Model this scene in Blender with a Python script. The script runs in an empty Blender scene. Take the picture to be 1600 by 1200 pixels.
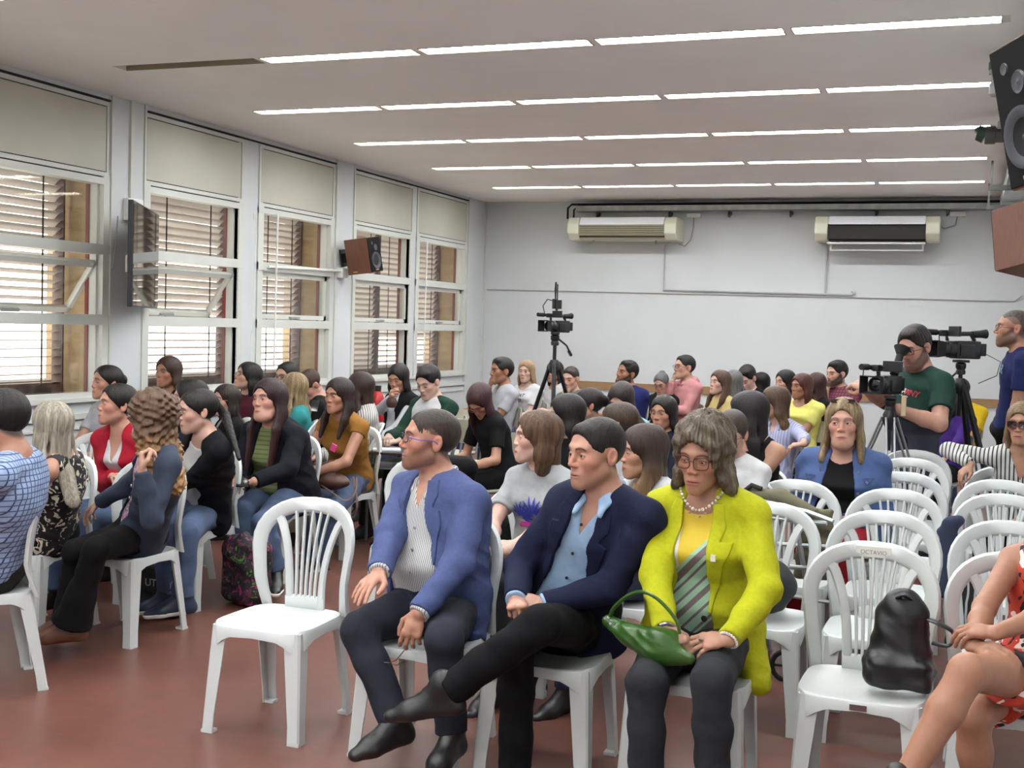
import bpy, bmesh, math, random
import numpy as np
from mathutils import Vector, Matrix
random.seed(7)
S = bpy.context.scene
COL = S.collection
# ------------------------------------------------------------------ camera
YAW, PITCH, ROLL, FPX, EYE = 0.355684, -0.047165, 0.028856, 1909.9, 1.65
def cam_axes():
    cy, sy, cp, sp = math.cos(YAW), math.sin(YAW), math.cos(PITCH), math.sin(PITCH)
    f = Vector((-sy*cp, cy*cp, sp)); r0 = Vector((cy, sy, 0)); u0 = r0.cross(f)
    c, s = math.cos(ROLL), math.sin(ROLL)
    return c*r0+s*u0, -s*r0+c*u0, f
CR, CU, CF = cam_axes()
cam = bpy.data.cameras.new('camera'); camo = bpy.data.objects.new('camera', cam); COL.objects.link(camo)
cam.sensor_width = 36; cam.lens = FPX/1600*36; cam.clip_start = .05; cam.clip_end = 200
camo.matrix_world = Matrix(((CR.x, CU.x, -CF.x, 0), (CR.y, CU.y, -CF.y, 0), (CR.z, CU.z, -CF.z, EYE), (0, 0, 0, 1)))
S.camera = camo
def at(px, py, Y):          # the point of the photographed ray that lies in the plane y = Y
    d = CR*((px-800)/FPX)+CU*((600-py)/FPX)+CF
    return d*(Y/d.y)+Vector((0, 0, EYE))
# ------------------------------------------------------------------ world and exposure
W = bpy.data.worlds.new('sky'); S.world = W; W.use_nodes = True
nt = W.node_tree; bg = nt.nodes['Background']
bg.inputs[0].default_value = (1.0, .98, .96, 1); bg.inputs[1].default_value = 5.5
sun = bpy.data.lights.new('sun', 'SUN'); suno = bpy.data.objects.new('sun', sun); COL.objects.link(suno)
sun.energy = 3.0; sun.angle = .01; sun.color = (1, .95, .88); suno.rotation_euler = (math.radians(20), math.radians(-48), 0)
S.view_settings.view_transform = 'Standard'; S.view_settings.look = 'None'
S.view_settings.exposure = 0.17; S.view_settings.gamma = 1; S.view_settings.use_curve_mapping = False
# ------------------------------------------------------------------ materials
def srgb(r, g, b):
    return tuple(((v/255)/12.92 if v/255 <= .04045 else ((v/255+.055)/1.055)**2.4) for v in (r, g, b))+(1,)
MATS = {}
def mat(name, col, rough=.5, metal=0, noise=0, nscale=8, bump=0, bscale=60, emit=0, spec=.5, sheen=0, alpha=1, trans=0, attr=False, coat=0, stretch=None):
    if name in MATS: return MATS[name]
    m = bpy.data.materials.new(name); m.use_nodes = True; MATS[name] = m
    n = m.node_tree.nodes; l = m.node_tree.links; p = n['Principled BSDF']
    c = srgb(*col) if len(col) == 3 else col
    p.inputs['Base Color'].default_value = c; p.inputs['Roughness'].default_value = rough
    p.inputs['Metallic'].default_value = metal; p.inputs['Specular IOR Level'].default_value = spec
    p.inputs['Transmission Weight'].default_value = trans; p.inputs['Coat Weight'].default_value = coat
    if sheen: p.inputs['Sheen Weight'].default_value = sheen
    if emit:
        p.inputs['Emission Color'].default_value = c; p.inputs['Emission Strength'].default_value = emit
    tc = n.new('ShaderNodeTexCoord'); src = tc.outputs['Object']
    if stretch:
        mp = n.new('ShaderNodeMapping'); mp.inputs['Scale'].default_value = stretch; l.new(src, mp.inputs[0]); src = mp.outputs[0]
    if attr:
        a = n.new('ShaderNodeAttribute'); a.attribute_name = 'Col'; base = a.outputs['Color']
    else: base = None
    if noise or attr:
        t = n.new('ShaderNodeTexNoise'); t.inputs['Scale'].default_value = nscale; t.inputs['Detail'].default_value = 5
        l.new(src, t.inputs['Vector'])
        mr = n.new('ShaderNodeMapRange'); mr.inputs[1].default_value = .3; mr.inputs[2].default_value = .7
        mr.inputs[3].default_value = 1-noise; mr.inputs[4].default_value = 1+noise
        l.new(t.outputs['Fac'], mr.inputs[0])
        mx = n.new('ShaderNodeVectorMath'); mx.operation = 'MULTIPLY'
        if base: l.new(base, mx.inputs[0])
        else: mx.inputs[0].default_value = c[:3]
        l.new(mr.outputs[0], mx.inputs[1]); l.new(mx.outputs[0], p.inputs['Base Color'])
    if bump:
        t = n.new('ShaderNodeTexNoise'); t.inputs['Scale'].default_value = bscale; t.inputs['Detail'].default_value = 4
        l.new(src, t.inputs['Vector'])
        b = n.new('ShaderNodeBump'); b.inputs['Strength'].default_value = bump; b.inputs['Distance'].default_value = .004
        l.new(t.outputs['Fac'], b.inputs['Height']); l.new(b.outputs[0], p.inputs['Normal'])
    return m
def nodes_of(m):
    return m.node_tree.nodes, m.node_tree.links, m.node_tree.nodes['Principled BSDF']
def stripes(name, base, line, axis, period, width, rough=.8, warp=0, cross=None, cline=None, bump=.2):
    """cloth with woven lines: axis 0/1/2 in the garment's own coordinates"""
    if name in MATS: return MATS[name]
    base = tuple(v*.88 for v in base); line = tuple(v*.88 for v in line)
    m = mat(name, base, rough, bump=bump, bscale=300); n, l, p = nodes_of(m)
    tc = n.new('ShaderNodeTexCoord'); vec = tc.outputs['Object']
    if warp:
        t = n.new('ShaderNodeTexNoise'); t.inputs['Scale'].default_value = 5; l.new(vec, t.inputs['Vector'])
        sc = n.new('ShaderNodeVectorMath'); sc.operation = 'SCALE'; sc.inputs[3].default_value = warp; l.new(t.outputs['Color'], sc.inputs[0])
        ad = n.new('ShaderNodeVectorMath'); l.new(vec, ad.inputs[0]); l.new(sc.outputs[0], ad.inputs[1]); vec = ad.outputs[0]
    sp = n.new('ShaderNodeSeparateXYZ'); l.new(vec, sp.inputs[0])
    def line_mask(ax, per, wid):
        a = n.new('ShaderNodeMath'); a.operation = 'DIVIDE'; a.inputs[1].default_value = per; l.new(sp.outputs[ax], a.inputs[0])
        f = n.new('ShaderNodeMath'); f.operation = 'FRACT'; l.new(a.outputs[0], f.inputs[0])
        g = n.new('ShaderNodeMath'); g.operation = 'LESS_THAN'; g.inputs[1].default_value = wid; l.new(f.outputs[0], g.inputs[0])
        return g.outputs[0]
    out = None
    for ax, per, wid, colr in ([(axis, period, width, line)]+([(cross[0], cross[1], cross[2], cline or line)] if cross else [])):
        mx = n.new('ShaderNodeMix'); mx.data_type = 'RGBA'
        l.new(line_mask(ax, per, wid), mx.inputs[0])
        if out is None: mx.inputs[6].default_value = srgb(*base)
        else: l.new(out, mx.inputs[6])
        mx.inputs[7].default_value = srgb(*colr); out = mx.outputs[2]
    l.new(out, p.inputs['Base Color'])
    return m
def blotch(name, cols, scale=9, rough=.7, thr=(.45, .55), dist=2.0, kind='noise'):
    """printed cloth: blobs of several colours"""
    if name in MATS: return MATS[name]
    m = mat(name, cols[0], rough); n, l, p = nodes_of(m)
    tc = n.new('ShaderNodeTexCoord'); out = None
    for i, c in enumerate(cols[1:]):
        mp = n.new('ShaderNodeMapping'); mp.inputs['Location'].default_value = (3.1*i, 1.7*i, 5.3*i); l.new(tc.outputs['Object'], mp.inputs[0])
        t = n.new('ShaderNodeTexNoise'); t.inputs['Scale'].default_value = scale*(1+.25*i); t.inputs['Detail'].default_value = 1; t.inputs['Distortion'].default_value = dist
        l.new(mp.outputs[0], t.inputs['Vector'])
        g = n.new('ShaderNodeMath'); g.operation = 'GREATER_THAN'; g.inputs[1].default_value = thr[i % len(thr)]; l.new(t.outputs['Fac'], g.inputs[0])
        mx = n.new('ShaderNodeMix'); mx.data_type = 'RGBA'; l.new(g.outputs[0], mx.inputs[0])
        if out is None: mx.inputs[6].default_value = srgb(*cols[0])
        else: l.new(out, mx.inputs[6])
        mx.inputs[7].default_value = srgb(*c); out = mx.outputs[2]
    l.new(out, p.inputs['Base Color'])
    return m
# ------------------------------------------------------------------ objects and mesh helpers
def tag(o, label=None, cat=None, group=None, kind=None):
    if label: o['label'] = label
    if cat: o['category'] = cat
    if group: o['group'] = group
    if kind: o['kind'] = kind
    return o
def empty(name, loc=(0, 0, 0), rz=0, label=None, cat=None, group=None):
    o = bpy.data.objects.new(name, None); COL.objects.link(o); o.location = loc; o.rotation_euler = (0, 0, rz)
    o.empty_display_size = .1
    return tag(o, label, cat, group)
class MB:
    """collects boxes, tubes and sweeps, builds ONE mesh object"""
    def __init__(s): s.v = []; s.f = []
    def add(s, vs, fs, M=None):
        k = len(s.v)
        s.v += [tuple(M @ Vector(v)) if M is not None else tuple(v) for v in vs]
        s.f += [tuple(i+k for i in f) for f in fs]; return s
    def box(s, x0, x1, y0, y1, z0, z1, M=None, bev=0):
        if x0 > x1: x0, x1 = x1, x0
        if y0 > y1: y0, y1 = y1, y0
        if z0 > z1: z0, z1 = z1, z0
        if bev:
            b = min(bev, (x1-x0)/2.01, (y1-y0)/2.01, (z1-z0)/2.01)
            bm = bmesh.new(); r = bmesh.ops.create_cube(bm, size=1)
            for v in bm.verts: v.co = ((x0+x1)/2+v.co.x*(x1-x0), (y0+y1)/2+v.co.y*(y1-y0), (z0+z1)/2+v.co.z*(z1-z0))
            bmesh.ops.bevel(bm, geom=bm.edges[:], offset=b, segments=2, affect='EDGES', profile=.6)
            bm.verts.index_update(); vs = [v.co.copy() for v in bm.verts]; fs = [[v.index for v in f.verts] for f in bm.faces]; bm.free()
            return s.add(vs, fs, M)
        vs = [(x0, y0, z0), (x1, y0, z0), (x1, y1, z0), (x0, y1, z0), (x0, y0, z1), (x1, y0, z1), (x1, y1, z1), (x0, y1, z1)]
        return s.add(vs, [(0, 3, 2, 1), (4, 5, 6, 7), (0, 1, 5, 4), (1, 2, 6, 5), (2, 3, 7, 6), (3, 0, 4, 7)], M)
    def tube(s, pts, r, n=8, M=None, closed=False, flat=1.0, cap=True):
        pts = [Vector(p) for p in pts]; N = len(pts); rs = r if isinstance(r, (list, tuple)) else [r]*N
        vs = []; up = None
        for i, p in enumerate(pts):
            if closed: t = pts[(i+1) % N]-pts[i-1]
            else: t = pts[min(i+1, N-1)]-pts[max(i-1, 0)]
            t.normalize()
            if up is None: up = Vector((0, 0, 1)) if abs(t.z) < .9 else Vector((0, 1, 0))
            a = t.cross(up)
            if a.length < 1e-4: a = t.cross(Vector((1, 0, 0)))
            a.normalize(); up = a.cross(t).normalized()
            for k in range(n):
                th = 2*math.pi*k/n; vs.append(p+a*math.cos(th)*rs[i]+up*math.sin(th)*rs[i]*flat)
        fs = []
        for i in range(N if closed else N-1):
            j = (i+1) % N
            for k in range(n): fs.append((i*n+k, i*n+(k+1) % n, j*n+(k+1) % n, j*n+k))
        if not closed and cap: fs += [tuple(range(n-1, -1, -1)), tuple((N-1)*n+k for k in range(n))]
        return s.add(vs, fs, M)
    def lathe(s, prof, n=20, M=None):
        vs = []; fs = []
        for r, z in prof:
            for k in range(n): a = 2*math.pi*k/n; vs.append((r*math.cos(a), r*math.sin(a), z))
        for i in range(len(prof)-1):
            for k in range(n): fs.append((i*n+k, i*n+(k+1) % n, (i+1)*n+(k+1) % n, (i+1)*n+k))
        fs += [tuple(range(n-1, -1, -1)), tuple((len(prof)-1)*n+k for k in range(n))]
        return s.add(vs, fs, M)
    def prism(s, poly, d0, d1, M=None):      # polygon in x,z extruded along y
        n = len(poly); vs = [(x, d0, z) for x, z in poly]+[(x, d1, z) for x, z in poly]
        fs = [tuple(range(n)), tuple(range(2*n-1, n-1, -1))]+[(i, i+n, (i+1) % n+n, (i+1) % n) for i in range(n)]
        return s.add(vs, fs, M)
    def build(s, name, m, parent=None, smooth=False, label=None, loc=None, rot=None):
        me = bpy.data.meshes.new(name); me.from_pydata(s.v, [], s.f); me.validate(); me.update()
        bm = bmesh.new(); bm.from_mesh(me); bmesh.ops.recalc_face_normals(bm, faces=bm.faces[:]); bm.to_mesh(me); bm.free()
        if smooth:
            me.polygons.foreach_set('use_smooth', [True]*len(me.polygons))
            me.set_sharp_from_angle(angle=math.radians(smooth if smooth is not True else 40))
        for mm in (m if isinstance(m, (list, tuple)) else [m]): me.materials.append(mm)
        o = bpy.data.objects.new(name, me); COL.objects.link(o)
        if parent is not None: o.parent = parent
        if loc is not None: o.location = loc
        if rot is not None: o.rotation_euler = rot
        if label: o['label'] = label
        return o
def copy_tree(o, parent=None):
    c = o.copy(); COL.objects.link(c)
    if parent is not None: c.parent = parent
    for ch in list(o.children): copy_tree(ch, c)
    return c
def T(loc=(0, 0, 0), rz=0, rx=0, ry=0):
    return Matrix.Translation(loc) @ Matrix.Rotation(rz, 4, 'Z') @ Matrix.Rotation(ry, 4, 'Y') @ Matrix.Rotation(rx, 4, 'X')
def text_obj(txt, size, m, parent, loc, rot, name='lettering', depth=.0006, bold=False):
    cu = bpy.data.curves.new(name, 'FONT'); cu.body = txt; cu.size = size; cu.align_x = 'CENTER'; cu.align_y = 'CENTER'; cu.extrude = depth
    if bold: cu.offset = size*.02
    ob = bpy.data.objects.new(name, cu); COL.objects.link(ob)
    bpy.context.view_layer.update()
    me = bpy.data.meshes.new_from_object(ob); bpy.data.objects.remove(ob); me.materials.clear(); me.materials.append(m)
    o = bpy.data.objects.new(name, me); COL.objects.link(o); o.parent = parent; o.location = loc; o.rotation_euler = rot
    return o
# ------------------------------------------------------------------ the room
X0, X1, YB, YF, ZC = -6.125, 0.70, 15.303, -4.0, 3.30
M_wall = mat('wall_paint', (200, 203, 205), .55, noise=.03, nscale=1.5, bump=.08, bscale=90)
M_frame = mat('window_paint', (200, 202, 196), .45, noise=.03, nscale=4)
M_panel = mat('panel_paint', (184, 182, 170), .5, noise=.04, nscale=2.5)
M_ceil = mat('ceiling_paint', (238, 236, 232), .8, noise=.03, nscale=1.2, bump=.15, bscale=120)
M_dark = mat('dark_gap', (40, 38, 34), .8)
M_grey = mat('grey_plastic', (150, 150, 150), .5)
M_steel = mat('galvanised_steel', (168, 172, 172), .42, metal=.7, noise=.18, nscale=9)
M_black = mat('black_plastic', (20, 20, 22), .4)
M_blackmat = mat('black_rubber', (16, 16, 17), .75)
M_white = mat('white_plastic', (226, 228, 224), .4)
M_cream = mat('cream_plastic', (214, 214, 192), .45)
M_rail = mat('wooden_rail', (150, 118, 82), .5, noise=.15, nscale=12, stretch=(1, 12, 12))
def struct(name, mb, m, parent=None, **k):
    o = mb.build(name, m, parent, **k)
    if parent is None: o['kind'] = 'structure'
    return o
# floor: dull red-brown sheet with worn streaks
M_floor = mat('floor_sheet', (112, 62, 50), .33, bump=.05, bscale=40)
n, l, p = nodes_of(M_floor)
tc = n.new('ShaderNodeTexCoord'); t1 = n.new('ShaderNodeTexNoise'); t1.inputs['Scale'].default_value = .9; t1.inputs['Detail'].default_value = 6
t2 = n.new('ShaderNodeTexNoise'); t2.inputs['Scale'].default_value = 14; t2.inputs['Detail'].default_value = 6
l.new(tc.outputs['Object'], t1.inputs['Vector']); l.new(tc.outputs['Object'], t2.inputs['Vector'])
r1 = n.new('ShaderNodeValToRGB'); r1.color_ramp.elements[0].position = .35; r1.color_ramp.elements[0].color = srgb(100, 63, 53)
r1.color_ramp.elements[1].position = .7; r1.color_ramp.elements[1].color = srgb(130, 84, 71); l.new(t1.outputs['Fac'], r1.inputs[0])
mx = n.new('ShaderNodeMix'); mx.data_type = 'RGBA'; mx.blend_type = 'MULTIPLY'; mx.inputs[0].default_value = .35
l.new(r1.outputs[0], mx.inputs[6]); l.new(t2.outputs['Fac'], mx.inputs[7]); l.new(mx.outputs[2], p.inputs['Base Color'])
mr = n.new('ShaderNodeMapRange'); mr.inputs[3].default_value = .24; mr.inputs[4].default_value = .5; l.new(t1.outputs['Fac'], mr.inputs[0]); l.new(mr.outputs[0], p.inputs['Roughness'])
struct('floor', MB().box(X0-.1, X1+.1, YF-.1, YB+.1, -.12, 0), M_floor)
# back wall with the drawn joint line at 2.12
b = MB().box(X0-.1, X1+.1, YB, YB+.12, 0, ZC)
wb = struct('wall_back', b, M_wall)
struct('trim_1', MB().box(-4.9, X1, YB-.018, YB, .86, .96).box(-4.9, X1, YB-.02, YB-.004, .955, .962), M_rail)
struct('wall_right', MB().box(X1, X1+.12, YF, YB, 0, ZC), M_wall)
struct('wall_front', MB().box(X0-.1, X1+.1, YF-.12, YF, 0, ZC), M_wall)
# ---- left wall: piers, parapet, head, mullions (openings left free)
PIERS = [(YF, 4.57), (7.63, 8.075), (11.142, 11.572), (14.68, YB)]
GL = [(4.66, 5.93), (6.30, 7.57), (8.13, 9.39), (9.80, 11.065), (11.62, 12.955), (13.22, 14.60)]
b = MB()
for a, c in PIERS: b.box(X0-.14, X0, a, c, 0, ZC)
b.box(X0-.14, X0-.005, 4.57, 14.68, 0, .86)
b.box(X0-.14, X0-.02, 4.57, 14.68, .86, 1.01)
b.box(X0-.14, X0-.004, 4.57, 14.68, 3.262, ZC)
for i, c in ((5.93, 6.30), (9.39, 9.80), (12.955, 13.22)): b.box(X0-.14, X0-.012, i, c, 1.01, 3.262)
wl = struct('wall_left', b, M_wall)
b = MB()
for a, c in ((4.57, 7.63), (8.075, 11.142), (11.572, 14.68)): b.box(X0-.02, X0+.028, a, c, 1.0, 1.03).box(X0-.02, X0+.018, a, c, .875, .915).box(X0-.02, X0+.012, a, c, .80, .815)
struct('trim_2', b, M_frame)
# dark seam between ceiling and window heads
b = MB()
for a, c in ((4.57, 7.63), (8.075, 11.142), (11.572, 14.68)): b.box(X0-.01, X0+.012, a, c, 3.25, 3.262)
struct('trim_3', b, M_dark)
b = MB()      # vertical cover strips on piers and in the corner
for y in (7.655, 8.05, 11.165, 11.55, 14.70, 15.27): b.box(X0, X0+.012, y-.012, y+.012, .0, ZC)
b.box(X0, X0+.02, 7.86, 7.90, 2.55, ZC)
struct('trim_4', b, M_frame)
M_glass = bpy.data.materials.new('window_glass'); M_glass.use_nodes = True
n, l = M_glass.node_tree.nodes, M_glass.node_tree.links; n.remove(n['Principled BSDF'])
tr = n.new('ShaderNodeBsdfTransparent'); tr.inputs[0].default_value = (.90, .90, .88, 1); gg = n.new('ShaderNodeBsdfGlossy'); gg.inputs['Roughness'].default_value = .03
fr = n.new('ShaderNodeFresnel'); fr.inputs[0].default_value = 1.45; ms = n.new('ShaderNodeMixShader')
ms.inputs[0].default_value = .09; l.new(tr.outputs[0], ms.inputs[1]); l.new(gg.outputs[0], ms.inputs[2]); l.new(ms.outputs[0], n['Material Output'].inputs[0])
def sash(b, y0, y1, z0, z1, w=.045, d0=-.075, d1=-.03, M=None):
    b.box(X0+d0, X0+d1, y0, y0+w, z0, z1, M).box(X0+d0, X0+d1, y1-w, y1, z0, z1, M).box(X0+d0, X0+d1, y0, y1, z0, z0+w, M).box(X0+d0, X0+d1, y0, y1, z1-w, z1, M)
M_maroon = mat('maroon_paint', (120, 52, 50), .6)
for i, (a, c) in enumerate(GL):
    b = MB(); e0, e1 = a-.09, c+.07
    # rails
    b.box(X0-.09, X0-.005, e0, e1, 1.03, 1.065).box(X0-.09, X0+.006, e0, e1, 1.57, 1.648).box(X0-.09, X0+.010, e0, e1, 2.10, 2.175).box(X0-.09, X0+.004, e0, e1, 2.625, 2.675)
    # jambs
    b.box(X0-.09, X0+.002, e0, a, 1.03, 2.7).box(X0-.09, X0+.002, c, e1, 1.03, 2.7)
    b.box(X0-.11, X0-.045, a, a+.02, 1.06, 2.63).box(X0-.11, X0-.045, c-.02, c, 1.06, 2.63)
    wn = struct('window_%d' % (i+1), b, M_frame)
    # painted blind panel over the window with a dark seam round it
    q = MB().box(X0-.06, X0-.014, e0+.005, e1-.005, 2.68, 3.25); q.build('seam', M_dark, wn)
    q = MB().box(X0-.05, X0-.004, e0+.045, e1-.045, 2.725, 3.205); q.build('upper_panel', M_panel, wn)
    q = MB().box(X0-.05, X0, e0+.005, e0+.037, 2.685, 3.245).box(X0-.05, X0, e1-.037, e1-.005, 2.685, 3.245).box(X0-.05, X0, e0+.037, e1-.037, 2.685, 2.717).box(X0-.05, X0, e0+.037, e1-.037, 3.213, 3.245)
    q.build('panel_frame', M_frame, wn)
    MB().box(X0-.112, X0-.10, a, c, 2.175, 2.63).build('pane', M_glass, wn)
    MB().box(X0-.112, X0-.10, a, c, 1.06, 1.575).build('pane', M_glass, wn)
    q = MB(); opened = i in (1, 2)
    if opened:      # hopper swung outwards at the foot
        ang = math.radians(35); piv = Vector((X0-.05, 0, 2.09)); Mh = Matrix.Translation(piv-Vector((0, 0, .05))) @ Matrix.Rotation(ang, 4, 'Y') @ Matrix.Diagonal((1, 1, 1.05, 1)) @ Matrix.Translation(-piv)
    else: Mh = Matrix.Identity(4)
    sash(q, a+.005, c-.005, 1.655, 2.095, .042, -.075, -.035, Mh)
    sh = q.build('sash', M_frame, wn)
    MB().box(X0-.06, X0-.052, a+.04, c-.04, 1.69, 2.06, Mh).build('pane', M_glass, sh)
    MB().box(X0-.035, X0-.015, (a+c)/2-.1, (a+c)/2+.08, 1.662, 1.68, Mh).build('sash_handle', M_steel, sh)
    MB().box(X0-.14, X0-.11, c-.028, c-.012, 1.06, 2.63).build('outer_jamb', M_maroon, wn)
# vertical rods and loops beside the openings
for y, z0 in ((9.94, 1.2), (13.30, 1.2)):
    o = MB().tube([(X0+.05, y, z0), (X0+.05, y+.02, 2.62)], .009, 8).tube([(X0-.02, y+.02, 2.62), (X0+.05, y+.02, 2.62)], .007, 6).build('window_pole', M_white, smooth=True)
    tag(o, 'thin white rod hanging from the '+('nearer' if y < 12 else 'farther')+' window head beside the glass', 'rod')
for y in (9.60, 13.09):
    o = MB().tube([(X0+.02, y, 2.55), (X0+.03, y-.02, 2.60), (X0+.03, y+.02, 2.60), (X0+.02, y+.02, 1.9), (X0+.02, y, 1.75), (X0+.02, y+.03, 1.6), (X0+.02, y-.01, 1.5), (X0+.02, y, 1.2)], .004, 6).build('pull_cord', M_white, smooth=True)
    tag(o, 'white pull cord with a loop on the mullion '+('nearer the camera' if y < 12 else 'near the back corner'), 'cord')
# ---- outside: fins, parapet, blinds, ground
M_fin = mat('tan_render', (172, 148, 112), .8, noise=.18, nscale=5, bump=.3, bscale=25, stretch=(1, 1, 3))
b = MB()
for y in (4.60, 7.66, 11.17, 14.71): b.box(X0-.60, X0-.14, y, y+.30, .3, 3.2)
struct('trim_5', b, M_fin)
M_par = mat('outer_ledge', (92, 84, 80), .8, noise=.3, nscale=6)
struct('trim_6', MB().box(X0-.75, X0-.50, 3.5, YB+.5, .3, 1.13).box(X0-.9, X0-.14, 3.5, YB+.5, 3.0, 3.35), M_par)
g = MB().box(-40, X0-.8, -10, 40, -.6, -.5); struct('trim_7', g, mat('outside_paving', (205, 200, 190), .9, noise=.08, nscale=1))
M_slat = mat('slat_paint', (228, 224, 218), .5, noise=.06, nscale=3)
n, l, p = nodes_of(M_slat); tl_ = n.new('ShaderNodeBsdfTranslucent'); tl_.inputs[0].default_value = srgb(192, 186, 182); ms = n.new('ShaderNodeMixShader'); ms.inputs[0].default_value = .6
l.new(p.outputs[0], ms.inputs[1]); l.new(tl_.outputs[0], ms.inputs[2]); l.new(ms.outputs[0], n['Material Output'].inputs[0])
M_post = mat('blind_post', (92, 74, 70), .6)
XS = X0-.44
BL = [(3.9, 5.90, 'o'), (5.99, 7.60, 'o'), (7.97, 9.79, 'm'), (9.87, 11.15, 'm'), (11.48, 12.93, 'c'), (13.01, 14.69, 'c')]
# blinds sit between posts; their far end meets the fin
for i, (a, c, k) in enumerate(BL):
    root = empty('venetian_blind', (XS, a, 0), 0, 'grey-brown outdoor slatted blind seen through the '+('window out of the left edge', 'leftmost window in the picture', 'window behind the wall screen', 'window between screen and wall loudspeaker', 'window behind the wall loudspeaker', 'window nearest the back wall')[i], 'blind')
    q = MB(); z = 1.12
    while z < 2.98:
        tilt = {'o': 6 if z < 1.62 else (20 if z < 2.1 else 36), 'm': 14 if z < 1.60 else 40, 'c': 20 if (z < 1.45 and i == 5) else 48}[k]
        if i == 4: tilt = 58
        tl = math.radians(tilt+random.uniform(-2, 2)); hw = .043
        M = T((0, 0, z), 0, 0, -tl)
        cs = [(-hw, 0), (-hw*.5, .005), (0, .0075), (hw*.5, .005), (hw, 0), (hw*.5, .002), (0, .0045), (-hw*.5, .002)]
        dz = random.uniform(-.003, .003)
        vs = [tuple(M @ Vector((x, 0, zz))) for x, zz in cs]; m8 = len(vs)
        q.add([(x, 0, zz) for x, _, zz in vs]+[(x, c-a, zz+dz) for x, _, zz in vs], [(j, (j+1) % m8, (j+1) % m8+m8, j+m8) for j in range(m8)]+[tuple(range(m8)), tuple(range(2*m8-1, m8-1, -1))])
        z += .064
    q.build('slats', M_slat, root)
    q = MB()
    for f in (.12, .5, .86): q.box(.04, .046, (c-a)*f, (c-a)*f+.012, 1.1, 2.98)
    q.build('ladder_tape', M_dark, root)
    MB().box(-.05, .05, c-a-.005, c-a+(.05 if i in (2, 4) else .012), .95, 3.0).build('post', M_post, root)
    MB().box(-.04, .04, 0, c-a, 2.97, 3.02).box(-.03, .03, 0, c-a, 1.085, 1.105).build('rail', M_post, root)
# ---- ceiling with recessed fluorescent channels
M_tube = mat('diffuser_glow', (250, 254, 255), .5, emit=42.0)
M_chan = mat('channel_paint', (150, 138, 116), .6, noise=.1, nscale=6)
ROWS = [6.83, 8.53, 10.22, 11.98, 13.74, 5.12, 3.40, 1.68, -.04, -1.76, -3.3]
SX = [-5.41+1.105*k for k in range(6)]
b = MB(); hw = .075
ys = sorted(ROWS); edges = [YF]
for y in ys: edges += [y-hw, y+hw]
edges.append(YB)
for k in range(0, len(edges), 2): b.box(X0-.1, X1+.1, edges[k], edges[k+1], ZC, ZC+.05)
for y in ys:
    b.box(X0-.1, SX[0], y-hw, y+hw, ZC, ZC+.05); b.box(SX[-1]+.02, X1+.1, y-hw, y+hw, ZC, ZC+.05)
    for k in range(1, 5): b.box(SX[k]-.02, SX[k]+.02, y-hw, y+hw, ZC, ZC+.05)
b.box(X0-.2, X1+.2, YF-.1, YB+.1, ZC+.10, ZC+.16)
struct('ceiling', b, M_ceil)
rn = {6.83: 'second row from the camera', 8.53: 'third row from the camera', 10.22: 'middle row', 11.98: 'last row but one', 13.74: 'row nearest the back wall', 5.12: 'row at the top edge'}
pn = ['leftmost', 'second', 'third', 'fourth', 'rightmost']
for y in ys:
    for k in range(5):
        a, c = SX[k]+(.02 if k else 0), SX[k+1]-.02
        if y == 6.83 and k == 0:
            o = MB().box(a, c, y-hw, y-hw+.004, ZC-.001, ZC+.09).box(a, c, y+hw-.004, y+hw, ZC-.001, ZC+.09).box(a, c, y-hw, y+hw, ZC+.08, ZC+.09).box(a+.06, a+.09, y-.02, y+.02, ZC+.03, ZC+.08).build('lamp_channel', M_chan)
            tag(o, 'empty tan ceiling slot with no tube, left end of the second lamp row', 'ceiling light'); continue
        vis = y in rn
        r = empty('ceiling_light', ((a+c)/2, y, ZC), 0, 'glowing ceiling strip, %s of five in the %s' % (pn[k], rn[y]) if vis else 'ceiling strip overhead, %s of five in the %s' % (pn[k], {3.40: 'row over the front chairs', 1.68: 'row just before the camera', -.04: 'row over the camera', -1.76: 'row behind the camera', -3.3: 'row by the front wall'}[y]), 'ceiling light', 'fluorescent strips in the ceiling')
        w = (c-a)/2
        MB().box(-w, w, -hw, -hw+.006, -.003, .09).box(-w, w, hw-.006, hw, -.003, .09).box(-w, -w+.006, -hw, hw, -.003, .09).box(w-.006, w, -hw, hw, -.003, .09).build('housing', M_chan, r)
        MB().box(-w+.008, w-.008, -hw+.008, hw-.008, .012, .02).build('diffuser', M_tube, r)
# ---- services on the back wall
o = MB().tube([(X0+.05, YB-.012, 2.135), (-3.65, YB-.012, 2.125), (-1.3, YB-.012, 2.115), (.48, YB-.012, 2.105), (.56, YB-.03, 2.17)], .007, 6).build('wall_cable', mat('cable_grey', (165, 165, 160), .6), smooth=True)
tag(o, 'thin pale cable running the length of the white back wall', 'cable')
o = MB().tube([(-3.64, YB-.03, 2.74), (-3.66, YB-.02, 2.68), (-3.66, YB-.02, 2.17), (-1.36, YB-.02, 2.145), (-1.34, YB-.03, 2.145), (-1.31, YB-.03, 2.165), (-1.34, YB-.03, 2.19)], .013, 8).build('drain_pipe', mat('pipe_grey', (176, 176, 178), .5), smooth=True)
tag(o, 'pale drain pipe dropping from the left air conditioner and running right along the wall', 'pipe')
o = MB().tube([(-1.66, YB-.03, 2.77), (-1.65, YB-.02, 2.70), (-1.65, YB-.02, 2.16)], .012, 8).build('drain_pipe', MATS['pipe_grey'], smooth=True)
tag(o, 'short vertical drain pipe under the right air conditioner', 'pipe')
o = MB().box(-.68, -.52, YB-.006, YB, 2.02, 2.14, bev=.004).build('cover_plate', M_wall); tag(o, 'faint square cover plate painted white on the back wall', 'plate')
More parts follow.
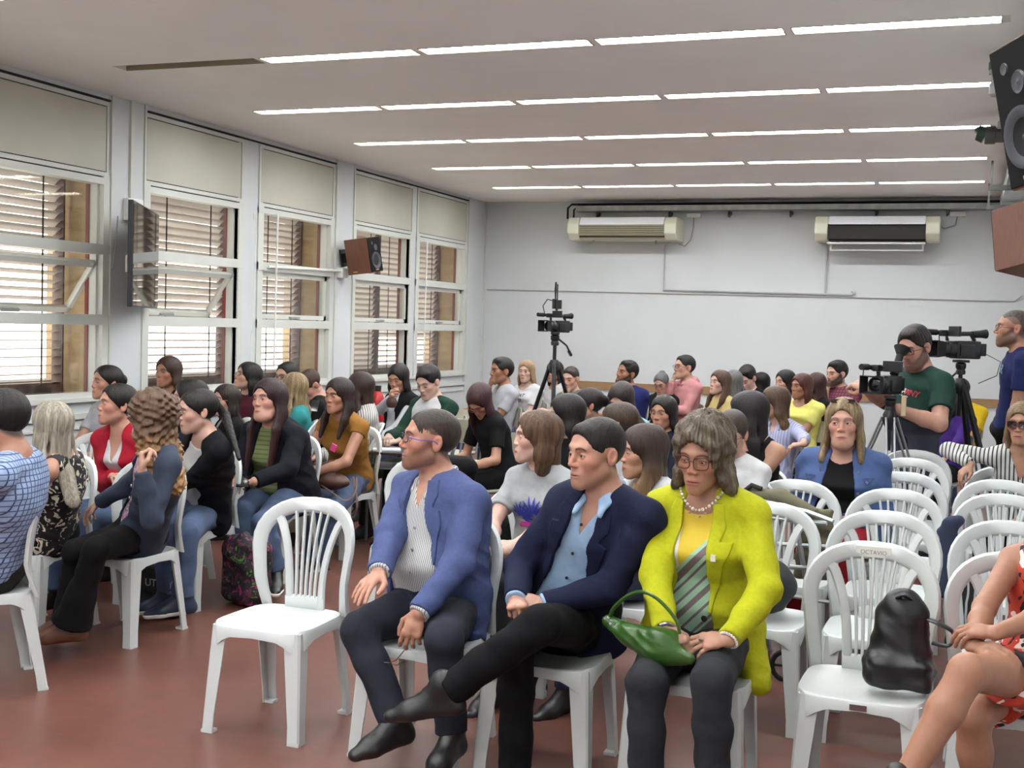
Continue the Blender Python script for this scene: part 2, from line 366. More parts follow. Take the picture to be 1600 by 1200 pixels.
tray = empty('cable_tray', (-2.3, YB-.12, 3.18), 0, 'long galvanised cable tray on brackets under the ceiling along the back wall', 'cable tray')
MB().box(-2.5, 2.5, -.10, .10, -.03, -.025).box(-2.5, 2.62, -.10, -.095, -.03, .04).box(-2.5, 2.62, .095, .10, -.03, .04).build('trough', M_steel, tray)
for x in (-2.25, -1.3, -.55, .2, 1.2, 2.0): MB().prism([(x, -.03), (x+.03, -.03), (x+.03, -.06), (x, -.10)], -.02, .11).build('bracket', mat('dark_steel', (70, 74, 74), .5, metal=.5), tray)
MB().tube([(-2.63, -.02, -.12), (-2.63, -.02, .02), (-2.58, -.02, .065), (2.6, -.02, .065)], .014, 8).tube([(-2.56, .02, -.12), (-2.56, .02, .0), (-2.5, .02, .05), (2.6, .03, .05)], .011, 8).build('insulated_pipe', M_blackmat, tray, smooth=True)
for x, bx, lab in ((-3.30, -3.46, 'left'), (-.18, -.43, 'right')):
    o = MB().box(x-.09, x+.09, YB-.05, YB, 3.08, 3.14, bev=.01).build('junction_box', M_white); tag(o, 'small white junction box on the wall right of the %s air conditioner' % lab, 'socket')
    o = MB().tube([(x, YB-.03, 3.09), (x, YB-.03, 2.95), (x-.03, YB-.03, 2.80), (x-.1, YB-.04, 2.72), (bx+.0, YB-.1, 2.74)] if lab == 'left' else [(x, YB-.03, 3.09), (x-.02, YB-.03, 2.98), (x-.14, YB-.04, 2.94), (bx+.01, YB-.15, 2.99)], .007, 6).build('power_cable', M_grey, smooth=True)
    tag(o, 'drooping grey power cable of the %s air conditioner' % lab, 'cable')
# ---- air conditioners
def air_con(xc, lab, open_):
    r = empty('air_conditioner', (xc, YB-.25, 2.9), 0, lab, 'air conditioner')
    prof = [(-.20, .07), (-.13, .155), (.24, .155), (.24, -.13), (-.10, -.13), (-.20, -.05)]
    def sect(x0, x1, pr, m, nm):
        q = MB(); k = len(pr); q.add([(x0, y, z) for y, z in pr]+[(x1, y, z) for y, z in pr], [tuple(range(k)), tuple(range(2*k-1, k-1, -1))]+[(i, (i+1) % k, (i+1) % k+k, i+k) for i in range(k)])
        ob = q.build(nm, m, r); bv = ob.modifiers.new('b', 'BEVEL'); bv.width = .014; bv.segments = 2; return ob
    sect(-.705, -.55, prof, M_cream, 'end_cap'); sect(.55, .705, prof, M_cream, 'end_cap')
    sect(-.55, .55, [(-.15, .07), (-.11, .152), (.24, .152), (.24, -.125), (-.06, -.125), (-.13, -.06), (-.13, .06)], M_cream if not open_ else M_black, 'casing')
    sect(-.55, .55, [(-.205, .055), (-.135, .158), (.0, .158), (.0, .12), (-.14, .06)], mat('white_gloss', (236, 238, 244), .3), 'front_panel')
    q = MB(); 
    if not open_:
        for k in range(6): q.box(-.545, .545, -.19, -.16, .040-k*.022, .049-k*.022)
        q.build('grille', mat('grille_beige', (196, 190, 160), .5), r)
        MB().box(-.55, .55, -.155, -.145, -.10, .06).build('grille_back', mat('grille_dark', (70, 62, 40), .7), r)
    else:
        MB().box(-.55, .55, -.16, -.15, -.11, .055).build('opening', mat('dark_inside', (24, 18, 16), .6), r)
        MB().box(-.55, .55, -.17, -.02, -.165, -.15).box(-.53, -.51, -.05, -.02, -.23, -.15).box(.51, .53, -.05, -.02, -.23, -.15).tube([(-.53, -.04, -.235), (.53, -.04, -.235)], .008, 6).build('open_flap', M_white, r)
    MB().box(-.42, -.40, -.02, .01, -.17, -.125).box(.40, .42, -.02, .01, -.17, -.125).build('hanger', M_grey, r)
air_con(-4.13, 'cream air conditioner with slatted grille on the back wall, the left one', False)
air_con(-1.06, 'air conditioner with an open black front on the back wall, the right one', True)
# ---- wall screen on its arm
d = Vector((-.57, 1.05, 0)).normalized(); nrm = Vector((d.y, -d.x, 0))
tv = empty('wall_television', (-5.735, 7.575, 2.08), math.atan2(d.y, d.x), 'large flat screen on a wall arm, seen almost edge-on between two windows', 'television')
MB().box(-.61, .61, -.0, .035, -.37, .37, bev=.006).box(-.4, .4, .035, .07, -.25, .2, bev=.01).build('casing', M_black, tv)
MB().box(-.60, .60, -.002, .0, -.36, .36).build('screen', mat('screen_glass', (9, 9, 11), .04, spec=.9), tv)
# local -y is the screen side (+x,+y in the room)
MB().box(-.12, .12, .07, .10, -.17, -.12).box(-.12, .12, .07, .10, .05, .10).box(-.1, -.06, .07, .11, -.25, .2).box(.06, .1, .07, .11, -.25, .2).box(-.30, -.24, .04, .10, -.12, .0).box(-.08, .30, .10, .13, -.06, -.01).box(.26, .31, .10, .17, -.10, .04).build('wall_arm', mat('light_grey_metal', (176, 174, 166), .5, metal=.3), tv)
o = MB().box(X0, X0+.05, 7.80, 7.98, 2.38, 2.55, bev=.006).build('socket_box', M_white); tag(o, 'white socket box on the pier behind the wall screen', 'socket')
o = MB().tube([(X0+.03, 7.70, 2.40), (X0+.03, 7.68, 2.2), (X0+.02, 7.66, 2.0)], .006, 6).build('screen_cable', M_grey, smooth=True); tag(o, 'grey cable on the pier behind the wall screen', 'cable')
# ---- loudspeakers
M_wood = mat('walnut_veneer', (98, 56, 34), .45, noise=.2, nscale=14, stretch=(8, 8, 1))
M_cone = mat('speaker_cone', (52, 54, 60), .5)
def loudspeaker(loc, rot, lab, w=.22, h=.36, dp=.24):
    r = empty('loudspeaker', loc, 0, lab, 'loudspeaker'); r.rotation_euler = rot
    MB().box(-w/2, w/2, -dp/2, dp/2, -h/2, h/2, bev=.004).build('cabinet', M_wood, r)
    MB().box(-w/2+.006, w/2-.006, -dp/2-.008, -dp/2, -h/2+.006, h/2-.006, bev=.003).build('baffle', mat('baffle_cloth', (16, 16, 18), .85, spec=.2), r)
    MB().lathe([(.088, 0), (.086, .008), (.074, .010), (.03, -.012), (.022, -.004), (.001, .002)], 24, T((0, -dp/2-.008, -h*.17), 0, math.pi/2)).build('woofer', M_cone, r, smooth=True)
    MB().lathe([(.034, 0), (.030, .006), (.014, .002), (.001, .008)], 18, T((0.02, -dp/2-.008, h*.2), 0, math.pi/2)).build('tweeter', M_cone, r, smooth=True)
    MB().lathe([(.018, 0), (.016, .004), (.001, .002)], 14, T((-.04, -dp/2-.008, h*.33), 0, math.pi/2)).build('tweeter', M_cone, r, smooth=True)
    MB().box(-w/2-.001, -w/2, .02, .07, -h/2+.02, -h/2+.03).box(-.03, .03, -dp/2-.0105, -dp/2-.008, -h/2+.02, -h/2+.03).build('badge', mat('brass', (180, 160, 100), .4, metal=.5), r)
    MB().box(-.03, .03, dp/2, dp/2+.10, -.05, .05).box(-.05, .05, dp/2+.10, dp/2+.115, -.09, .09).build('wall_mount', M_black, r)
    return r
loudspeaker((-5.86, 11.28, 2.33), (math.radians(-6), math.radians(-8), math.radians(86)), 'brown wooden loudspeaker on the left wall between the windows', .24, .36, .27)
loudspeaker((.31, 8.0, 2.26), (math.radians(12), math.radians(-6), math.radians(-128)), 'dark wooden loudspeaker on the right wall, farther one, near the back wall', .30, .38, .26)
loudspeaker((.225, 3.72, 2.30), (math.radians(10), math.radians(-5), math.radians(-62)), 'large dark loudspeaker cut by the right edge of the photo, nearer the camera', .22, .40, .26)
o = MB().tube([(X0+.03, 9.85, 2.135), (X0+.05, 11.0, 2.165), (X0+.05, 11.25, 2.17)], .012, 8).box(X0, X0+.07, 11.20, 11.32, 2.10, 2.20).build('conduit', M_white, smooth=True); tag(o, 'white conduit along the window rail ending in a grey box under the wall loudspeaker', 'conduit')
# ---- duct and fittings at the top of the right wall
b = MB().box(.27, X1-.004, 2.2, YB-.3, 3.10, 3.24)
for y in np.arange(2.5, 15, 1.0): b.box(.262, .274, y, y+.03, 3.09, 3.25)
dt = b.build('air_duct', M_steel); tag(dt, 'galvanised sheet-metal duct running along the top of the right wall', 'duct')
for y, lab in ((5.2, 'nearest the camera'), (8.62, 'above the big loudspeaker'), (12.15, 'over the second lamp row from the back'), (13.9, 'over the lamp row at the back wall')):
    o = MB().box(.12, X1, y, y+.045, 3.03, 3.075).box(.13, .15, y, y+.045, 3.07, 3.30).build('strut_bracket', mat('dark_strut', (86, 86, 84), .5, metal=.5)); tag(o, 'dark steel strut under the duct, the one '+lab, 'bracket')
M_green = mat('green_cap', (36, 92, 66), .4)
for x, y, z, lab in ((.10, 7.55, 3.16, 'upright grey pipe fitting with a green cap at the ceiling, nearer the camera'), (.05, 9.62, 3.14, 'grey pipe coupling with a dark green cap at the ceiling, farther away')):
    r = empty('pipe_fitting', (x, y, z), 0, lab, 'pipe fitting')
    if y < 9: MB().lathe([(.04, -.12), (.05, -.11), (.05, -.05), (.043, -.045), (.043, .0), (.055, .005), (.055, .05)], 18).tube([(0, 0, .02), (.2, 0, .04)], .035, 12).build('body', M_grey, r, smooth=True); MB().lathe([(.05, 0), (.058, .01), (.058, .05), (.04, .075), (.001, .08)], 18, T((0, 0, .02))).build('cap', M_green, r, smooth=True)
    else: MB().tube([(0, 0, 0), (.07, 0, 0), (.075, 0, 0), (.14, 0, 0), (.145, 0, 0), (.26, 0, 0)], [.065, .065, .055, .055, .062, .062], 16).build('body', mat('dark_grey_plastic', (78, 74, 72), .5), r, smooth=True); MB().tube([(-.07, 0, .02), (-.05, 0, .02), (0, 0, 0)], [.03, .055, .06], 16).build('cap', mat('dark_green_cap', (40, 66, 56), .4), r, smooth=True)
o = MB().tube([(X1-.06, YB-.06, 0), (X1-.06, YB-.06, 2.5)], .03, 10).build('water_pipe', M_white, smooth=True); tag(o, 'white vertical pipe in the right rear corner', 'pipe')
# ------------------------------------------------------------------ white plastic chairs
M_chair = mat('white_resin', (192, 196, 195), .34, noise=.02, nscale=6)
def bent(u, v):            # backrest plane: reclined and hollow
    y = .395+.02*v+.30*v*v; z = .43+v
    return Vector((u, y-1.1*u*u*min(1, v/.12), z))
def strip(b, pts, w, th=.010):
    """flat bar along (u,v) points, half width w (number or list), th thick"""
    n = len(pts); w = w if isinstance(w, (list, tuple)) else [w]*n; vs = []
    for i, (u, v) in enumerate(pts):
        a = Vector(pts[max(i-1, 0)]); c = Vector(pts[min(i+1, n-1)]); t = (c-a).normalized(); q = Vector((-t.y, t.x))
        l_, r_ = (u+q.x*w[i], v+q.y*w[i]), (u-q.x*w[i], v-q.y*w[i])
        L, R_ = bent(*l_), bent(*r_); Mi = bent(u, v)
        nr = Vector((0, -1, .25)).normalized()
        for P, k in ((L, -.35), (L.lerp(Mi, .35), .5), (R_.lerp(Mi, .35), .5), (R_, -.35), (R_, -.7), (L, -.7)): vs.append(P+nr*th*k)
    fs = []; m = 6
    for i in range(n-1):
        for k in range(m): fs.append((i*m+k, i*m+(k+1) % m, (i+1)*m+(k+1) % m, (i+1)*m+k))
    fs += [tuple(range(m)), tuple((n-1)*m+k for k in range(m-1, -1, -1))]
    b.add(vs, fs)
def make_chair():
    r = empty('plastic_chair', (0, 0, 0))
    # seat: rounded square dish with apron
    b = MB(); N = 36; K = 7; rings = []
    def outline(t, s):
        c, q = math.cos(t), math.sin(t); e = .42
        x = math.copysign(abs(c)**e, c); y = math.copysign(abs(q)**e, q)
        wx = .208+.006*(-y)
        return x*wx*s, .20+y*.205*s
    vs = []
    for k in range(K+1):
        s = k/K
        for i in range(N):
            x, y = outline(2*math.pi*i/N, s); z = .422+.014*s**3+(.004 if s > .9 else 0)-.006*(y < .02)*(s > .8)
            vs.append((x, y, z))
    for dz, s in ((-.006, 1.02), (-.045, 1.025)):
        for i in range(N):
            t = 2*math.pi*i/N; x, y = outline(t, s)
            crn = abs(math.sin(2*t))**2
            z = .436+dz if dz > -.01 else .44-.040-.055*crn
            vs.append((x, y, z))
    for dz, s in ((-.045, .985), (-.02, .97)):
        for i in range(N):
            t = 2*math.pi*i/N; x, y = outline(t, s); crn = abs(math.sin(2*t))**2
            vs.append((x, y, .44-.040-.055*crn if dz < -.03 else .412))
    fs = []
    for k in range(K+4):
        for i in range(N): fs.append((k*N+i, k*N+(i+1) % N, (k+1)*N+(i+1) % N, (k+1)*N+i))
    fs.append(tuple((K+4)*N+i for i in range(N)))
    b.add(vs, fs); seat = b.build('seat', M_chair, r, smooth=50)
    # legs: curved corner section
    for sx in (-1, 1):
        for sy in (-1, 1):
            top = Vector((sx*(.200 if sy < 0 else .194), .012 if sy < 0 else .385, .43)); bot = Vector((sx*(.222 if sy < 0 else .205), -.018 if sy < 0 else .455, 0))
            vs = []; m = 7
            for k in range(7):
                f = k/6; P = top.lerp(bot, f); w = .072*(1-.36*f)+(.006 if k == 6 else 0); th = .005
                if sy > 0: w *= .85
                out = [(-w, 0), (-w*.45, 0), (-w*.13, -.0), (0, w*.13), (0, w*.45), (0, w)]
                for dx, dy in out: vs.append((P.x+sx*dx, P.y-sy*dy, P.z))
                for dx, dy in reversed(out): vs.append((P.x+sx*(dx-th if abs(dy) > .0 else dx)+0, P.y-sy*(dy+(th if dx < -.0 else 0)), P.z))
            m = 12; fs = []
            for k in range(6):
                for j in range(m): fs.append((k*m+j, k*m+(j+1) % m, (k+1)*m+(j+1) % m, (k+1)*m+j))
            fs += [tuple(range(m)), tuple(6*m+j for j in range(m))]
            q = MB().add(vs, fs)
            q.box(bot.x-sx*.05, bot.x, bot.y-sy*.0, bot.y-sy*.04, 0, .012)
            q.build('leg', M_chair, r, smooth=35)
    # backrest
    b = MB(); arch = []
    A, V0, VT = .215, .27, .438
    for k in range(7): arch.append((-(.184+.031*k/6), .0+V0*k/6-.012*(k == 0)))
    for k in range(1, 16): a = math.pi-math.pi*k/16; arch.append((A*math.copysign(abs(math.cos(a))**.78, math.cos(a)), V0+(VT-V0)*math.sin(a)**.84))
    for k in range(6, -1, -1): arch.append((.184+.031*k/6, V0*k/6-.012*(k == 0)))
    wd = []
    for u, v in arch: wd.append(.024+.008*min(1, max(0, (v-.2)/.2)))
    strip(b, arch, wd, .016)
    for s in (-1, 1):
        pts = [(s*(.074+.008*(k/10)**1+.070*(k/10)**3.0), .0+.396*k/10-(.01 if k == 10 else 0)) for k in range(11)]
        strip(b, pts, [.019-.002*math.sin(k/10*3) for k in range(11)], .010)
    for j in range(5):
        u = (j-2)/2; strip(b, [(u*(.044+.036*(k/6)**2), .05+.372*k/6) for k in range(7)], .0062, .008)
    strip(b, [(-.092, .028), (-.04, .028), (.04, .028), (.092, .028)], .034, .010)
    bk = b.build('backrest', M_chair, r, smooth=50)
    return r
CH = make_chair(); CH_used = [False]
def chair(x, y, yaw, lab, grp=None):
    """front-left leg corner centre line at x,y; yaw 0 faces the camera side"""
    o = CH if not CH_used[0] else copy_tree(CH); CH_used[0] = True
    o.location = (x, y, 0); o.rotation_euler = (0, 0, -math.radians(yaw)); tag(o, lab, 'chair', grp); return o
# ------------------------------------------------------------------ school chairs
M_ply = mat('beige_laminate', (178, 174, 156), .45, noise=.05, nscale=5)
M_tube_steel = mat('grey_tube', (120, 130, 140), .35, metal=.6)
def make_school():
    r = empty('school_chair')
    q = MB()
    for s in (-1, 1):
        q.tube([(s*.18, -.02, 0), (s*.18, .0, .30), (s*.18, .02, .43), (s*.18, .05, .445), (s*.18, .34, .445), (s*.18, .38, .47), (s*.175, .44, .83)], .011, 8)
        q.tube([(s*.19, .44, 0), (s*.185, .36, .30), (s*.18, .30, .445)], .011, 8)
    q.tube([(-.18, .06, .435), (.18, .06, .435)], .009, 8).tube([(-.185, .37, .22), (.185, .37, .22)], .008, 8)
    q.build('frame', M_tube_steel, r, smooth=True)
    def board(w, h, y0, z0, ty, tz, nm):
        q = MB(); vs = []; N = 28
        for th in (0, .010):
            for i in range(N):
                t = 2*math.pi*i/N; c, s_ = math.cos(t), math.sin(t); x = math.copysign(abs(c)**.35, c)*w; v = math.copysign(abs(s_)**.35, s_)*h
                vs.append((x, y0+v*ty-th*tz+.18*x*x*(1 if tz > .5 else 0), z0+v*tz+th*ty))
        q.add(vs, [tuple(range(N)), tuple(range(2*N-1, N-1, -1))]+[(i, (i+1) % N, (i+1) % N+N, i+N) for i in range(N)]); q.build(nm, M_ply, r, smooth=40)
    board(.20, .19, .20, .452, 1, .02, 'seat'); board(.20, .105, .425, .745, .15, .98, 'backrest')
    return r
SC = make_school(); SC_used = [False]
def school(x, y, yaw, lab, grp=None):
    o = SC if not SC_used[0] else copy_tree(SC); SC_used[0] = True
    o.location = (x, y, 0); o.rotation_euler = (0, 0, -math.radians(yaw)); tag(o, lab, 'chair', grp); return o
RG = 'empty white plastic chairs on the right'
chair(-2.575, 4.10, 0, 'empty white plastic chair standing alone left of the man in the blue blazer')
chair(-1.92, 4.10, 0, 'white plastic chair under the man in the blue blazer')
chair(-1.41, 4.10, 0, 'white plastic chair under the man in the navy blazer with crossed legs')
chair(-.87, 4.10, 0, 'white plastic chair under the woman in the yellow blazer')
cbag = chair(-.29, 4.19, 0, 'white plastic chair with a name strip and a black bag on its seat')
chair(.20, 4.22, 0, 'white plastic chair under the woman in the red patterned dress')
for i, y in enumerate((5.05, 5.88, 6.71, 7.58, 8.17)):
    chair(-.30, y, 0, 'empty white plastic chair, %s one straight behind the chair with the black bag' % ('first', 'second', 'third', 'fourth', 'fifth')[i], RG)
for i, y in enumerate((5.03, 5.98, 6.63)):
    chair(.20, y, 0, 'empty white plastic chair at the right edge, %s behind the woman in the red dress' % ('first', 'second', 'third')[i], RG)
chair(.25, 7.40, 0, 'white plastic chair under the woman with sunglasses and a striped top')
chair(-.80, 5.05, 0, 'white plastic chair behind the yellow blazer with a dark bag on its seat')
chair(-.80, 5.98, 0, 'empty white plastic chair behind the folded khaki pushchair', RG)
text_obj('OCTAVIO', .021, mat('print_grey', (120, 120, 124), .6), cbag, (0, .4445, .860), (math.radians(76), 0, 0))
MB().box(-.062, .062, .4458, .4466, .843, .881).build('name_strip', mat('paper_strip', (214, 214, 208), .6), cbag, rot=(0, 0, 0))
MB().box(-.028, .028, -.0148, -.0135, .404, .424, bev=.002).build('maker_badge', mat('badge_dark', (96, 70, 70), .5), cbag)
# ------------------------------------------------------------------ implicit surfaces
f32 = np.float32
def V(*a): return np.array(a, dtype=float)
def RZ(yaw, pitch=0, roll=0):
    """matrix whose local -y looks along the yaw (0 = towards -y, 90 = towards -x), pitch up"""
    a, b, c = math.radians(-yaw), math.radians(-pitch), math.radians(roll)
    return np.array((Matrix.Rotation(a, 3, 'Z') @ Matrix.Rotation(b, 3, 'X') @ Matrix.Rotation(c, 3, 'Y')))
def unit(v): v = np.asarray(v, float); return v/max(1e-9, np.linalg.norm(v))
class Op:
    def __init__(s, mode, fn, lo, hi, k): s.mode, s.fn, s.lo, s.hi, s.k = mode, fn, np.array(lo, float), np.array(hi, float), k
def cone(a, b, r1, r2, k=.02, mode='u', flat=None, fl=1.0, capb=False, capa=False):
    a, b = np.array(a, float), np.array(b, float); ba = b-a; L2 = max(1e-9, ba@ba); L = math.sqrt(L2); R = max(r1, r2)*max(1, 1)
    if flat is not None:
        n_ = unit(flat); n_ = n_-unit(ba)*(n_@unit(ba)); n_ = unit(n_)
    def fn(X, Y, Z):
        px, py, pz = X-a[0], Y-a[1], Z-a[2]
        h = (px*ba[0]+py*ba[1]+pz*ba[2])/L2; hc = np.clip(h, 0, 1)
        dx, dy, dz = px-ba[0]*hc, py-ba[1]*hc, pz-ba[2]*hc
        if flat is not None:
            q = (dx*n_[0]+dy*n_[1]+dz*n_[2])*(1/fl-1); dx, dy, dz = dx+n_[0]*q, dy+n_[1]*q, dz+n_[2]*q
        d = np.sqrt(dx*dx+dy*dy+dz*dz)-(r1+(r2-r1)*hc)
        if capb: d = np.maximum(d, (h-1)*L)
        if capa: d = np.maximum(d, -h*L)
        return d
    return Op(mode, fn, np.minimum(a, b)-R, np.maximum(a, b)+R, k)
def ell(c, r, M=None, k=.02, mode='u'):
    c, r = np.array(c, float), np.array(r, float); M = np.eye(3) if M is None else M; R = max(r)
    def fn(X, Y, Z):
        px, py, pz = X-c[0], Y-c[1], Z-c[2]
        q = [(px*M[0, i]+py*M[1, i]+pz*M[2, i])/r[i] for i in range(3)]
        k0 = np.sqrt(q[0]**2+q[1]**2+q[2]**2)+1e-9; k1 = np.sqrt((q[0]/r[0])**2+(q[1]/r[1])**2+(q[2]/r[2])**2)+1e-9
        return k0*(k0-1)/k1
    ext = np.sqrt(((M*r)**2).sum(1))
    return Op(mode, fn, c-ext, c+ext, k)
def rbox(c, hf, rad, M=None, k=.01, mode='u'):
    c, hf = np.array(c, float), np.array(hf, float); M = np.eye(3) if M is None else M
    def fn(X, Y, Z):
        px, py, pz = X-c[0], Y-c[1], Z-c[2]
        q = [np.abs(px*M[0, i]+py*M[1, i]+pz*M[2, i])-(hf[i]-rad) for i in range(3)]
        return np.sqrt(np.maximum(q[0], 0)**2+np.maximum(q[1], 0)**2+np.maximum(q[2], 0)**2)+np.minimum(np.maximum(np.maximum(q[0], q[1]), q[2]), 0)-rad
    ext = np.abs(M) @ hf
    return Op(mode, fn, c-ext, c+ext, k)
def func(fn, lo, hi, mode='s', k=.006): return Op(mode, fn, lo, hi, k)
class Loft:
    """trunk: stations (t, half width, half depth, forward shift) along P->N, sides turn from M0 to M1"""
    def __init__(s, P, N, M0, M1, st, bend=0):
        s.P, s.N = np.array(P, float), np.array(N, float); s.A = s.N-s.P; s.L = np.linalg.norm(s.A); s.z = s.A/s.L
        s.x0 = unit(M0[:, 0]-s.z*(M0[:, 0]@s.z)); s.x1 = unit(M1[:, 0]-s.z*(M1[:, 0]@s.z)); s.bend = bend
        tt = np.linspace(st[0][0], st[-1][0], 60); a = np.array(st); ker = np.array([1, 2, 3, 2, 1])/9
        s.t = tt; s.c = []
        for j in (1, 2, 3):
            v = np.interp(tt, a[:, 0], a[:, j]); v = np.convolve(np.pad(v, 2, 'edge'), ker, 'valid'); s.c.append(v)
        s.t0, s.t1 = st[0][0], st[-1][0]
    def coords(s, X, Y, Z):
        px, py, pz = X-s.P[0], Y-s.P[1], Z-s.P[2]
        h = px*s.z[0]+py*s.z[1]+pz*s.z[2]; t = h/s.L; w = np.clip(t, 0, 1)
        xx = [s.x0[i]*(1-w)+s.x1[i]*w for i in range(3)]; nn = np.sqrt(xx[0]**2+xx[1]**2+xx[2]**2); xx = [q/nn for q in xx]
        yy = [s.z[1]*xx[2]-s.z[2]*xx[1], s.z[2]*xx[0]-s.z[0]*xx[2], s.z[0]*xx[1]-s.z[1]*xx[0]]
        u = px*xx[0]+py*xx[1]+pz*xx[2]; v = px*yy[0]+py*yy[1]+pz*yy[2]
        v = v-s.bend*4*w*(1-w)
        return u, v, t, h
    def op(s, infl=0, k=.03, mode='u', lo=None, hi=None, mul=1.0):
        t_lo, t_hi = (s.t0 if lo is None else lo), (s.t1 if hi is None else hi)
        def fn(X, Y, Z):
            u, v, t, h = s.coords(X, Y, Z)
            rx = np.interp(t, s.t, s.c[0])*mul+infl; ry = np.interp(t, s.t, s.c[1])*mul+infl; v = v-np.interp(t, s.t, s.c[2])
            q = ((np.abs(u)/rx)**2.4+(np.abs(v)/ry)**2.4)**(1/2.4)+1e-6; rad = np.sqrt(u*u+v*v)
            d = np.where(q > .05, rad*(1-1/q), -np.minimum(rx, ry))
            e = np.maximum(h-t_hi*s.L, t_lo*s.L-h)
            r_ = .03
            return np.minimum(np.maximum(d+r_, e+r_), 0)+np.sqrt(np.maximum(d+r_, 0)**2+np.maximum(e+r_, 0)**2)-r_
        R = max(s.c[0].max(), s.c[1].max())*mul+infl+.03
        a, b = s.P+s.A*t_lo, s.P+s.A*t_hi
        return Op(mode, fn, np.minimum(a, b)-R, np.maximum(a, b)+R, k)
def evaluate(ops, lo, hi, h, wr=None):
    lo, hi = np.array(lo, float), np.array(hi, float); n_ = np.maximum(3, np.ceil((hi-lo)/h).astype(int)+1)
    ax = [lo[i]+h*np.arange(n_[i]) for i in range(3)]; F = np.full(tuple(n_), .2, f32)
    for o in ops:
        m = o.k+2.5*h
        i0 = [max(0, int((o.lo[i]-m-lo[i])/h)) for i in range(3)]; i1 = [min(n_[i], int((o.hi[i]+m-lo[i])/h)+2) for i in range(3)]
        if any(i1[i] <= i0[i] for i in range(3)): continue
        sl = tuple(slice(i0[i], i1[i]) for i in range(3))
        d = o.fn(ax[0][sl[0]][:, None, None], ax[1][sl[1]][None, :, None], ax[2][sl[2]][None, None, :]).astype(f32)
        f = F[sl]; k = max(o.k, 1e-5)
        if o.mode == 'u':
            hh = np.clip(.5+.5*(f-d)/k, 0, 1); F[sl] = f+(d-f)*hh-k*hh*(1-hh)
        elif o.mode == 's':
            d = -d; hh = np.clip(.5-.5*(f-d)/k, 0, 1); F[sl] = f+(d-f)*hh+k*hh*(1-hh)
        elif o.mode == 'i': F[sl] = np.maximum(f, d)
        elif o.mode == 'd': F[sl] = f+d
    if wr: 
        X, Y, Z = ax[0][:, None, None], ax[1][None, :, None], ax[2][None, None, :]
        F = F+wr(X, Y, Z).astype(f32)
    return F, ax
def nets(F, lo, h):
    s = F < 0; nx, ny, nz = F.shape
    c = s[:-1, :-1, :-1].astype(np.int8)
    tot = np.zeros((nx-1, ny-1, nz-1), np.int8)
    for i in (0, 1):
        for j in (0, 1):
            for k in (0, 1): tot += s[i:nx-1+i, j:ny-1+j, k:nz-1+k]
    idx = np.argwhere((tot > 0) & (tot < 8)); m = len(idx)
    if m == 0: return np.zeros((0, 3)), np.zeros((0, 4), int)
    vid = np.full(tot.shape, -1, np.int32); vid[idx[:, 0], idx[:, 1], idx[:, 2]] = np.arange(m)
    P = np.zeros((m, 3)); cnt = np.zeros(m)
    cor = {(i, j, k): F[idx[:, 0]+i, idx[:, 1]+j, idx[:, 2]+k] for i in (0, 1) for j in (0, 1) for k in (0, 1)}
    for a in range(3):
        o = [x for x in range(3) if x != a]
        for i in (0, 1):
            for j in (0, 1):
                c0 = [0, 0, 0]; c0[o[0]] = i; c0[o[1]] = j; c1 = list(c0); c1[a] = 1
                v0, v1 = cor[tuple(c0)], cor[tuple(c1)]; mk = (v0 < 0) != (v1 < 0)
                t = np.where(mk, v0/np.where(mk, v0-v1, 1), 0)
                q = np.array([c0]*m, float) if False else np.tile(np.array(c0, float), (m, 1)); q[:, a] = t
                P += q*mk[:, None]; cnt += mk
    P = (P/cnt[:, None]+idx)*h+np.array(lo)
    quads = []
    for a in range(3):
        o1, o2 = [(1, 2), (2, 0), (0, 1)][a]
        A = [slice(None)]*3; B = [slice(None)]*3; A[a] = slice(0, -1); B[a] = slice(1, None)
        for o in (o1, o2): A[o] = slice(1, -1); B[o] = slice(1, -1)
        sa, sb = s[tuple(A)], s[tuple(B)]
        for flip, mk in ((0, sa & ~sb), (1, ~sa & sb)):
            e = np.argwhere(mk)
            if len(e) == 0: continue
            e[:, o1] += 1; e[:, o2] += 1
            def g(d1, d2):
                q = e.copy(); q[:, o1] += d1; q[:, o2] += d2; return vid[q[:, 0], q[:, 1], q[:, 2]]
            Q = np.stack([g(-1, -1), g(0, -1), g(0, 0), g(-1, 0)], 1)
            if flip: Q = Q[:, ::-1]
            quads.append(Q)
    Q = np.concatenate(quads); Q = Q[(Q >= 0).all(1)]
    return P, Q
def bounds(ops):
    u = [o for o in ops if o.mode == 'u']
    return np.min([o.lo for o in u], 0), np.max([o.hi for o in u], 0)
def polygonise(ops, h, wr=None, patches=(), clip=None):
    """patches: list of (lo, hi, h) boxes meshed finer; same surface everywhere"""
    lo, hi = bounds(ops)
    if clip is not None: lo, hi = np.maximum(lo, clip[0]), np.minimum(hi, clip[1])
    lo = lo-2.3*h; hi = hi+2.3*h
    F, ax = evaluate(ops, lo, hi, h, wr); Vv, Q = nets(F, lo, h)
    if len(patches) and len(Q):
        C = Vv[Q].mean(1); keep = np.ones(len(Q), bool)
        for a, b, hh in patches: keep &= ~(((C > np.array(a)+.6*h) & (C < np.array(b)-.6*h)).all(1))
        Q = Q[keep]; vs, fs, off = [Vv], [Q], len(Vv)
        for a, b, hh in patches:
            F, ax = evaluate(ops, a, b, hh, wr); v2, q2 = nets(F, a, hh); vs.append(v2); fs.append(q2+off); off += len(v2)
        Vv, Q = np.concatenate(vs), np.concatenate(fs)
    used = np.unique(Q); mp = np.full(len(Vv), -1, np.int64); mp[used] = np.arange(len(used))
    return Vv[used], mp[Q]
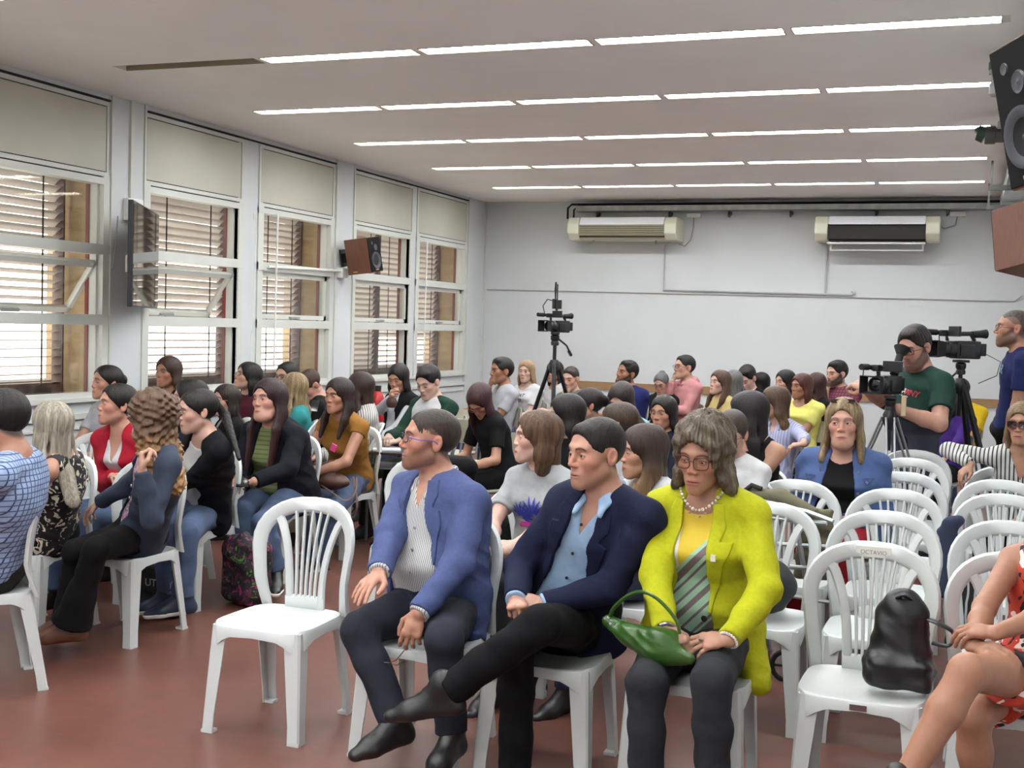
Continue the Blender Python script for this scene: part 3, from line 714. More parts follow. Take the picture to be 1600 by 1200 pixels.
def mesh_obj(name, Vv, Q, mats, parent=None, col=None, midx=None, label=None):
    me = bpy.data.meshes.new(name); me.vertices.add(len(Vv)); me.vertices.foreach_set('co', np.asarray(Vv, f32).ravel())
    me.loops.add(len(Q)*4); me.loops.foreach_set('vertex_index', np.asarray(Q, np.int32).ravel())
    me.polygons.add(len(Q)); me.polygons.foreach_set('loop_start', np.arange(0, len(Q)*4, 4, dtype=np.int32)); me.polygons.foreach_set('use_smooth', np.ones(len(Q), bool))
    if midx is not None: me.polygons.foreach_set('material_index', midx.astype(np.int32))
    me.update(calc_edges=True)
    if col is not None:
        a = me.color_attributes.new('Col', 'FLOAT_COLOR', 'POINT'); a.data.foreach_set('color', np.asarray(col, f32).ravel())
    for m in (mats if isinstance(mats, (list, tuple)) else [mats]): me.materials.append(m)
    o = bpy.data.objects.new(name, me); COL.objects.link(o); o.parent = parent
    if label: o['label'] = label
    return o
def wrinkle(amp, fq=22):
    def w(X, Y, Z):
        return amp*(np.sin(fq*(X*.9+Y*.7+Z*1.9)+1.7*np.sin(fq*.55*(Y-X)))*np.sin(fq*.8*(Z*.7-X*1.3+Y)+2*np.sin(fq*.5*Z))+.5*np.sin(fq*2.3*(Z*1.2+X*.5-Y*.4)+1.5*np.sin(fq*Y)))
    return w

def folds(amp, fq=20, lod=1):
    base = wrinkle(amp*.8, fq)
    if lod > 1: return base
    def w(X, Y, Z):
        a = np.sin(fq*1.25*(Z*1.5+X*.55+Y*.35)+1.9*np.sin(fq*.42*(X-Y)+1.3)+.9*np.sin(fq*.9*Z)); b = np.sin(fq*.36*(X*1.2+Y*.9-Z*.5)+2.0)
        c = np.sin(fq*2.6*(Z+.35*X)+2.2*np.sin(fq*.7*(Y+X)))
        return base(X, Y, Z)+amp*1.25*(np.abs(a)**.6-.6)*np.clip(b, 0, 1)+amp*.28*(np.abs(c)**.7)
    return w
# ------------------------------------------------------------------ people
def headfn(H, R, s):
    """returns helpers that place primitives given in head coordinates (face along -y, centre of the skull height at 0)"""
    def P(x, y, z): return H+R@V(x, y, z)*s
    return P
def head_ops(H, R, s, lod, mouth=0, fem=False, jaw=1.0, nose=1.0, slit=.0041):
    P = headfn(H, R, s); o = []
    def E(c, r, k=.02, mode='u', M=None): o.append(ell(P(*c), V(*r)*s, R if M is None else R@M, k*s, mode))
    def C(a, b, r1, r2, k=.02, mode='u'): o.append(cone(P(*a), P(*b), r1*s, r2*s, k*s, mode))
    E((0, .022, .038), (.0765, .093, .083)); E((0, -.012, .040), (.069, .078, .074), .03)
    jw = .95 if fem else 1.04
    E((0, -.035, -.035), (.056*jw, .058, .078), .03)
    C((.049*jw*jaw, .005, -.050), (.012, -.068, -.098), .017, .015, .03); C((-.049*jw*jaw, .005, -.050), (-.012, -.068, -.098), .017, .015, .03)
    C((-.008, -.078, -.100), (.008, -.078, -.100), .0145 if fem else .0165, .0145 if fem else .0165, .018)
    for x in (-1, 1):
        C((x*.012, -.087, .030), (x*.040, -.074, .032), .011 if fem else .0125, .010, .018)
        E((x*.040, -.058, -.016), (.022, .024, .022), .025)
    for x in (-1, 1): E((x*.0315, -.0985, .0085), (.019, .017, .0135), .012, 's')
    E((0, -.080, -.066), (.027, .018, .024), .022)
    C((0, -.088, .020), (0, -.107*.5-.0535*nose-.004, -.024), .0075, .0100, .012)
    for x in (-1, 1): E((x*.0115, -.098, -.0295), (.0085, .0115, .0075), .008)
    if lod < 2:
        C((-.019, -.0915, -.0625), (.019, -.0915, -.0625), .0035, .0035, .006); C((-.008, -.0965, -.0615), (.008, -.0965, -.0615), .0050, .0050, .006)
        C((-.014, -.0940, -.0725), (.014, -.0940, -.0725), .0052, .0052, .006)
        E((0, -.104, -.0668), (.026, .012, .0011), .003, 's')
        for x in (-1, 1):
            E((x*.0105, -.1, -.037), (.0035, .006, .004), .003, 's')
    if lod < 2:
        for x in (-1, 1):
            E((x*.0315, -.0775, .0050), (.0150, .0145, .0132), .004)
            E((x*.0315, -.0930, .0048), (.0130, .0100, slit), .0025, 's')
    elif lod == 2:
        for x in (-1, 1): E((x*.0315, -.0765, .0055), (.014, .013, .010), .006)
    for x in (-1, 1):
        M = np.array(Matrix.Rotation(math.radians(-18)*x, 3, 'Z') @ Matrix.Rotation(math.radians(-12), 3, 'X'))
        E((x*.0800, .016, -.002), (.0075, .0185, .0310), .008, 'u', M)
        if lod < 2: E((x*.0865, .013, .003), (.0060, .0110, .0190), .004, 's', M)
    return o
def head_color(Vv, H, R, s, skin, hair, c, lod, beard=0, scalp=0, brow=1, lips=(150, 84, 76), eyes=0, hairline=.083):
    q = ((Vv-H)@R)/s; x, y, z = np.abs(q[:, 0]), q[:, 1], q[:, 2]
    def mix(mask, colr):
        mask = np.clip(mask, 0, 1)[:, None]; c[:] = c*(1-mask)+np.array(colr)[None]*mask
    def blob(cx, cy, cz, rx, ry, rz, soft=.35):
        d = np.sqrt(((x-cx)/rx)**2+((y-cy)/ry)**2+((z-cz)/rz)**2); return np.clip((1+soft-d)/(2*soft), 0, 1)
    near = (np.abs(z) < .2) & (x < .12) & (np.abs(y) < .15)
    sk = np.array(skin); red = sk*np.array([1.08, .78, .74])
    mix(.45*blob(.045, -.06, -.02, .03, .05, .03, .8)*near, red); mix(.6*blob(0, -.11, -.025, .016, .02, .016, .6)*near, red)
    mix(.5*blob(.085, .015, 0, .02, .03, .035, .5)*near, red)
    mix(.9*blob(0, -.095, -.067, .0225, .02, .0105, .3)*near, np.array(srgb(*lips))[:3])
    mix(.9*blob(0, -.10, -.0668, .021, .03, .0016, .5)*near, np.array(srgb(90, 40, 38))[:3])
    hc = np.array(hair)
    if brow:
        bz = .0325-.010*((x-.03)/.022)**2
        d = np.abs(z-bz)/(.0048*brow); mk = np.clip(1.4-d, 0, 1)*np.clip((.052-x)/.006, 0, 1)*np.clip((x-.011)/.005, 0, 1)*(y < -.05)
        mix(.85*mk*near, hc*.8)
    if beard:
        top_ = -.040+np.clip((y+.075)*1.05, 0, .075)
        m = np.clip((top_-z)/.022, 0, 1)*np.clip((.030-y)/.016, 0, 1)*np.clip((z+.122-.4*np.clip(y+.06, 0, .1))/.012, 0, 1)
        lipz = blob(0, -.095, -.067, .021, .03, .0095, .25)
        m = m*(1-lipz)
        m = np.maximum(m, blob(0, -.098, -.052, .026, .025, .0065, .4))
        ear = (x > .0735) & (np.abs(y-.014) < .034); rs = np.random.RandomState(3); m = m*(~ear)*(1-.25*rs.rand(len(m)))
        mix(beard*m*near, hc*1.0)
    if scalp:
        yh = np.interp(z, [-.03, .02, .045, .085, .12], [.004, -.008, -.030, -.080, -.095])
        m = np.clip((z-(-.012-.62*(y+.02)))/.016, 0, 1)*np.clip((y-yh)/.012, 0, 1)
        ear = (x > .0735) & (np.abs(y-.014) < .034) & (z < .034); m = m*(~ear)
        mix(scalp*m*near, hc)
    if lod >= 2:
        mix(.55*blob(.0315, -.085, .008, .019, .03, .012, .5)*near, sk*.55)
        if not eyes: mix(.95*blob(.0315, -.09, .0045, .0135, .03, .0055, .35)*near, (.03, .02, .018))
        else: mix(.9*(np.abs(z-.000) < .003)*(np.abs(x-.0315) < .013)*(y < -.06)*near, (.05, .03, .025))
    else:
        mix(.35*blob(.0315, -.085, .012, .019, .03, .012, .5)*near, sk*.62)
        d = np.abs(z-(.0098-.0018*((x-.0315)/.009)**2)); mix(.8*np.clip(1.5-d/.0013, 0, 1)*(np.abs(x-.0315) < .0145)*(y < -.07)*near, (.03, .02, .02))
    return c
def hand_ops(W, d, n_, side, pose, s=1.0):
    """W wrist, d finger direction, n_ back-of-hand normal, side +1 = thumb towards cross(d, n)"""
    d = unit(d); n_ = unit(np.array(n_)-d*(np.array(n_)@d)); t = np.cross(d, n_)*side; o = []
    def P(a, b, c): return W+(d*a+t*b+n_*c)*s
    o.append(cone(P(.0, 0, 0), P(.045, .004, 0), .024*s, .030*s, .01, flat=n_, fl=.60))
    o.append(cone(P(.045, .014, 0), P(.078, .020, .003), .019*s, .017*s, .012, flat=n_, fl=.72)); o.append(cone(P(.045, -.014, 0), P(.072, -.020, .002), .019*s, .016*s, .012, flat=n_, fl=.72))
    curls = {'flat': (10, 12, 8), 'rest': (24, 26, 16), 'curl': (55, 60, 35), 'fist': (80, 92, 55), 'hold': (45, 55, 30)}[pose]
    lens = [(.040, .024, .019), (.044, .028, .020), (.041, .026, .020), (.032, .020, .017)]; rr = [.0090, .0093, .0088, .0078]
    for i in range(4):
        b = .027-.0180*i; base = P(.082-.0035*abs(i-1)-.003*i, b, .003); ang = 0; p = base; sp = (1.2-i)*(.10 if pose in ('flat', 'rest') else .02)
        dd = unit(d+t*sp)
        for j in range(3):
            ang += math.radians(curls[j]*(1+.08*i)); v = dd*math.cos(ang)-n_*math.sin(ang); q = p+v*lens[i][j]*s
            r1 = rr[i]*s*(1-.08*j); o.append(cone(p, q, r1, r1*.90, .0035 if j else .006)); p = q
    tb = P(.018, .022, -.004); cl = {'flat': .25, 'rest': .45, 'curl': .8, 'fist': 1.0, 'hold': .9}[pose]
    v1 = unit(d*.75+t*(.85-.4*cl)-n_*(.2+.5*cl)); p1 = tb+v1*.042*s; v2 = unit(d*.95+t*(.30-.5*cl)-n_*.35*cl); p2 = p1+v2*.030*s; v3 = unit(d+t*(.1-.6*cl)-n_*.3*cl); p3 = p2+v3*.023*s
    o += [cone(tb, p1, .0150*s, .0115*s, .010), cone(p1, p2, .0108*s, .0098*s, .004), cone(p2, p3, .0098*s, .0080*s, .004)]
    return o
def ik(S_, T_, a, b, hint):
    """two-bone solve; returns elbow and the reached end"""
    v = T_-S_; L = np.linalg.norm(v); L2 = min(L, (a+b)*.995); u = v/max(L, 1e-6); T2 = S_+u*L2
    x = (a*a-b*b+L2*L2)/(2*L2); h = math.sqrt(max(0, a*a-x*x)); hv = np.array(hint, float); hv = hv-u*(hv@u); hv = unit(hv)
    return S_+u*x+hv*h, T2
SKIN = {'light': (206, 158, 134), 'mid': (190, 138, 110), 'tan': (172, 120, 92), 'pale': (216, 174, 154), 'brown': (150, 102, 76)}
HAIR = {'black': (22, 18, 17), 'dark': (36, 26, 21), 'brown': (66, 46, 32), 'midbrown': (92, 68, 46), 'light': (128, 100, 68), 'blond': (160, 134, 92), 'grey': (128, 122, 112), 'steel': (84, 84, 86), 'red': (62, 26, 26), 'ginger': (140, 88, 44), 'silver': (150, 146, 138), 'burg': (56, 30, 32)}
M_skin = mat('skin', (200, 150, 120), .48, attr=True, noise=.05, nscale=45, bump=.08, bscale=260, spec=.4)
nn, ll, pp = nodes_of(M_skin); pp.inputs['Subsurface Weight'].default_value = .12; pp.inputs['Subsurface Radius'].default_value = (.02, .008, .005); pp.inputs['Subsurface Scale'].default_value = .5
M_hair = mat('hair', (60, 50, 40), .46, attr=True, noise=.42, nscale=130, bump=.9, bscale=130, stretch=(1, 1, .09), spec=.3)
M_curl = mat('curly_hair', (60, 50, 40), .5, attr=True, noise=.45, nscale=60, bump=1.0, bscale=70, stretch=(1, 1, .5), spec=.4)
M_eye = mat('eye_white', (214, 206, 200), .12); M_iris = mat('iris', (52, 34, 24), .1); M_pupil = mat('pupil', (8, 8, 8), .1)
def cloth(name, c, rough=.85, **k):
    k.setdefault('bump', .25); k.setdefault('bscale', 180); k.setdefault('noise', .06); k.setdefault('nscale', 30); k.setdefault('spec', .2)
    return mat('cloth_'+name, tuple(v*.86 for v in c), rough, **k)
def strands(amp, fr, H, R):
    def w(X, Y, Z):
        px, py, pz = X-H[0], Y-H[1], Z-H[2]
        a = np.arctan2(px*R[0, 0]+py*R[1, 0]+pz*R[2, 0], px*R[0, 1]+py*R[1, 1]+pz*R[2, 1])
        return amp*(np.sin(fr*a+1.5*np.sin(pz*14))+.6*np.sin(fr*2.3*a+pz*22))
    return w
def hair_ops(st, H, R, s, hs, down, vol=1.0, L=.25, side=0):
    """st = hair style; down = world-down helper (point in shoulder frame)"""
    P = headfn(H, R, s); o = []
    def E(c, r, k=.015, mode='u', M=None): o.append(ell(P(*c), V(*r)*s, R if M is None else R@M, k*s, mode))
    def C(a, b, r1, r2, k=.02, mode='u', **kw): o.append(cone(a, b, r1*s, r2*s, k*s, mode, **kw))
    t = {'short': .009, 'buzz': .003, 'thick': .016, 'long': .014, 'bob': .016, 'curly': .030, 'bun': .008, 'pony': .009, 'layered': .030, 'updo': .011}[st]*vol
    if st in ('short', 'thick'):
        sd = t*(.35 if st == 'short' else .6)
        E((0, .026, .042), (.0765+sd, .093+t*.7, .083+t*1.2)); E((0, -.012, .042), (.069+sd, .079+t*.5, .074+t*1.2), .02)
    else:
        E((0, .026, .042), (.0765+t, .094+t, .083+t*1.15)); E((0, -.012, .045), (.069+t*.9, .077+t*.8, .074+t*1.1), .02)
    if st in ('short', 'buzz', 'thick'):
        if st == 'thick': E((.012, -.050, .100), (.050, .040, .026), .02)
        elif vol > .95: E((0, -.058, .092), (.044, .024, .022), .02)
        o.append(func(lambda X, Y, Z, A=H, Rr=R, ss=s: (lambda y, z: z-(.004-.62*(y+.02))*ss)(((X-A[0])*Rr[0, 1]+(Y-A[1])*Rr[1, 1]+(Z-A[2])*Rr[2, 1]), ((X-A[0])*Rr[0, 2]+(Y-A[1])*Rr[1, 2]+(Z-A[2])*Rr[2, 2]))*.8, H-.2, H+.2, 's', .008))
        E((0, -.115, -.014), (.090, .083, .104), .008, 's')
        for x in (-1, 1): E((x*.088, .006, -.01), (.030, .036, .044), .006, 's')
    elif st in ('bun', 'pony', 'updo'):
        o.append(func(lambda X, Y, Z, A=H, Rr=R, ss=s: (lambda y, z: z-(.0-.95*(y+.02))*ss)(((X-A[0])*Rr[0, 1]+(Y-A[1])*Rr[1, 1]+(Z-A[2])*Rr[2, 1]), ((X-A[0])*Rr[0, 2]+(Y-A[1])*Rr[1, 2]+(Z-A[2])*Rr[2, 2]))*.7, H-.2, H+.2, 's', .01))
        E((0, -.115, -.010), (.075, .078, .098), .01, 's')
        if st == 'bun': E((0, .060, .115), (.038, .036, .032), .006)
        elif st == 'updo': E((0, .125, .030), (.045, .035, .045), .01)
        else:
            a = P(0, .115, .04); b = H+down(0, .165, -.02)*s; c = H+down(side*.3, .15, -L)*s
            C(a, b, .020, .028, .01); C(b, c, .028, .012, .01)
    else:
        wgap = {'long': .067, 'bob': .068, 'curly': .066, 'layered': .073}[st]
        hb = -.055 if st != 'layered' else -.03
        E((0, -.118, -.022), (wgap, .082, .102), .010, 's')
        o.append(func(lambda X, Y, Z, A=H, ss=s: (Z-(A[2]-.03*ss))*1.0+0*X+0*Y, H-.2, H+.2, 's', .02)) if False else None
        Ls = {'bob': .135, 'layered': .095}.get(st, L)
        X_ = down(1, 0, 0)
        for x in (-1, 1):
            a = P(x*.068, .018, .030); b = H+down(x*.083, .022, -.07)*s
            C(a, b, .052, .048 if st != 'curly' else .058, .02, flat=X_, fl=.46 if st != 'curly' else .8)
            if st == 'bob': c = H+down(x*.076, .020, -Ls)*s; C(b, c, .048, .040, .02, flat=X_, fl=.42)
            elif st == 'layered': c = H+down(x*.096, .025, -Ls)*s; C(b, c, .052, .036, .02, flat=X_, fl=.6)
            else:
                front = side in (x, 2)
                c = H+down(x*.094, -.035 if front else .06, -.165)*s; C(b, c, .046, .036 if st != 'curly' else .058, .02, flat=X_, fl=.5 if st != 'curly' else .9)
                if Ls > .2: e_ = H+down(x*.088, -.085 if front else .085, -Ls)*s; C(c, e_, .036 if st != 'curly' else .055, .018, .02, flat=X_, fl=.6 if st != 'curly' else .9)
        zz = -min(Ls, .15); bw = .066 if st != 'curly' else .085
        C(P(0, .078, .02), H+down(0, .088, zz)*s, bw, bw*.85, .03, flat=down(0, 1, 0), fl=.62)
        if Ls > .2: C(H+down(0, .088, zz)*s, H+down(0, .140+.045*(Ls > .31), -Ls)*s, bw*.9, .045 if st != 'curly' else .07, .03, flat=down(0, 1, 0), fl=.40 if st != 'curly' else .7)
    return [q for q in o if q is not None]
def disc_glasses(parent, H, R, s, style, colr=(20, 20, 22), temple=None):
    P = headfn(H, R, s); b = MB()
    w, h = {'round': (.0235, .0215), 'rect': (.026, .0155), 'sun': (.029, .022), 'big': (.0255, .0225), 'up': (.028, .018)}[style]; e = 1 if style in ('round',) else .62
    fy = -.1085; fz = .006
    if style == 'up': fy, fz = -.062, .118
    b2 = MB(); R4 = Matrix([list(r) for r in R])
    for x in (-1, 1):
        pts = []
        for i in range(20):
            a = 2*math.pi*i/20; c_, s_ = math.cos(a), math.sin(a)
            u, v = math.copysign(abs(c_)**e, c_)*w, math.copysign(abs(s_)**e, s_)*h
            yy = fy+.10*(abs(x*.0325+u)-.03)**1 * .6 if style != 'up' else fy+.25*v
            if style == 'up': pts.append(P(x*.033+u, fy+.6*v+.15*abs(x*.033+u), fz+.5*v))
            else: pts.append(P(x*.0325+u, fy+.35*max(0, abs(x*.0325+u)-.03), fz+v))
        b.tube(pts, .0019*s if style != 'sun' else .0024*s, 6, closed=True)
        c0 = sum(pts)/len(pts); b2.add([c0]+pts, [(0, i+1, (i+1) % 20+1) for i in range(20)])
    if style != 'up':
        b.tube([P(-.010, fy, fz+.004), P(0, fy-.002, fz+.007), P(.010, fy, fz+.004)], .002*s, 6)
        t = MB()
        for x in (-1, 1): t.tube([P(x*.057, fy+.010, fz+.006), P(x*.074, -.06, .008), P(x*.080, .0, .010), P(x*.082, .022, -.004)], .0017*s, 6)
    else:
        b.tube([P(-.008, fy+.003, fz), P(.008, fy+.003, fz)], .002*s, 6); t = MB()
        for x in (-1, 1): t.tube([P(x*.061, fy+.012, fz-.002), P(x*.083, .0, .075), P(x*.086, .03, .03)], .002*s, 6)
    fr = b.build('glasses', mat('frame_%d_%d_%d' % colr, colr, .35), parent, smooth=True)
    t.build('temple', mat('frame_%d_%d_%d' % (temple or colr), temple or colr, .35), fr, smooth=True)
    if style in ('sun', 'up'): b2.build('lens', mat('dark_lens', (34, 20, 16), .06, spec=.8), fr)
    else: b2.build('lens', M_lens, fr)
M_lens = bpy.data.materials.new('clear_lens'); M_lens.use_nodes = True
n, l = M_lens.node_tree.nodes, M_lens.node_tree.links; n.remove(n['Principled BSDF'])
tr = n.new('ShaderNodeBsdfTransparent'); tr.inputs[0].default_value = (.95, .95, .95, 1); gg = n.new('ShaderNodeBsdfGlossy'); gg.inputs['Roughness'].default_value = .02
ms = n.new('ShaderNodeMixShader'); ms.inputs[0].default_value = .06; l.new(tr.outputs[0], ms.inputs[1]); l.new(gg.outputs[0], ms.inputs[2]); l.new(ms.outputs[0], n['Material Output'].inputs[0])
def eyeballs(parent, H, R, s, gaze=(0, 0)):
    P = headfn(H, R, s)
    for x in (-1, 1):
        c = Vector(P(x*.0315, -.0765, .0048)); M = Matrix.Translation(c) @ Matrix([list(r) for r in R]).to_4x4() @ Matrix.Rotation(math.radians(-gaze[0]), 4, 'Z') @ Matrix.Rotation(math.radians(90-gaze[1]), 4, 'X')
        r = .0128*s; prof = [(.001, -r)]+[(r*math.sin(a), -r*math.cos(a)) for a in np.radians([30, 60, 90, 115, 135, 150, 153, 168])]+[(.0005, r)]
        b = MB().lathe(prof, 16, M); o = b.build('eye', [M_eye, M_iris, M_pupil], parent, smooth=True)
        zz = []
        Mi = M.inverted()
        for pl in o.data.polygons:
            z = (Mi @ pl.center).z/r; pl.material_index = 2 if z > .965 else (1 if z > .84 else 0)
SPEC_DEFAULT = dict(sc=1.0, b=1.0, belly=0, bust=0, by=0, sy=None, hy=0, hp=0, hr=0, hs=None, skin='light', hair='dark', style='short', vol=1.0, L=.3, side=0, lod=2, fem=False,
    top=None, sleeve='long', neck='crew', jacket=None, jopen=(.05, .07, .09), pants=None, shoes=(24, 22, 22), arms='lap', legs='sit', beard=0, scalp=None, stand=False, hem=-.08, shoe=True)
PEOPLE = {}
def person(key, label, head, root=None, **kw):
    S_ = dict(SPEC_DEFAULT); S_.update(kw); g = lambda k: S_[k]
    fem, sc, lod = g('fem'), g('sc')*(.94 if g('fem') else 1.0), g('lod')
    hs = g('hs') or (.95 if fem else 1.0); sy = g('by') if g('sy') is None else g('sy')
    Hw = at(*head); Hw = V(Hw.x, Hw.y, Hw.z)
    fd = V(-math.sin(math.radians(g('by'))), -math.cos(math.radians(g('by'))), 0)
    if root is None: root = (Hw[0]+fd[0]*g('fwd') if 'fwd' in S_ else Hw[0]+fd[0]*.04, Hw[1]+(fd[1]*g('fwd') if 'fwd' in S_ else fd[1]*.04))
    rt = empty('person', (root[0], root[1], 0), -math.radians(g('by')), label, 'person'); PEOPLE[key] = rt
    B = RZ(g('by')); loc = lambda p: B.T@(np.array(p, float)-V(root[0], root[1], 0)); rel = lambda yaw: yaw-g('by')
    H = loc(Hw); R = RZ(rel(g('hy')), g('hp'), g('hr')); Rs = RZ(rel(sy)); RsL = Rs
    sb = H+R@V(0, .026, -.062)*hs; N = sb+Rs@V(0, .028, -.088)*sc if not 'nb' in S_ else sb+Rs@V(*g('nb'))*sc
    pz = g('pz') if 'pz' in S_ else (.96*sc if g('stand') else .545); P0 = V(0, g('py') if 'py' in S_ else 0, pz)
    girth = g('b'); be, bu = g('belly'), g('bust')
    if fem: st = [(-.22, .135, .10, 0), (-.10, .170, .125, 0), (.05, .168, .118, 0), (.30, .130+be*.6, .098+be, -be), (.48, .134, .100+be*.4, -be*.4), (.68, .146, .112+bu, -bu), (.84, .150, .092, 0), (.97, .115, .070, .005), (1.05, .06, .05, .01)]
    else: st = [(-.22, .135, .10, 0), (-.10, .165, .120, 0), (.05, .162, .115, 0), (.30, .148+be*.5, .105+be, -be), (.48, .156+be*.2, .108+be*.5, -be*.5), (.68, .172, .118, 0), (.84, .178, .104, 0), (.96, .135, .078, .005), (1.05, .07, .06, .01)]
    st = [(t, a*girth*sc, c*girth*sc, d) for t, a, c, d in st]
    lf = Loft(P0, N, np.eye(3), Rs, st, bend=g('bend') if 'bend' in S_ else .02)
    sw = (.155 if fem else .175)*sc*(.65+.35*girth); sl = g('shl') if 'shl' in S_ else 0
    SHR = N+Rs@V(-sw, .005, -.062-sl); SHL = N+Rs@V(sw, .005, -.062+sl)     # person's right = -x
    ua, fa = .285*sc, .250*sc; ar = (.040 if fem else .045)*sc*(.4+.6*girth)
    # ---- arms
    pre = {'lap': (V(-.07, -.27, .63), V(.06, -.25, .645)), 'knees': (V(-.13, -.36, .62), V(.13, -.36, .62)), 'cross': (V(.10, -.25, .80), V(-.11, -.215, .77)), 'down': (V(-.27, -.03, .50), V(.27, -.03, .50)),
           'chinR': (V(-.02, -.14, 0), V(.02, -.25, .80)), 'chinL': (V(-.02, -.25, .80), V(.02, -.14, 0)), 'phone': (V(-.07, -.30, .78), V(.06, -.30, .76)), 'standdown': (V(-.25, -.06, .82), V(.25, -.06, .82))}
    A = g('arms'); names = ('R', 'L'); tg = {}
    if isinstance(A, str):
        a, c = pre[A]; a, c = a.copy(), c.copy()
        if A == 'chinR': a = H+R@V(-.02, -.105, -.15)*hs
        if A == 'chinL': c = H+R@V(.02, -.105, -.15)*hs
        if not g('stand') and A in ('cross', 'phone'): a[2] += (N[2]-1.06)*.8; c[2] += (N[2]-1.06)*.8
        tg = {'R': dict(w=a), 'L': dict(w=c)}
    else:
        for n_, dflt in zip(names, pre['lap']):
            q = dict(A.get(n_, {})); 
            if 'px' in q: w_ = at(*q['px']); q['w'] = loc((w_.x, w_.y, w_.z))
            if 'w' not in q: q['w'] = dflt
            q['w'] = np.array(q['w'], float); tg[n_] = q
    arms = {}
    for n_, Sh, x in (('R', SHR, -1), ('L', SHL, 1)):
        q = tg[n_]; hint = q.get('hint', V(x*.55, .35, -.9)); El, Wr = ik(Sh, q['w'], ua, fa, hint)
        fd_ = unit(Wr-El); d = unit(q['d']) if 'd' in q else unit(fd_+V(-x*.25, 0, -.15))
        chin = isinstance(A, str) and A == 'chin'+n_
        if chin: d = unit(V(0, .25, 1)+(-x)*R[:, 0]*.25)
        nb_ = q.get('n', V(0, -.2, 1)); 
        if chin: nb_ = -R[:, 1]
        arms[n_] = dict(S=Sh, E=El, W=Wr, d=d, n=nb_, pose=q.get('pose', 'curl' if chin else 'rest'), x=x, side=q.get('side', 1 if x > 0 else -1))
    body = [lf.op(0, .03)]
    nk = (.049 if fem else .058)*hs
    body.append(cone(sb, N+V(0, 0, .015), nk, nk*1.06, .03)); 
    for Sh in (SHR, SHL): body.append(cone(N+V(0, 0, .012), Sh+V(0, 0, .012), .046*sc, .040*sc, .04))
    body += head_ops(H, R, hs, lod, fem=fem, jaw=g('jaw') if 'jaw' in S_ else 1, nose=g('nose') if 'nose' in S_ else (.82 if fem else 1), slit=S_.get('slit', .0041))
    if 'ponch' in S_: body.append(ell(H+R@V(0, -.045, -.095)*hs, V(.05, .045, .03)*g('ponch'), R, .03))
    hand_boxes = []
    for n_, a in arms.items():
        body += [cone(a['S'], a['E'], ar*1.12, ar*.90, .025), cone(a['E'], a['E']+(a['W']-a['E'])*.35, ar*.92, ar*.90, .02), cone(a['E']+(a['W']-a['E'])*.35, a['W'], ar*.90, ar*.58, .02)]
        hsz = (.93 if fem else 1.03)*g('sc'); ho = hand_ops(a['W'], a['d'], a['n'], a['side'], a['pose'], hsz)
        body += ho; lo = np.min([q.lo for q in ho], 0)-.01; hi = np.max([q.hi for q in ho], 0)+.01; hand_boxes.append((lo, hi))
    # ---- legs
    hw = .088*sc*(.7+.3*girth); LG = g('legs'); legs = {}
    th, sh = .43*sc, .42*sc
    pl = {'sit': {'R': ((-.12, -.43, .52), (-.13, -.45, .085)), 'L': ((.12, -.43, .52), (.13, -.45, .085))},
          'tuck': {'R': ((-.10, -.43, .51), (-.10, -.25, .09)), 'L': ((.10, -.43, .51), (.08, -.28, .09))},
          'stand': {'R': ((-.11, -.03, .50*sc), (-.12, .0, .085)), 'L': ((.11, -.03, .50*sc), (.12, .02, .085))}}
    lg = pl[LG] if isinstance(LG, str) else LG
    for n_, x in (('R', -1), ('L', 1)):
        hip = P0+V(x*hw, -.02, -.02 if not g('stand') else -.04)
        q = lg[n_]
        if isinstance(q, dict):
            kk = at(*q['knee']) if len(q['knee']) == 3 and q.get('pxs', True) else None
            kn = loc((kk.x, kk.y, kk.z)); aa = at(*q['ankle']); an = loc((aa.x, aa.y, aa.z)); toe = unit(loc_dir(q['toe'], B)) if 'toe' in q else V(0, -1, -.1)
        else: kn, an = V(*q[0]), V(*q[1]); toe = V(x*.12, -1, -.12)
        if g('stand'): toe = V(x*.15, -1, -.1)
        legs[n_] = (hip, kn, an, unit(toe))
    tr_ = (.078 if fem else .080)*sc*(.3+.7*girth); kr = .056*sc*(.6+.4*girth); cr = .050*sc*(.6+.4*girth); akr = .036*sc
    tb_, kb_, cb_ = (tr_, kr, cr) if g('pants') is None else (tr_*.86, kr*.84, cr*.84)
    for n_, (hip, kn, an, toe) in legs.items():
        body += [cone(hip, kn, tb_, kb_, .03), cone(kn, kn+(an-kn)*.32, kb_*.95, cb_*1.06, .02), cone(kn+(an-kn)*.32, an, cb_*1.06, akr, .02), cone(an+V(0, 0, -.02), an+toe*.11+V(0, 0, -.045), .034*sc, .026*sc, .02)]
    skin = np.array(srgb(*SKIN[g('skin')]))[:3]*V(.76, .80, .85) if isinstance(g('skin'), str) else np.array(srgb(*g('skin')))[:3]*V(.76, .80, .85)
    hc = g('hair'); hc = HAIR[hc] if isinstance(hc, str) else hc; hcl = np.array(srgb(*hc))[:3]
    hres = {0: .0022, 1: .0030, 2: .0060, 3: .0075}[lod]; bres = {0: .010, 1: .011, 2: .014, 3: .018}[lod]; hdres = {0: .0026, 1: .0034, 2: .0065, 3: .009}[lod]; gres = {0: .0055, 1: .007, 2: .010, 3: .014}[lod]
    e = V(.115, .135, .150)*hs; pts = [(H-e-V(0, 0, .02), H+e, hres)]+[(lo, hi, hdres) for lo, hi in hand_boxes]
    if lod == 0: pts[0] = (H-e-V(.03, .03, .05), H+e, hres)
    Vv, Q = polygonise(body, bres, None, pts)
    c = np.tile(skin, (len(Vv), 1)); scalp = g('scalp') if g('scalp') is not None else (.85 if g('style') in ('short', 'buzz', 'thick') else .9)
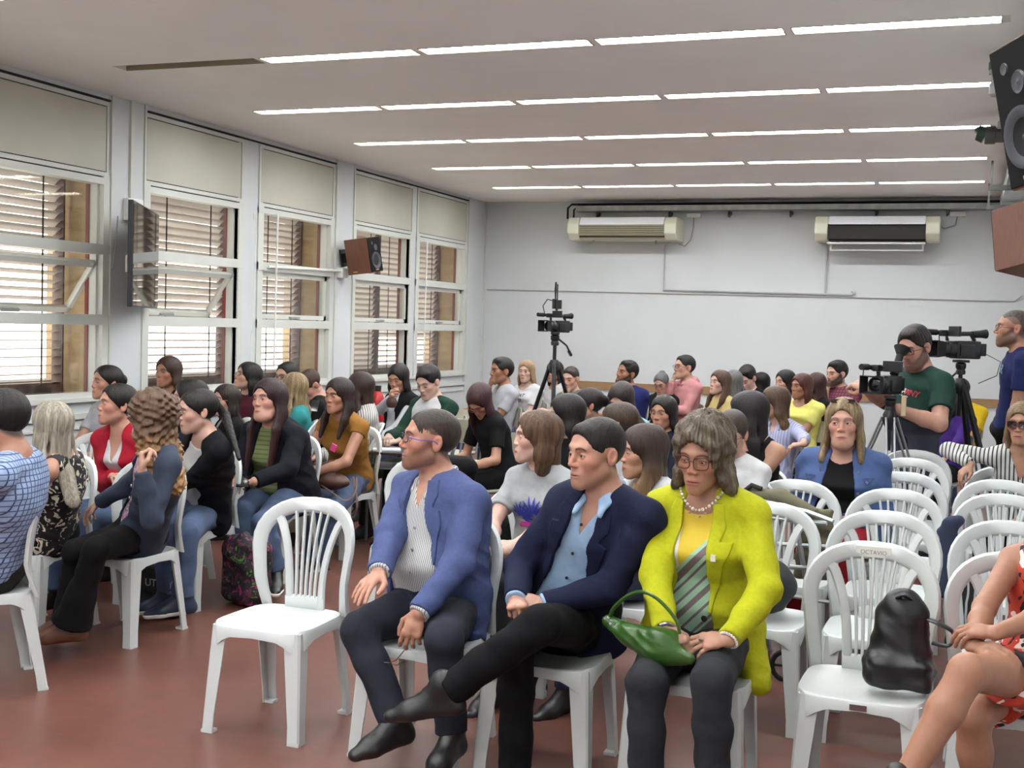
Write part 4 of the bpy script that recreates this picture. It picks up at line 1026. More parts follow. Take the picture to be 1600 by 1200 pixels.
    head_color(Vv, H, R, hs, skin, hcl, c, lod, g('beard'), scalp, g('brow') if 'brow' in S_ else 1, eyes=S_.get('eyes', 0), lips=S_.get('lips', (164, 98, 88) if fem else (150, 96, 84)))
    bo = mesh_obj('body', Vv, Q, M_skin, rt, np.concatenate([c, np.ones((len(c), 1))], 1))
    if lod < 2 and not S_.get('noeyes'): eyeballs(rt, H, R, hs, S_.get('gaze', (0, 0)))
    # ---- hair
    down = lambda x, y, z: (RZ(rel(g('hy')))@V(x, y, z))
    if g('style') != 'none':
        ho = hair_ops(g('style'), H, R, hs, hs, down, g('vol'), g('L'), g('side'))
        if 'hairx' in S_:
            for hx in g('hairx'): ho.append(cone(H+R@V(*hx[0])*hs, H+R@V(*hx[1])*hs, hx[2]*hs, hx[3]*hs, .02))
        ampl = {'curly': .007, 'layered': .0035, 'short': .0006, 'thick': .0011, 'buzz': .0003}.get(g('style'), .0013); fr = {'short': 47, 'thick': 23}.get(g('style'), 41)
        w1 = strands(ampl*.8, fr, H, R)
        if g('style') in ('curly',): w0 = wrinkle(.009, 62); wf = lambda X, Y, Z: w0(X, Y, Z)+w1(X, Y, Z)*.3
        elif g('style') == 'layered': w0 = wrinkle(.004, 42); wf = lambda X, Y, Z: w0(X, Y, Z)+w1(X, Y, Z)
        else: wf = w1 if lod < 2 else None
        hv, hq = polygonise(ho, {0: .0036, 1: .0042, 2: .0070, 3: .010}[lod], wf)
        if len(hq):
            cc = np.tile(hcl, (len(hv), 1))
            if 'tips' in S_:
                tc_ = np.array(srgb(*g('tips')))[:3]; zz = np.clip((H[2]-.03-hv[:, 2])/.22, 0, 1)[:, None]; cc = cc*(1-zz)+tc_*zz
            if 'streak' in S_:
                sc_ = np.array(srgb(*g('streak')))[:3]; q = (hv-H)@R; a_ = np.arctan2(q[:, 0], q[:, 1]); mk = (np.clip(np.sin(a_*17+q[:, 2]*12)+np.sin(a_*7+3), 0, 1)*.55)[:, None]; cc = cc*(1-mk)+sc_*mk
            mesh_obj('hair', hv, hq, M_curl if g('style') in ('curly', 'layered') else M_hair, rt, np.concatenate([cc, np.ones((len(cc), 1))], 1))
    if 'glasses' in S_: gl = g('glasses'); disc_glasses(rt, H, R, hs, gl[0], gl[1], gl[2] if len(gl) > 2 else None)
    # ---- clothes
    def sleeve_ops(infl, kind, k=.02):
        o = []
        for n_, a in arms.items():
            kd = kind if isinstance(kind, str) else kind[0 if n_ == 'R' else 1]
            if kd == 'none': continue
            rU, rE, rW = ar*1.12+infl+.003, ar*.93+infl+.003, ar*.60+infl+.006
            o.append(cone(N+(a['S']-N)*.45+V(0, 0, .0), a['S']+V(0, 0, .0), .050*sc+infl, rU, .04))
            if kd == 'cap': o.append(cone(a['S'], a['S']+(a['E']-a['S'])*.22, rU, rU*.98, .02, capb=True))
            elif kd == 'short': o.append(cone(a['S'], a['S']+(a['E']-a['S'])*.66, rU, rU*1.04, .02, capb=True))
            else:
                en = {'long': .985, 'three': .62}.get(kd, .985)
                o += [cone(a['S'], a['E'], rU, rE*1.03, .02), cone(a['E'], a['E']+(a['W']-a['E'])*en, rE*1.04, rW+(rE-rW)*(1-en)*.8, .02, capb=True)]
        return o
    def cuffs():
        o = []
        for n_, a in arms.items():
            u = a['W']-a['E']; o.append(cone(a['E']+u*.80, a['E']+u*1.03, ar*.66+.008, ar*.62+.010, .01, capb=True))
        return o
    def neck_cut(kind):
        o = []; up = unit(lf.A)
        F_ = -Rs[:, 1]
        if kind == 'crew': o.append(ell(N+F_*.030+up*.045, V(.070, .072, .052)*sc, Rs, .006, 's'))
        elif kind == 'scoop': o.append(ell(N+F_*.060+up*.02, V(.085, .085, .085)*sc, Rs, .006, 's'))
        elif kind in ('v', 'deepv', 'open'):
            o.append(ell(N+F_*.030+up*.045, V(.072, .072, .055)*sc, Rs, .006, 's')); dp = {'v': .34, 'deepv': .50, 'open': .24}[kind]; w = {'v': .060, 'deepv': .070, 'open': .040}[kind]
            def fn(X, Y, Z):
                u, v, t, h = lf.coords(X, Y, Z); ww = w*np.clip((t-(1.0-dp))/dp, -1, 1.2); return np.maximum(np.abs(u)-ww, v+.0)
            o.append(func(fn, N-.35, N+.15, 's', .003))
        elif kind == 'collar': o.append(ell(N+F_*.030+up*.060, V(.060, .062, .050)*sc, Rs, .004, 's'))
        elif kind == 'tank':
            o.append(ell(N+F_*.05+up*.03, V(.088, .10, .11)*sc, Rs, .006, 's'))
            for Sh in (SHR, SHL): o.append(ell(Sh+V(0, 0, .0), V(.062, .09, .085)*sc, Rs, .006, 's'))
        return o
    hemt = g('hem')
    tops = []
    if g('top') is not None:
        jk_ = g('jacket') is not None; o = [lf.op(.006 if jk_ else .012, .03, lo=hemt)]+[cone(N+V(0, 0, .006), Sh+V(0, 0, .008), .048*sc if jk_ else .052*sc, .044*sc if jk_ else .050*sc, .03) for Sh in (SHR, SHL)]
        o += sleeve_ops(.006, g('sleeve')) if not jk_ else (cuffs() if S_.get('undersleeve') is True and not S_.get('jsleeve') else (sleeve_ops(.004, g('sleeve')) if S_.get('undersleeve') else [])); o += neck_cut(g('neck'))
        tv_, tq_ = polygonise(o, gres, folds(.0012 if jk_ else .0030, 24, lod))
        shirt = mesh_obj(S_.get('topname', 'shirt'), tv_, tq_, g('top'), rt)
        if g('neck') in ('collar', 'open') and lod < 3 or S_.get('band'):
            # turned collar: a band round the neck with two points
            F_ = -Rs[:, 1]; up = unit(lf.A); cw = 1.0 if not fem else .92; fy = -.098-(.010 if jk_ else .0)-(girth-1)*.06
            cb = []
            for x in (-1, 1):
                cb += [cone(N+Rs@V(x*.045, .040, .040)*cw, N+Rs@V(x*.064, -.015, .026)*cw, .015, .014, .012), cone(N+Rs@V(x*.064, -.015, .026)*cw, N+Rs@V(x*.040, -.075, -.006)*cw, .014, .010, .010),
                       cone(N+Rs@V(x*.070, -.030, .008)*cw, N+Rs@V(x*.052, fy+.004, -.050)*cw, .012, .007, .012), cone(N+Rs@V(x*.046, -.070, -.006)*cw, N+Rs@V(x*.058, fy, -.062)*cw, .010, .005, .012), cone(N+Rs@V(x*.034, -.078, -.014)*cw, N+Rs@V(x*.052, fy, -.058)*cw, .008, .005, .012)]
            cb += [cone(N+Rs@V(-.045, .040, .040)*cw, N+Rs@V(.045, .040, .040)*cw, .015, .015, .02)]
            cb.append(cone(N-up*.02, sb, nk+.001, nk+.001, .003, 's'))
            cv, cq = polygonise(cb, min(gres, .005), None); mesh_obj('collar', cv, cq, g('top'), shirt)
        tops.append(shirt)
        if 'ragl' in S_:
            ro = []
            for Sh in (SHR, SHL): ro.append(cone(N+(Sh-N)*.42+V(0, 0, .008), Sh+V(0, 0, .008), .050*sc, .056*sc, .03))
            ro += sleeve_ops(.010, 'long'); rv, rq = polygonise(ro, gres, wrinkle(.003, 24)); mesh_obj('sleeves', rv, rq, cloth('forest', (30, 62, 48)), shirt)
        if 'hood' in S_:
            ro = [cone(N+Rs@V(-.07, .03, .02), N+Rs@V(.07, .03, .02), .040, .040, .03), cone(N+Rs@V(-.07, .03, .02), N+Rs@V(-.03, -.09, -.03), .038, .024, .03), cone(N+Rs@V(.07, .03, .02), N+Rs@V(.03, -.09, -.03), .038, .024, .03), cone(N+Rs@V(0, .08, .0), N+Rs@V(0, .12, -.10), .07, .06, .04)]
            rv, rq = polygonise(ro, gres, wrinkle(.003, 24)); mesh_obj('hood', rv, rq, g('top'), shirt)
    if g('jacket') is not None:
        ji = S_.get('jinfl', .020); jo = g('jopen')
        def jops(extra=0, cut=True):
            o = [lf.op(ji+extra, .03, lo=S_.get('jhem', -.16))]+[cone(N+Rs@V(0, .016, .006), Sh+V(0, 0, .006), .058*sc+extra, .056*sc+extra, .03) for Sh in (SHR, SHL)]
            if 'jx' in S_:
                for q in g('jx'): o.append(cone(V(*q[0]), V(*q[1]), q[2]+extra, q[3]+extra, .04))
            F_ = -Rs[:, 1]; up = unit(lf.A)
            o.append(ell(N+F_*.035+up*.060, V(.066, .075, .060)*sc, Rs, .005, 's'))
            if cut:
                def fn(X, Y, Z):
                    u, v, t, h = lf.coords(X, Y, Z); ww = np.interp(t, [-.3, .0, .35, .7, 1.0], S_.get('jw', [jo[2]*1.3, jo[2], jo[1], jo[0], .055])); cx = S_.get('jcx', 0)
                    return np.maximum(np.abs(u-cx)-ww, v+.01)
                o.append(func(fn, P0-.5, N+.25, 's', .004))
            if not extra: o += sleeve_ops(.010, S_.get('jsleeve', 'long'))[(0 if cut else 0):]
            return o
        jv, jq = polygonise(jops(), gres, folds(S_.get('jwr', .0044), 19, lod))
        jk = mesh_obj(S_.get('jname', 'jacket'), jv, jq, g('jacket'), rt)
        if S_.get('lapel'):
            # lapel polygon in (|u|, t) with a notch
            W_ = folds(S_.get('jwr', .0044), 19, lod)
            def polyd(pts, u, t):
                ins = np.zeros(np.broadcast(u, t).shape, bool); dm = np.full(ins.shape, 1e9); k = len(pts)
                for i in range(k):
                    x0, y0 = pts[i]; x1, y1 = pts[(i+1) % k]; ex, ey = x1-x0, y1-y0; wx, wy = u-x0, t-y0
                    hh = np.clip((wx*ex+wy*ey)/(ex*ex+ey*ey+1e-12), 0, 1); dm = np.minimum(dm, (wx-ex*hh)**2+(wy-ey*hh)**2)
                    c1 = (y0 <= t) & (y1 > t) & (ex*wy-ey*wx > 0); c2 = (y0 > t) & (y1 <= t) & (ex*wy-ey*wx < 0); ins ^= (c1 | c2)
                return np.where(ins, -1, 1)*np.sqrt(dm)
            L_ = lf.L; tb = g('lapel')    # t of lapel foot
            jwv = S_.get('jw', [jo[2]*1.3, jo[2], jo[1], jo[0], .055]); we = lambda t: float(np.interp(t, [-.3, .0, .35, .7, 1.0], jwv))
            lw = S_.get('lapw', .060); nt = S_.get('notch', .76)
            inner = [(we(t)-.004, t*L_) for t in np.linspace(tb, 1.0, 8)]
            outer = [(we(nt)+.030, 1.0*L_), (we(nt)+.050, (nt+.12)*L_), (we(nt)+.032, (nt+.03)*L_), (we(nt)+lw+(.012 if S_.get('peak') else 0), (nt+(.035 if S_.get('peak') else .01))*L_), (we(nt-.1)+lw*.92, (nt-.08)*L_), (we((nt+tb)/2)+lw*.55, (nt*.5+tb*.5)*L_), (we(tb)+.004, tb*L_)]
            poly = inner+outer
            def lfn(X, Y, Z):
                u, v, t, h = lf.coords(X, Y, Z); d2 = polyd(poly, np.abs(u-S_.get('jcx', 0)), h); return np.maximum(d2, v+.0)
            o = jops(.008, False); o.append(func(lfn, P0-.6, N+.4, 'i', 0)); 
            o[-1].lo = np.full(3, -9.); o[-1].hi = np.full(3, 9.)
            clipb = (np.minimum(P0, N)+V(-.3, -.4, .12), np.maximum(P0, N)+V(.3, .3, .12))
            lv, lq = polygonise(o, .0036, W_, clip=clipb); mesh_obj('lapel', lv, lq, S_.get('lapmat', g('jacket')), jk)
        if 'buttons' in S_:
            for (u_, t_) in g('buttons'):
                pos = surf_point(lf, u_, t_, ji+.003); MB().lathe([(.0001, 0), (.011, 0), (.0115, .003), (.009, .0045), (.0001, .004)], 14, orient(pos, -Rs[:, 1])).build('button', mat('button_dark', (22, 20, 24), .3), jk, smooth=True)
        tops.append(jk)
    S_['_lf'] = lf
    if 'sbuttons' in S_:
        for (u_, t_) in g('sbuttons')[1]:
            pos = surf_point(lf, u_, t_, .0145); MB().lathe([(.0001, 0), (.0062, 0), (.0058, .0025), (.0001, .0025)], 12, orient(pos, -Rs[:, 1])).build('button', mat('button_%d_%d_%d' % g('sbuttons')[0], g('sbuttons')[0], .3), tops[0], smooth=True)
    if g('pants') is not None:
        pi = S_.get('pinfl', .012); o = [lf.op(.006, .03, lo=-.22, hi=.16)]
        for n_, (hip, kn, an, toe) in legs.items():
            en = S_.get('plen', .96); a2 = kn+(an-kn)*en; cf = S_.get('cuff', .012)
            o += [cone(hip, kn, tr_+pi*.8, kr+pi*.8, .03), cone(kn, kn+(an-kn)*.35*min(1, en/.5), kr+pi*.8, cr+pi*.9, .02)]
            if en > .4: o.append(cone(kn+(an-kn)*.35, a2, cr+pi, akr+pi+cf, .02, capb=True))
        o.append(ell(P0+V(0, 0, -.03), V(.165, .14, .085)*sc*girth, None, .03))
        pv, pq = polygonise(o, gres*1.15, folds(.0046, 17, lod)); mesh_obj(S_.get('pname', 'trousers'), pv, pq, g('pants'), rt)
    if g('shoe'):
        msh = g('shoes') if not isinstance(g('shoes'), tuple) else mat('shoe_%d_%d_%d' % g('shoes'), g('shoes'), .4)
        for n_, (hip, kn, an, toe) in legs.items():
            u = unit(toe); sk = unit(an-kn); w_ = unit(np.cross(u, V(0, 0, 1))); upv = np.cross(w_, u); upv = upv if upv[2] > 0 else -upv
            dz = .085*upv if not S_.get('freefoot') == n_ else .07*upv
            he = an-dz*.62-u*.035; ba = an-dz*.66+u*.115; to = an-dz*.72+u*.18; z_ = lambda a_: a_
            s1 = .92 if fem else 1.0
            o = [cone(he, ba, .036*s1, .043*s1, .02), cone(ba, to, .043*s1, .030*s1, .02, flat=upv, fl=.8), cone(an-u*.005+upv*.02, ba, .040*s1, .028*s1, .03), cone(an+upv*.045-u*.01, he, .040*s1, .036*s1, .03)]
            def fn(X, Y, Z, q=an-dz*1.0, nn_=upv): return (q[0]-X)*nn_[0]+(q[1]-Y)*nn_[1]+(q[2]-Z)*nn_[2]
            o.append(func(lambda X, Y, Z, q=an-dz*1.0, nn_=upv: -((q[0]-X)*nn_[0]+(q[1]-Y)*nn_[1]+(q[2]-Z)*nn_[2]), an-.4, an+.4, 's', .004))
            sv, sq = polygonise(o, .006 if lod == 0 else .009); shn = mesh_obj('shoe', sv, sq, msh, rt)
            if 'sole' in S_:
                o2 = [cone(he-upv*.0, ba, .040*s1, .047*s1, .02), cone(ba, to, .047*s1, .034*s1, .02)]
                o2.append(func(lambda X, Y, Z, q=an-dz, nn_=upv: -((q[0]-X)*nn_[0]+(q[1]-Y)*nn_[1]+(q[2]-Z)*nn_[2])+0, an-.4, an+.4, 's', .002))
                o2.append(func(lambda X, Y, Z, q=an-dz*.72, nn_=upv: ((q[0]-X)*nn_[0]+(q[1]-Y)*nn_[1]+(q[2]-Z)*nn_[2]), an-.4, an+.4, 's', .002))
                s2, q2 = polygonise(o2, .006); mesh_obj('sole', s2, q2, mat('sole_white', (220, 220, 215), .6), shn)
    return dict(root=rt, H=H, R=R, hs=hs, N=N, P0=P0, lf=lf, arms=arms, legs=legs, loc=loc, B=B, Rs=Rs, Sh=(SHR, SHL), tops=tops, ar=ar, sc=sc)
def loc_dir(d, B): return B.T@np.array(d, float)
def orient(pos, nrm):
    z = Vector(unit(nrm)); x = Vector((0, 0, 1)).cross(z).normalized(); y = z.cross(x)
    return Matrix(((x.x, y.x, z.x, pos[0]), (x.y, y.y, z.y, pos[1]), (x.z, y.z, z.z, pos[2]), (0, 0, 0, 1)))
def surf_point(lf, u, t, infl):
    """point on the trunk front at side offset u, height t"""
    w = min(max(t, 0), 1); xx = unit(lf.x0*(1-w)+lf.x1*w); yy = np.cross(lf.z, xx)
    rx = np.interp(t, lf.t, lf.c[0])+infl; ry = np.interp(t, lf.t, lf.c[1])+infl; y0 = np.interp(t, lf.t, lf.c[2])
    v = -ry*(max(0, 1-(abs(u)/rx)**2.4))**(1/2.4)+y0+lf.bend*4*w*(1-w)
    return lf.P+lf.A*t+xx*u+yy*v
# ------------------------------------------------------------------ the audience
C_ = cloth
denim = lambda nm, c: mat('denim_'+nm, tuple(v*.88 for v in c), .85, noise=.16, nscale=9, bump=.3, bscale=220)
jeans, djeans = denim('blue', (72, 90, 122)), denim('dark', (42, 52, 78))
blk, navy, wht, gry = C_('black', (14, 14, 17)), C_('navy', (26, 30, 48)), C_('white', (218, 218, 220)), C_('heather_grey', (170, 172, 174))
# --- front row
M_bl = C_('blue_blazer', (80, 92, 138), noise=.1, nscale=60)
b1 = person('blue', 'man in blue blazer and striped shirt looking left, hand spread on his thigh', (671, 690, 4.42), (-1.93, 4.42), lod=0, by=6, sy=24, hy=54, hp=6, b=1.16, belly=.035, hair=(46, 36, 30), skin=(198, 142, 116), beard=.58,
  glasses=('rect', (30, 32, 50), (40, 60, 190)), top=stripes('stripe_shirt', (214, 214, 212), (98, 100, 112), 0, .0085, .28, warp=.006), neck='open', jacket=M_bl, jw=[.16, .145, .105, .065, .05], lapel=.34, undersleeve=True, pants=C_('charcoal', (42, 45, 56)), jhem=-.10, vol=.8, jx=[((.10, .02, .56), (.17, -.02, .44), .13, .06)], sbuttons=((120, 124, 132), [(0, .62), (0, .45), (0, .28)]),
  arms={'R': dict(px=(586, 912, 4.02), d=(-.05, -.9, -.42), n=(-.1, -.35, 1), pose='flat', hint=(-.8, .5, -.5)), 'L': dict(px=(655, 958, 4.02), d=(-.25, -.25, -1), n=(.3, -1, .1), pose='rest', hint=(.9, .4, -.3))},
  legs={'R': dict(knee=(562, 985, 4.02), ankle=(618, 1130, 3.98), toe=(-.45, -.9, -.1)), 'L': dict(knee=(694, 1000, 3.98), ankle=(706, 1150, 4.02), toe=(.0, -1, -.1))})
M_nv = C_('navy_blazer', (26, 32, 60), noise=.08, nscale=60)
b2 = person('navy', 'man in navy blazer and pale blue shirt with one leg crossed over the other', (930, 711, 4.22), (-1.40, 4.42), lod=0, by=8, sy=16, hy=35, hp=-2, b=1.06, hair=(26, 20, 18), skin=(200, 146, 122), beard=.16, style='short', vol=1.15, scalp=.62,
  top=C_('pale_blue', (160, 190, 222)), collarmat=C_('pale_blue', (160, 190, 222)), neck='open', jacket=M_nv, jw=[.14, .120, .088, .060, .05], lapel=.30, undersleeve=True, pants=C_('black_wool', (8, 8, 12)), shoes=(16, 16, 18), jhem=-.12, sbuttons=((14, 16, 26), [(0, .84), (0, .62), (0, .42)]), jx=[((.10, .02, .56), (.18, .04, .46), .12, .06)],
  arms={'R': dict(px=(806, 938, 4.06), d=(.5, -.8, -.1), n=(0, -.3, 1), pose='fist', hint=(-.8, .4, -.6)), 'L': dict(px=(850, 944, 4.08), d=(-.9, -.3, .1), n=(0, -.5, 1), pose='fist', hint=(.3, .5, -1))}, freefoot='L',
  legs={'R': dict(knee=(806, 1010, 3.98), ankle=(806, 1215, 3.98), toe=(.0, -1, -.1)), 'L': dict(knee=(846, 975, 3.86), ankle=(690, 1085, 3.74), toe=(-.92, -.25, -.18))}, plen=.93)
M_yl = C_('chartreuse_blazer', (198, 200, 32), noise=.08, nscale=70)
M_blouse = mat('blouse', (196, 172, 40), .7, bump=.15, bscale=150); n, l, p = nodes_of(M_blouse)
tc = n.new('ShaderNodeTexCoord'); sp = n.new('ShaderNodeSeparateXYZ'); l.new(tc.outputs['Object'], sp.inputs[0])
def mnode(op, a, b_=None):
    q = n.new('ShaderNodeMath'); q.operation = op
    for i, v in enumerate((a, b_)):
        if v is None: continue
        if isinstance(v, (int, float)): q.inputs[i].default_value = v
        else: l.new(v, q.inputs[i])
    return q.outputs[0]
def mixc(fac, a, b_):
    q = n.new('ShaderNodeMix'); q.data_type = 'RGBA'; l.new(fac, q.inputs[0])
    for i, v in ((6, a), (7, b_)):
        if isinstance(v, tuple): q.inputs[i].default_value = srgb(*v)
        else: l.new(v, q.inputs[i])
    return q.outputs[2]
sx, sz = sp.outputs[0], sp.outputs[2]
dg = mnode('SUBTRACT', sz, mnode('MULTIPLY', sx, 1.05))           # diagonal coordinate
band = mnode('FRACT', mnode('DIVIDE', dg, .052)); st_ = mixc(mnode('LESS_THAN', band, .26), (150, 186, 160), (112, 98, 100))
low = mixc(mnode('GREATER_THAN', mnode('FRACT', mnode('DIVIDE', dg, .14)), .80), st_, (112, 98, 100))
up = mixc(mnode('LESS_THAN', sx, -.045), (198, 172, 36), (216, 212, 206))
up2 = mixc(mnode('LESS_THAN', sx, -.038), (198, 172, 36), (216, 212, 206))
allc = mixc(mnode('GREATER_THAN', dg, .865), low, up2)
l.new(allc, p.inputs['Base Color'])
b3 = person('yellow', 'woman in chartreuse blazer and glasses looking down with hands folded on her lap', (1098, 712, 4.26), (-.87, 4.42), fem=True, sc=1.06, hs=1.02, lod=0, by=3, sy=6, hy=9, hp=-12, hr=3, b=1.20, bust=.03, belly=.03, style='layered', vol=.95, pinfl=.008, hair=(80, 70, 58), streak=(116, 104, 84), skin=(190, 138, 112), glasses=('big', (74, 40, 30)), gaze=(4, -20), slit=.0031, brow=.7,
  top=M_blouse, neck='scoop', jacket=M_yl, jw=[.13, .085, .070, .060, .055], lapel=.30, peak=1, lapw=.066, notch=.74, undersleeve=False, jsleeve='long', pants=C_('slate', (50, 52, 57)), shoes=(20, 20, 22), jhem=-.20, buttons=[(.055, .26)], jx=[((.12, .03, .56), (.235, -.10, .42), .10, .05), ((-.12, .05, .56), (-.20, .02, .47), .10, .06)],
  arms={'R': dict(px=(1040, 985, 3.98), d=(.75, -.5, -.35), n=(-.3, -.5, .9), pose='curl', hint=(-.9, .3, -.5)), 'L': dict(px=(1138, 1000, 3.98), d=(-.85, -.35, -.1), n=(.1, -.6, .9), pose='rest', hint=(.9, .3, -.5))},
  legs={'R': dict(knee=(1010, 1065, 3.86), ankle=(1010, 1260, 3.90), toe=(0, -1, -.1)), 'L': dict(knee=(1112, 1065, 3.84), ankle=(1115, 1262, 3.90), toe=(0, -1, -.1))})
red = blotch('red_print', [(188, 62, 44), (224, 214, 206), (30, 26, 34)], 7.5, .75, (.60, .60), 2.6)
b4 = person('red', 'woman in a red printed dress with crossed legs, cut by the right edge', (1650, 792, 4.30), (.30, 4.42), fem=True, lod=1, by=22, sy=20, hy=35, hp=0, b=1.08, skin=(178, 124, 96), hair='midbrown', style='bob', top=red, topname='dress', sleeve='none', neck='tank', hem=-.20, shoe=True, shoes=(30, 26, 26),
  arms={'R': dict(px=(1520, 1010, 3.96), d=(.9, -.3, .05), n=(0, -.4, 1), pose='rest', hint=(-.9, .25, -.5)), 'L': dict(px=(1500, 1018, 3.86), d=(-.95, -.25, -.05), n=(0, -.4, 1), pose='rest', hint=(.9, .2, -.6))},
  legs={'R': dict(knee=(1520, 1120, 3.95), ankle=(1530, 1290, 4.02), toe=(-.2, -1, -.1)), 'L': dict(knee=(1512, 1050, 3.74), ankle=(1405, 1235, 3.62), toe=(-.7, -.6, -.4))}, freefoot='L')
# skirt over her thighs
kk = b4['legs']; o = []
for n_ in ('L', 'R'):
    hip, kn, an, toe = kk[n_]; o.append(cone(hip, hip+(kn-hip)*.66, .105, .088, .04, capb=True))
o.append(ell(b4['P0']+V(0, 0, -.02), V(.19, .16, .10), None, .04))
v_, q_ = polygonise(o, .008, wrinkle(.003, 18)); mesh_obj('skirt', v_, q_, red, b4['root'])
# --- left block
L_ = dict(fem=True)
person('plaid', 'man with black hair in blue checked shirt, seen from behind at the left edge', (4, 658, 4.12), (-4.00, 4.22), lod=1, by=62, sy=66, hy=88, hp=-3, b=1.12, hair='black', skin=(176, 122, 96), style='thick', vol=.9, top=stripes('plaid', (158, 180, 216), (52, 66, 110), 0, .024, .2, warp=.004, cross=(2, .024, .2), cline=(66, 78, 116)), neck='crew', pants=C_('dark_olive', (40, 38, 36)), arms='lap', collarmat=None or MATS['plaid'])
person('greyhair', 'woman with long grey hair and sleeveless black patterned top, seen from behind', (80, 668, 4.85), (-4.38, 5.02), **L_, lod=1, by=60, sy=70, hy=104, b=1.12, hair=(130, 122, 108), streak=(170, 164, 150), skin='mid', style='long', L=.36, vol=1.1, top=blotch('black_cream', [(22, 20, 24), (212, 204, 184)], 22, .7, (.60,)), sleeve='none', neck='tank', pants=blk)
cr = person('redcardigan', 'woman in a red cardigan and white top with folded arms looking left', (182, 634, 5.75), (-4.52, 5.90), **L_, lod=1, by=12, sy=2, hy=32, hp=6, b=1.06, hair='black', skin=(196, 142, 118), style='updo', top=wht, neck='v', jacket=C_('red_knit', (176, 26, 48)), jopen=(.06, .065, .10), pants=jeans, arms='cross', bust=.02)
person('lightgrey', 'woman in a pale grey top with windswept dark hair by the window', (166, 599, 7.0), None, **L_, by=12, hy=24, hp=4, hair='black', skin='mid', style='updo', top=C_('palegrey', (184, 184, 190)), sleeve='short', pants=djeans)
cw = person('curly', 'woman with curly light brown hair and dark denim jacket turned away, hand raised', (236, 655, 4.86), (-3.95, 5.20), **L_, lod=1, by=58, sy=42, hy=88, hp=0, b=1.04, hair=(78, 54, 36), tips=(146, 106, 60), skin='light', style='curly', L=.30, vol=.95, top=C_('pink_print', (196, 160, 186), noise=.5, nscale=40), jacket=denim('jacket', (44, 56, 76)), jopen=(.06, .07, .08), pants=blk, plen=1.0, cuff=.05, neck='scoop',
  arms={'R': dict(), 'L': dict(px=(222, 735, 4.62), d=(-.2, 0, 1), n=(0, -1, .2), pose='curl', hint=(.5, -.3, -1))}, shoes=(96, 58, 40),
  legs={'R': dict(knee=(118, 862, 4.75), ankle=(112, 965, 4.80), toe=(-1, -.3, -.1)), 'L': dict(knee=(150, 858, 4.70), ankle=(112, 975, 4.70), toe=(-.9, -.45, -.1))})
person('blackcardi', 'woman in white tank top and black cardigan with dark ponytail, looking left', (308, 644, 5.62), (-4.10, 5.98), **L_, lod=1, by=36, sy=26, hy=38, hp=-5, b=1.06, hair='black', skin=(214, 166, 144), style='pony', side=1, L=.24, top=C_('tank_white', (222, 220, 218)), neck='scoop', jacket=C_('black_knit', (13, 14, 20)), jopen=(.07, .08, .12), pants=jeans, shoes=(34, 44, 66), sole=1, bust=.015,
  legs={'R': dict(knee=(255, 815, 5.55), ankle=(262, 930, 5.55), toe=(-.8, -.6, -.1)), 'L': dict(knee=(292, 835, 5.45), ankle=(285, 935, 5.45), toe=(-.8, -.6, -.1))})
person('behindcardi', 'dark-haired woman mostly hidden behind the head with the black ponytail', (296, 624, 6.6), None, **L_, by=50, hy=50, hair='black', style='long', L=.25, top=navy, pants=djeans, skin='light')
person('windowwoman', 'woman with wavy dark hair in black sitting against the pier under the wall screen', (262, 583, 7.8), None, **L_, by=8, hy=6, hp=3, hair=(52, 34, 26), skin='tan', style='long', L=.24, top=blk, neck='v', pants=blk)
person('roundglasses', 'woman with round thin glasses and long dark hair looking left', (352, 627, 7.9), None, **L_, by=45, hy=20, hp=4, hair='dark', skin='light', style='long', L=.26, top=C_('cream', (214, 206, 190)), jacket=blk, pants=djeans, glasses=('round', (150, 120, 90)))
person('maroon', 'woman with glasses in a maroon top tilting her face up by the window', (386, 590, 8.7), None, **L_, by=8, hy=34, hp=16, hair='black', skin='light', style='bob', top=C_('maroon', (84, 32, 44)), pants=blk, glasses=('rect', (40, 26, 26)))
person('greenstripe', 'large woman with very long dark hair, green striped shirt and black cardigan, looking up left', (420, 627, 6.55), (-4.10, 6.85), **L_, lod=1, by=6, sy=4, hy=10, hp=6, hr=-4, b=1.42, bust=.02, belly=.04, hs=1.04, ponch=1.1, hair=(38, 20, 22), tips=(52, 26, 28), skin=(204, 152, 130), style='long', side=2, L=.40, top=stripes('green_stripe', (122, 134, 84), (96, 106, 60), 2, .028, .3), neck='crew', jacket=C_('dark_cardigan', (16, 18, 28)), jopen=(.075, .10, .14), pants=jeans, shoes=(26, 28, 30), sole=1,
  arms={'R': dict(px=(372, 748, 6.30), d=(-.6, -.5, -.4), pose='rest'), 'L': dict(px=(398, 752, 6.20), d=(-.8, -.4, -.2), pose='rest', hint=(1, .1, -.8))},
  legs={'R': dict(knee=(378, 800, 6.35), ankle=(395, 905, 6.30), toe=(.4, -.9, -.1)), 'L': dict(knee=(412, 818, 6.15), ankle=(432, 895, 6.20), toe=(.5, -.85, -.1))})
person('blondback', 'woman with long ash-blond hair and teal top seen from behind', (459, 609, 8.1), None, **L_, by=60, hy=108, hair=(120, 100, 74), streak=(160, 140, 104), skin='pale', style='long', L=.36, vol=1.15, top=C_('teal', (54, 150, 150)), sleeve='short', pants=djeans)
person('topofhead', 'dark-haired person glimpsed by the window behind the ash-blond hair', (448, 590, 9.3), None, by=10, hy=14, hair='black', style='short', vol=1.6, top=blk, pants=blk, skin='light', glasses=('rect', (40, 30, 30)))
person('phoneman', 'man in black bending over his phone beside the ash-blond woman', (484, 603, 8.9), None, by=55, sy=60, hy=24, hp=-42, hair=(56, 34, 28), skin=(206, 150, 130), style='buzz', vol=2.2, top=blk, neck='crew', pants=blk, arms='phone', fwd=-.12)
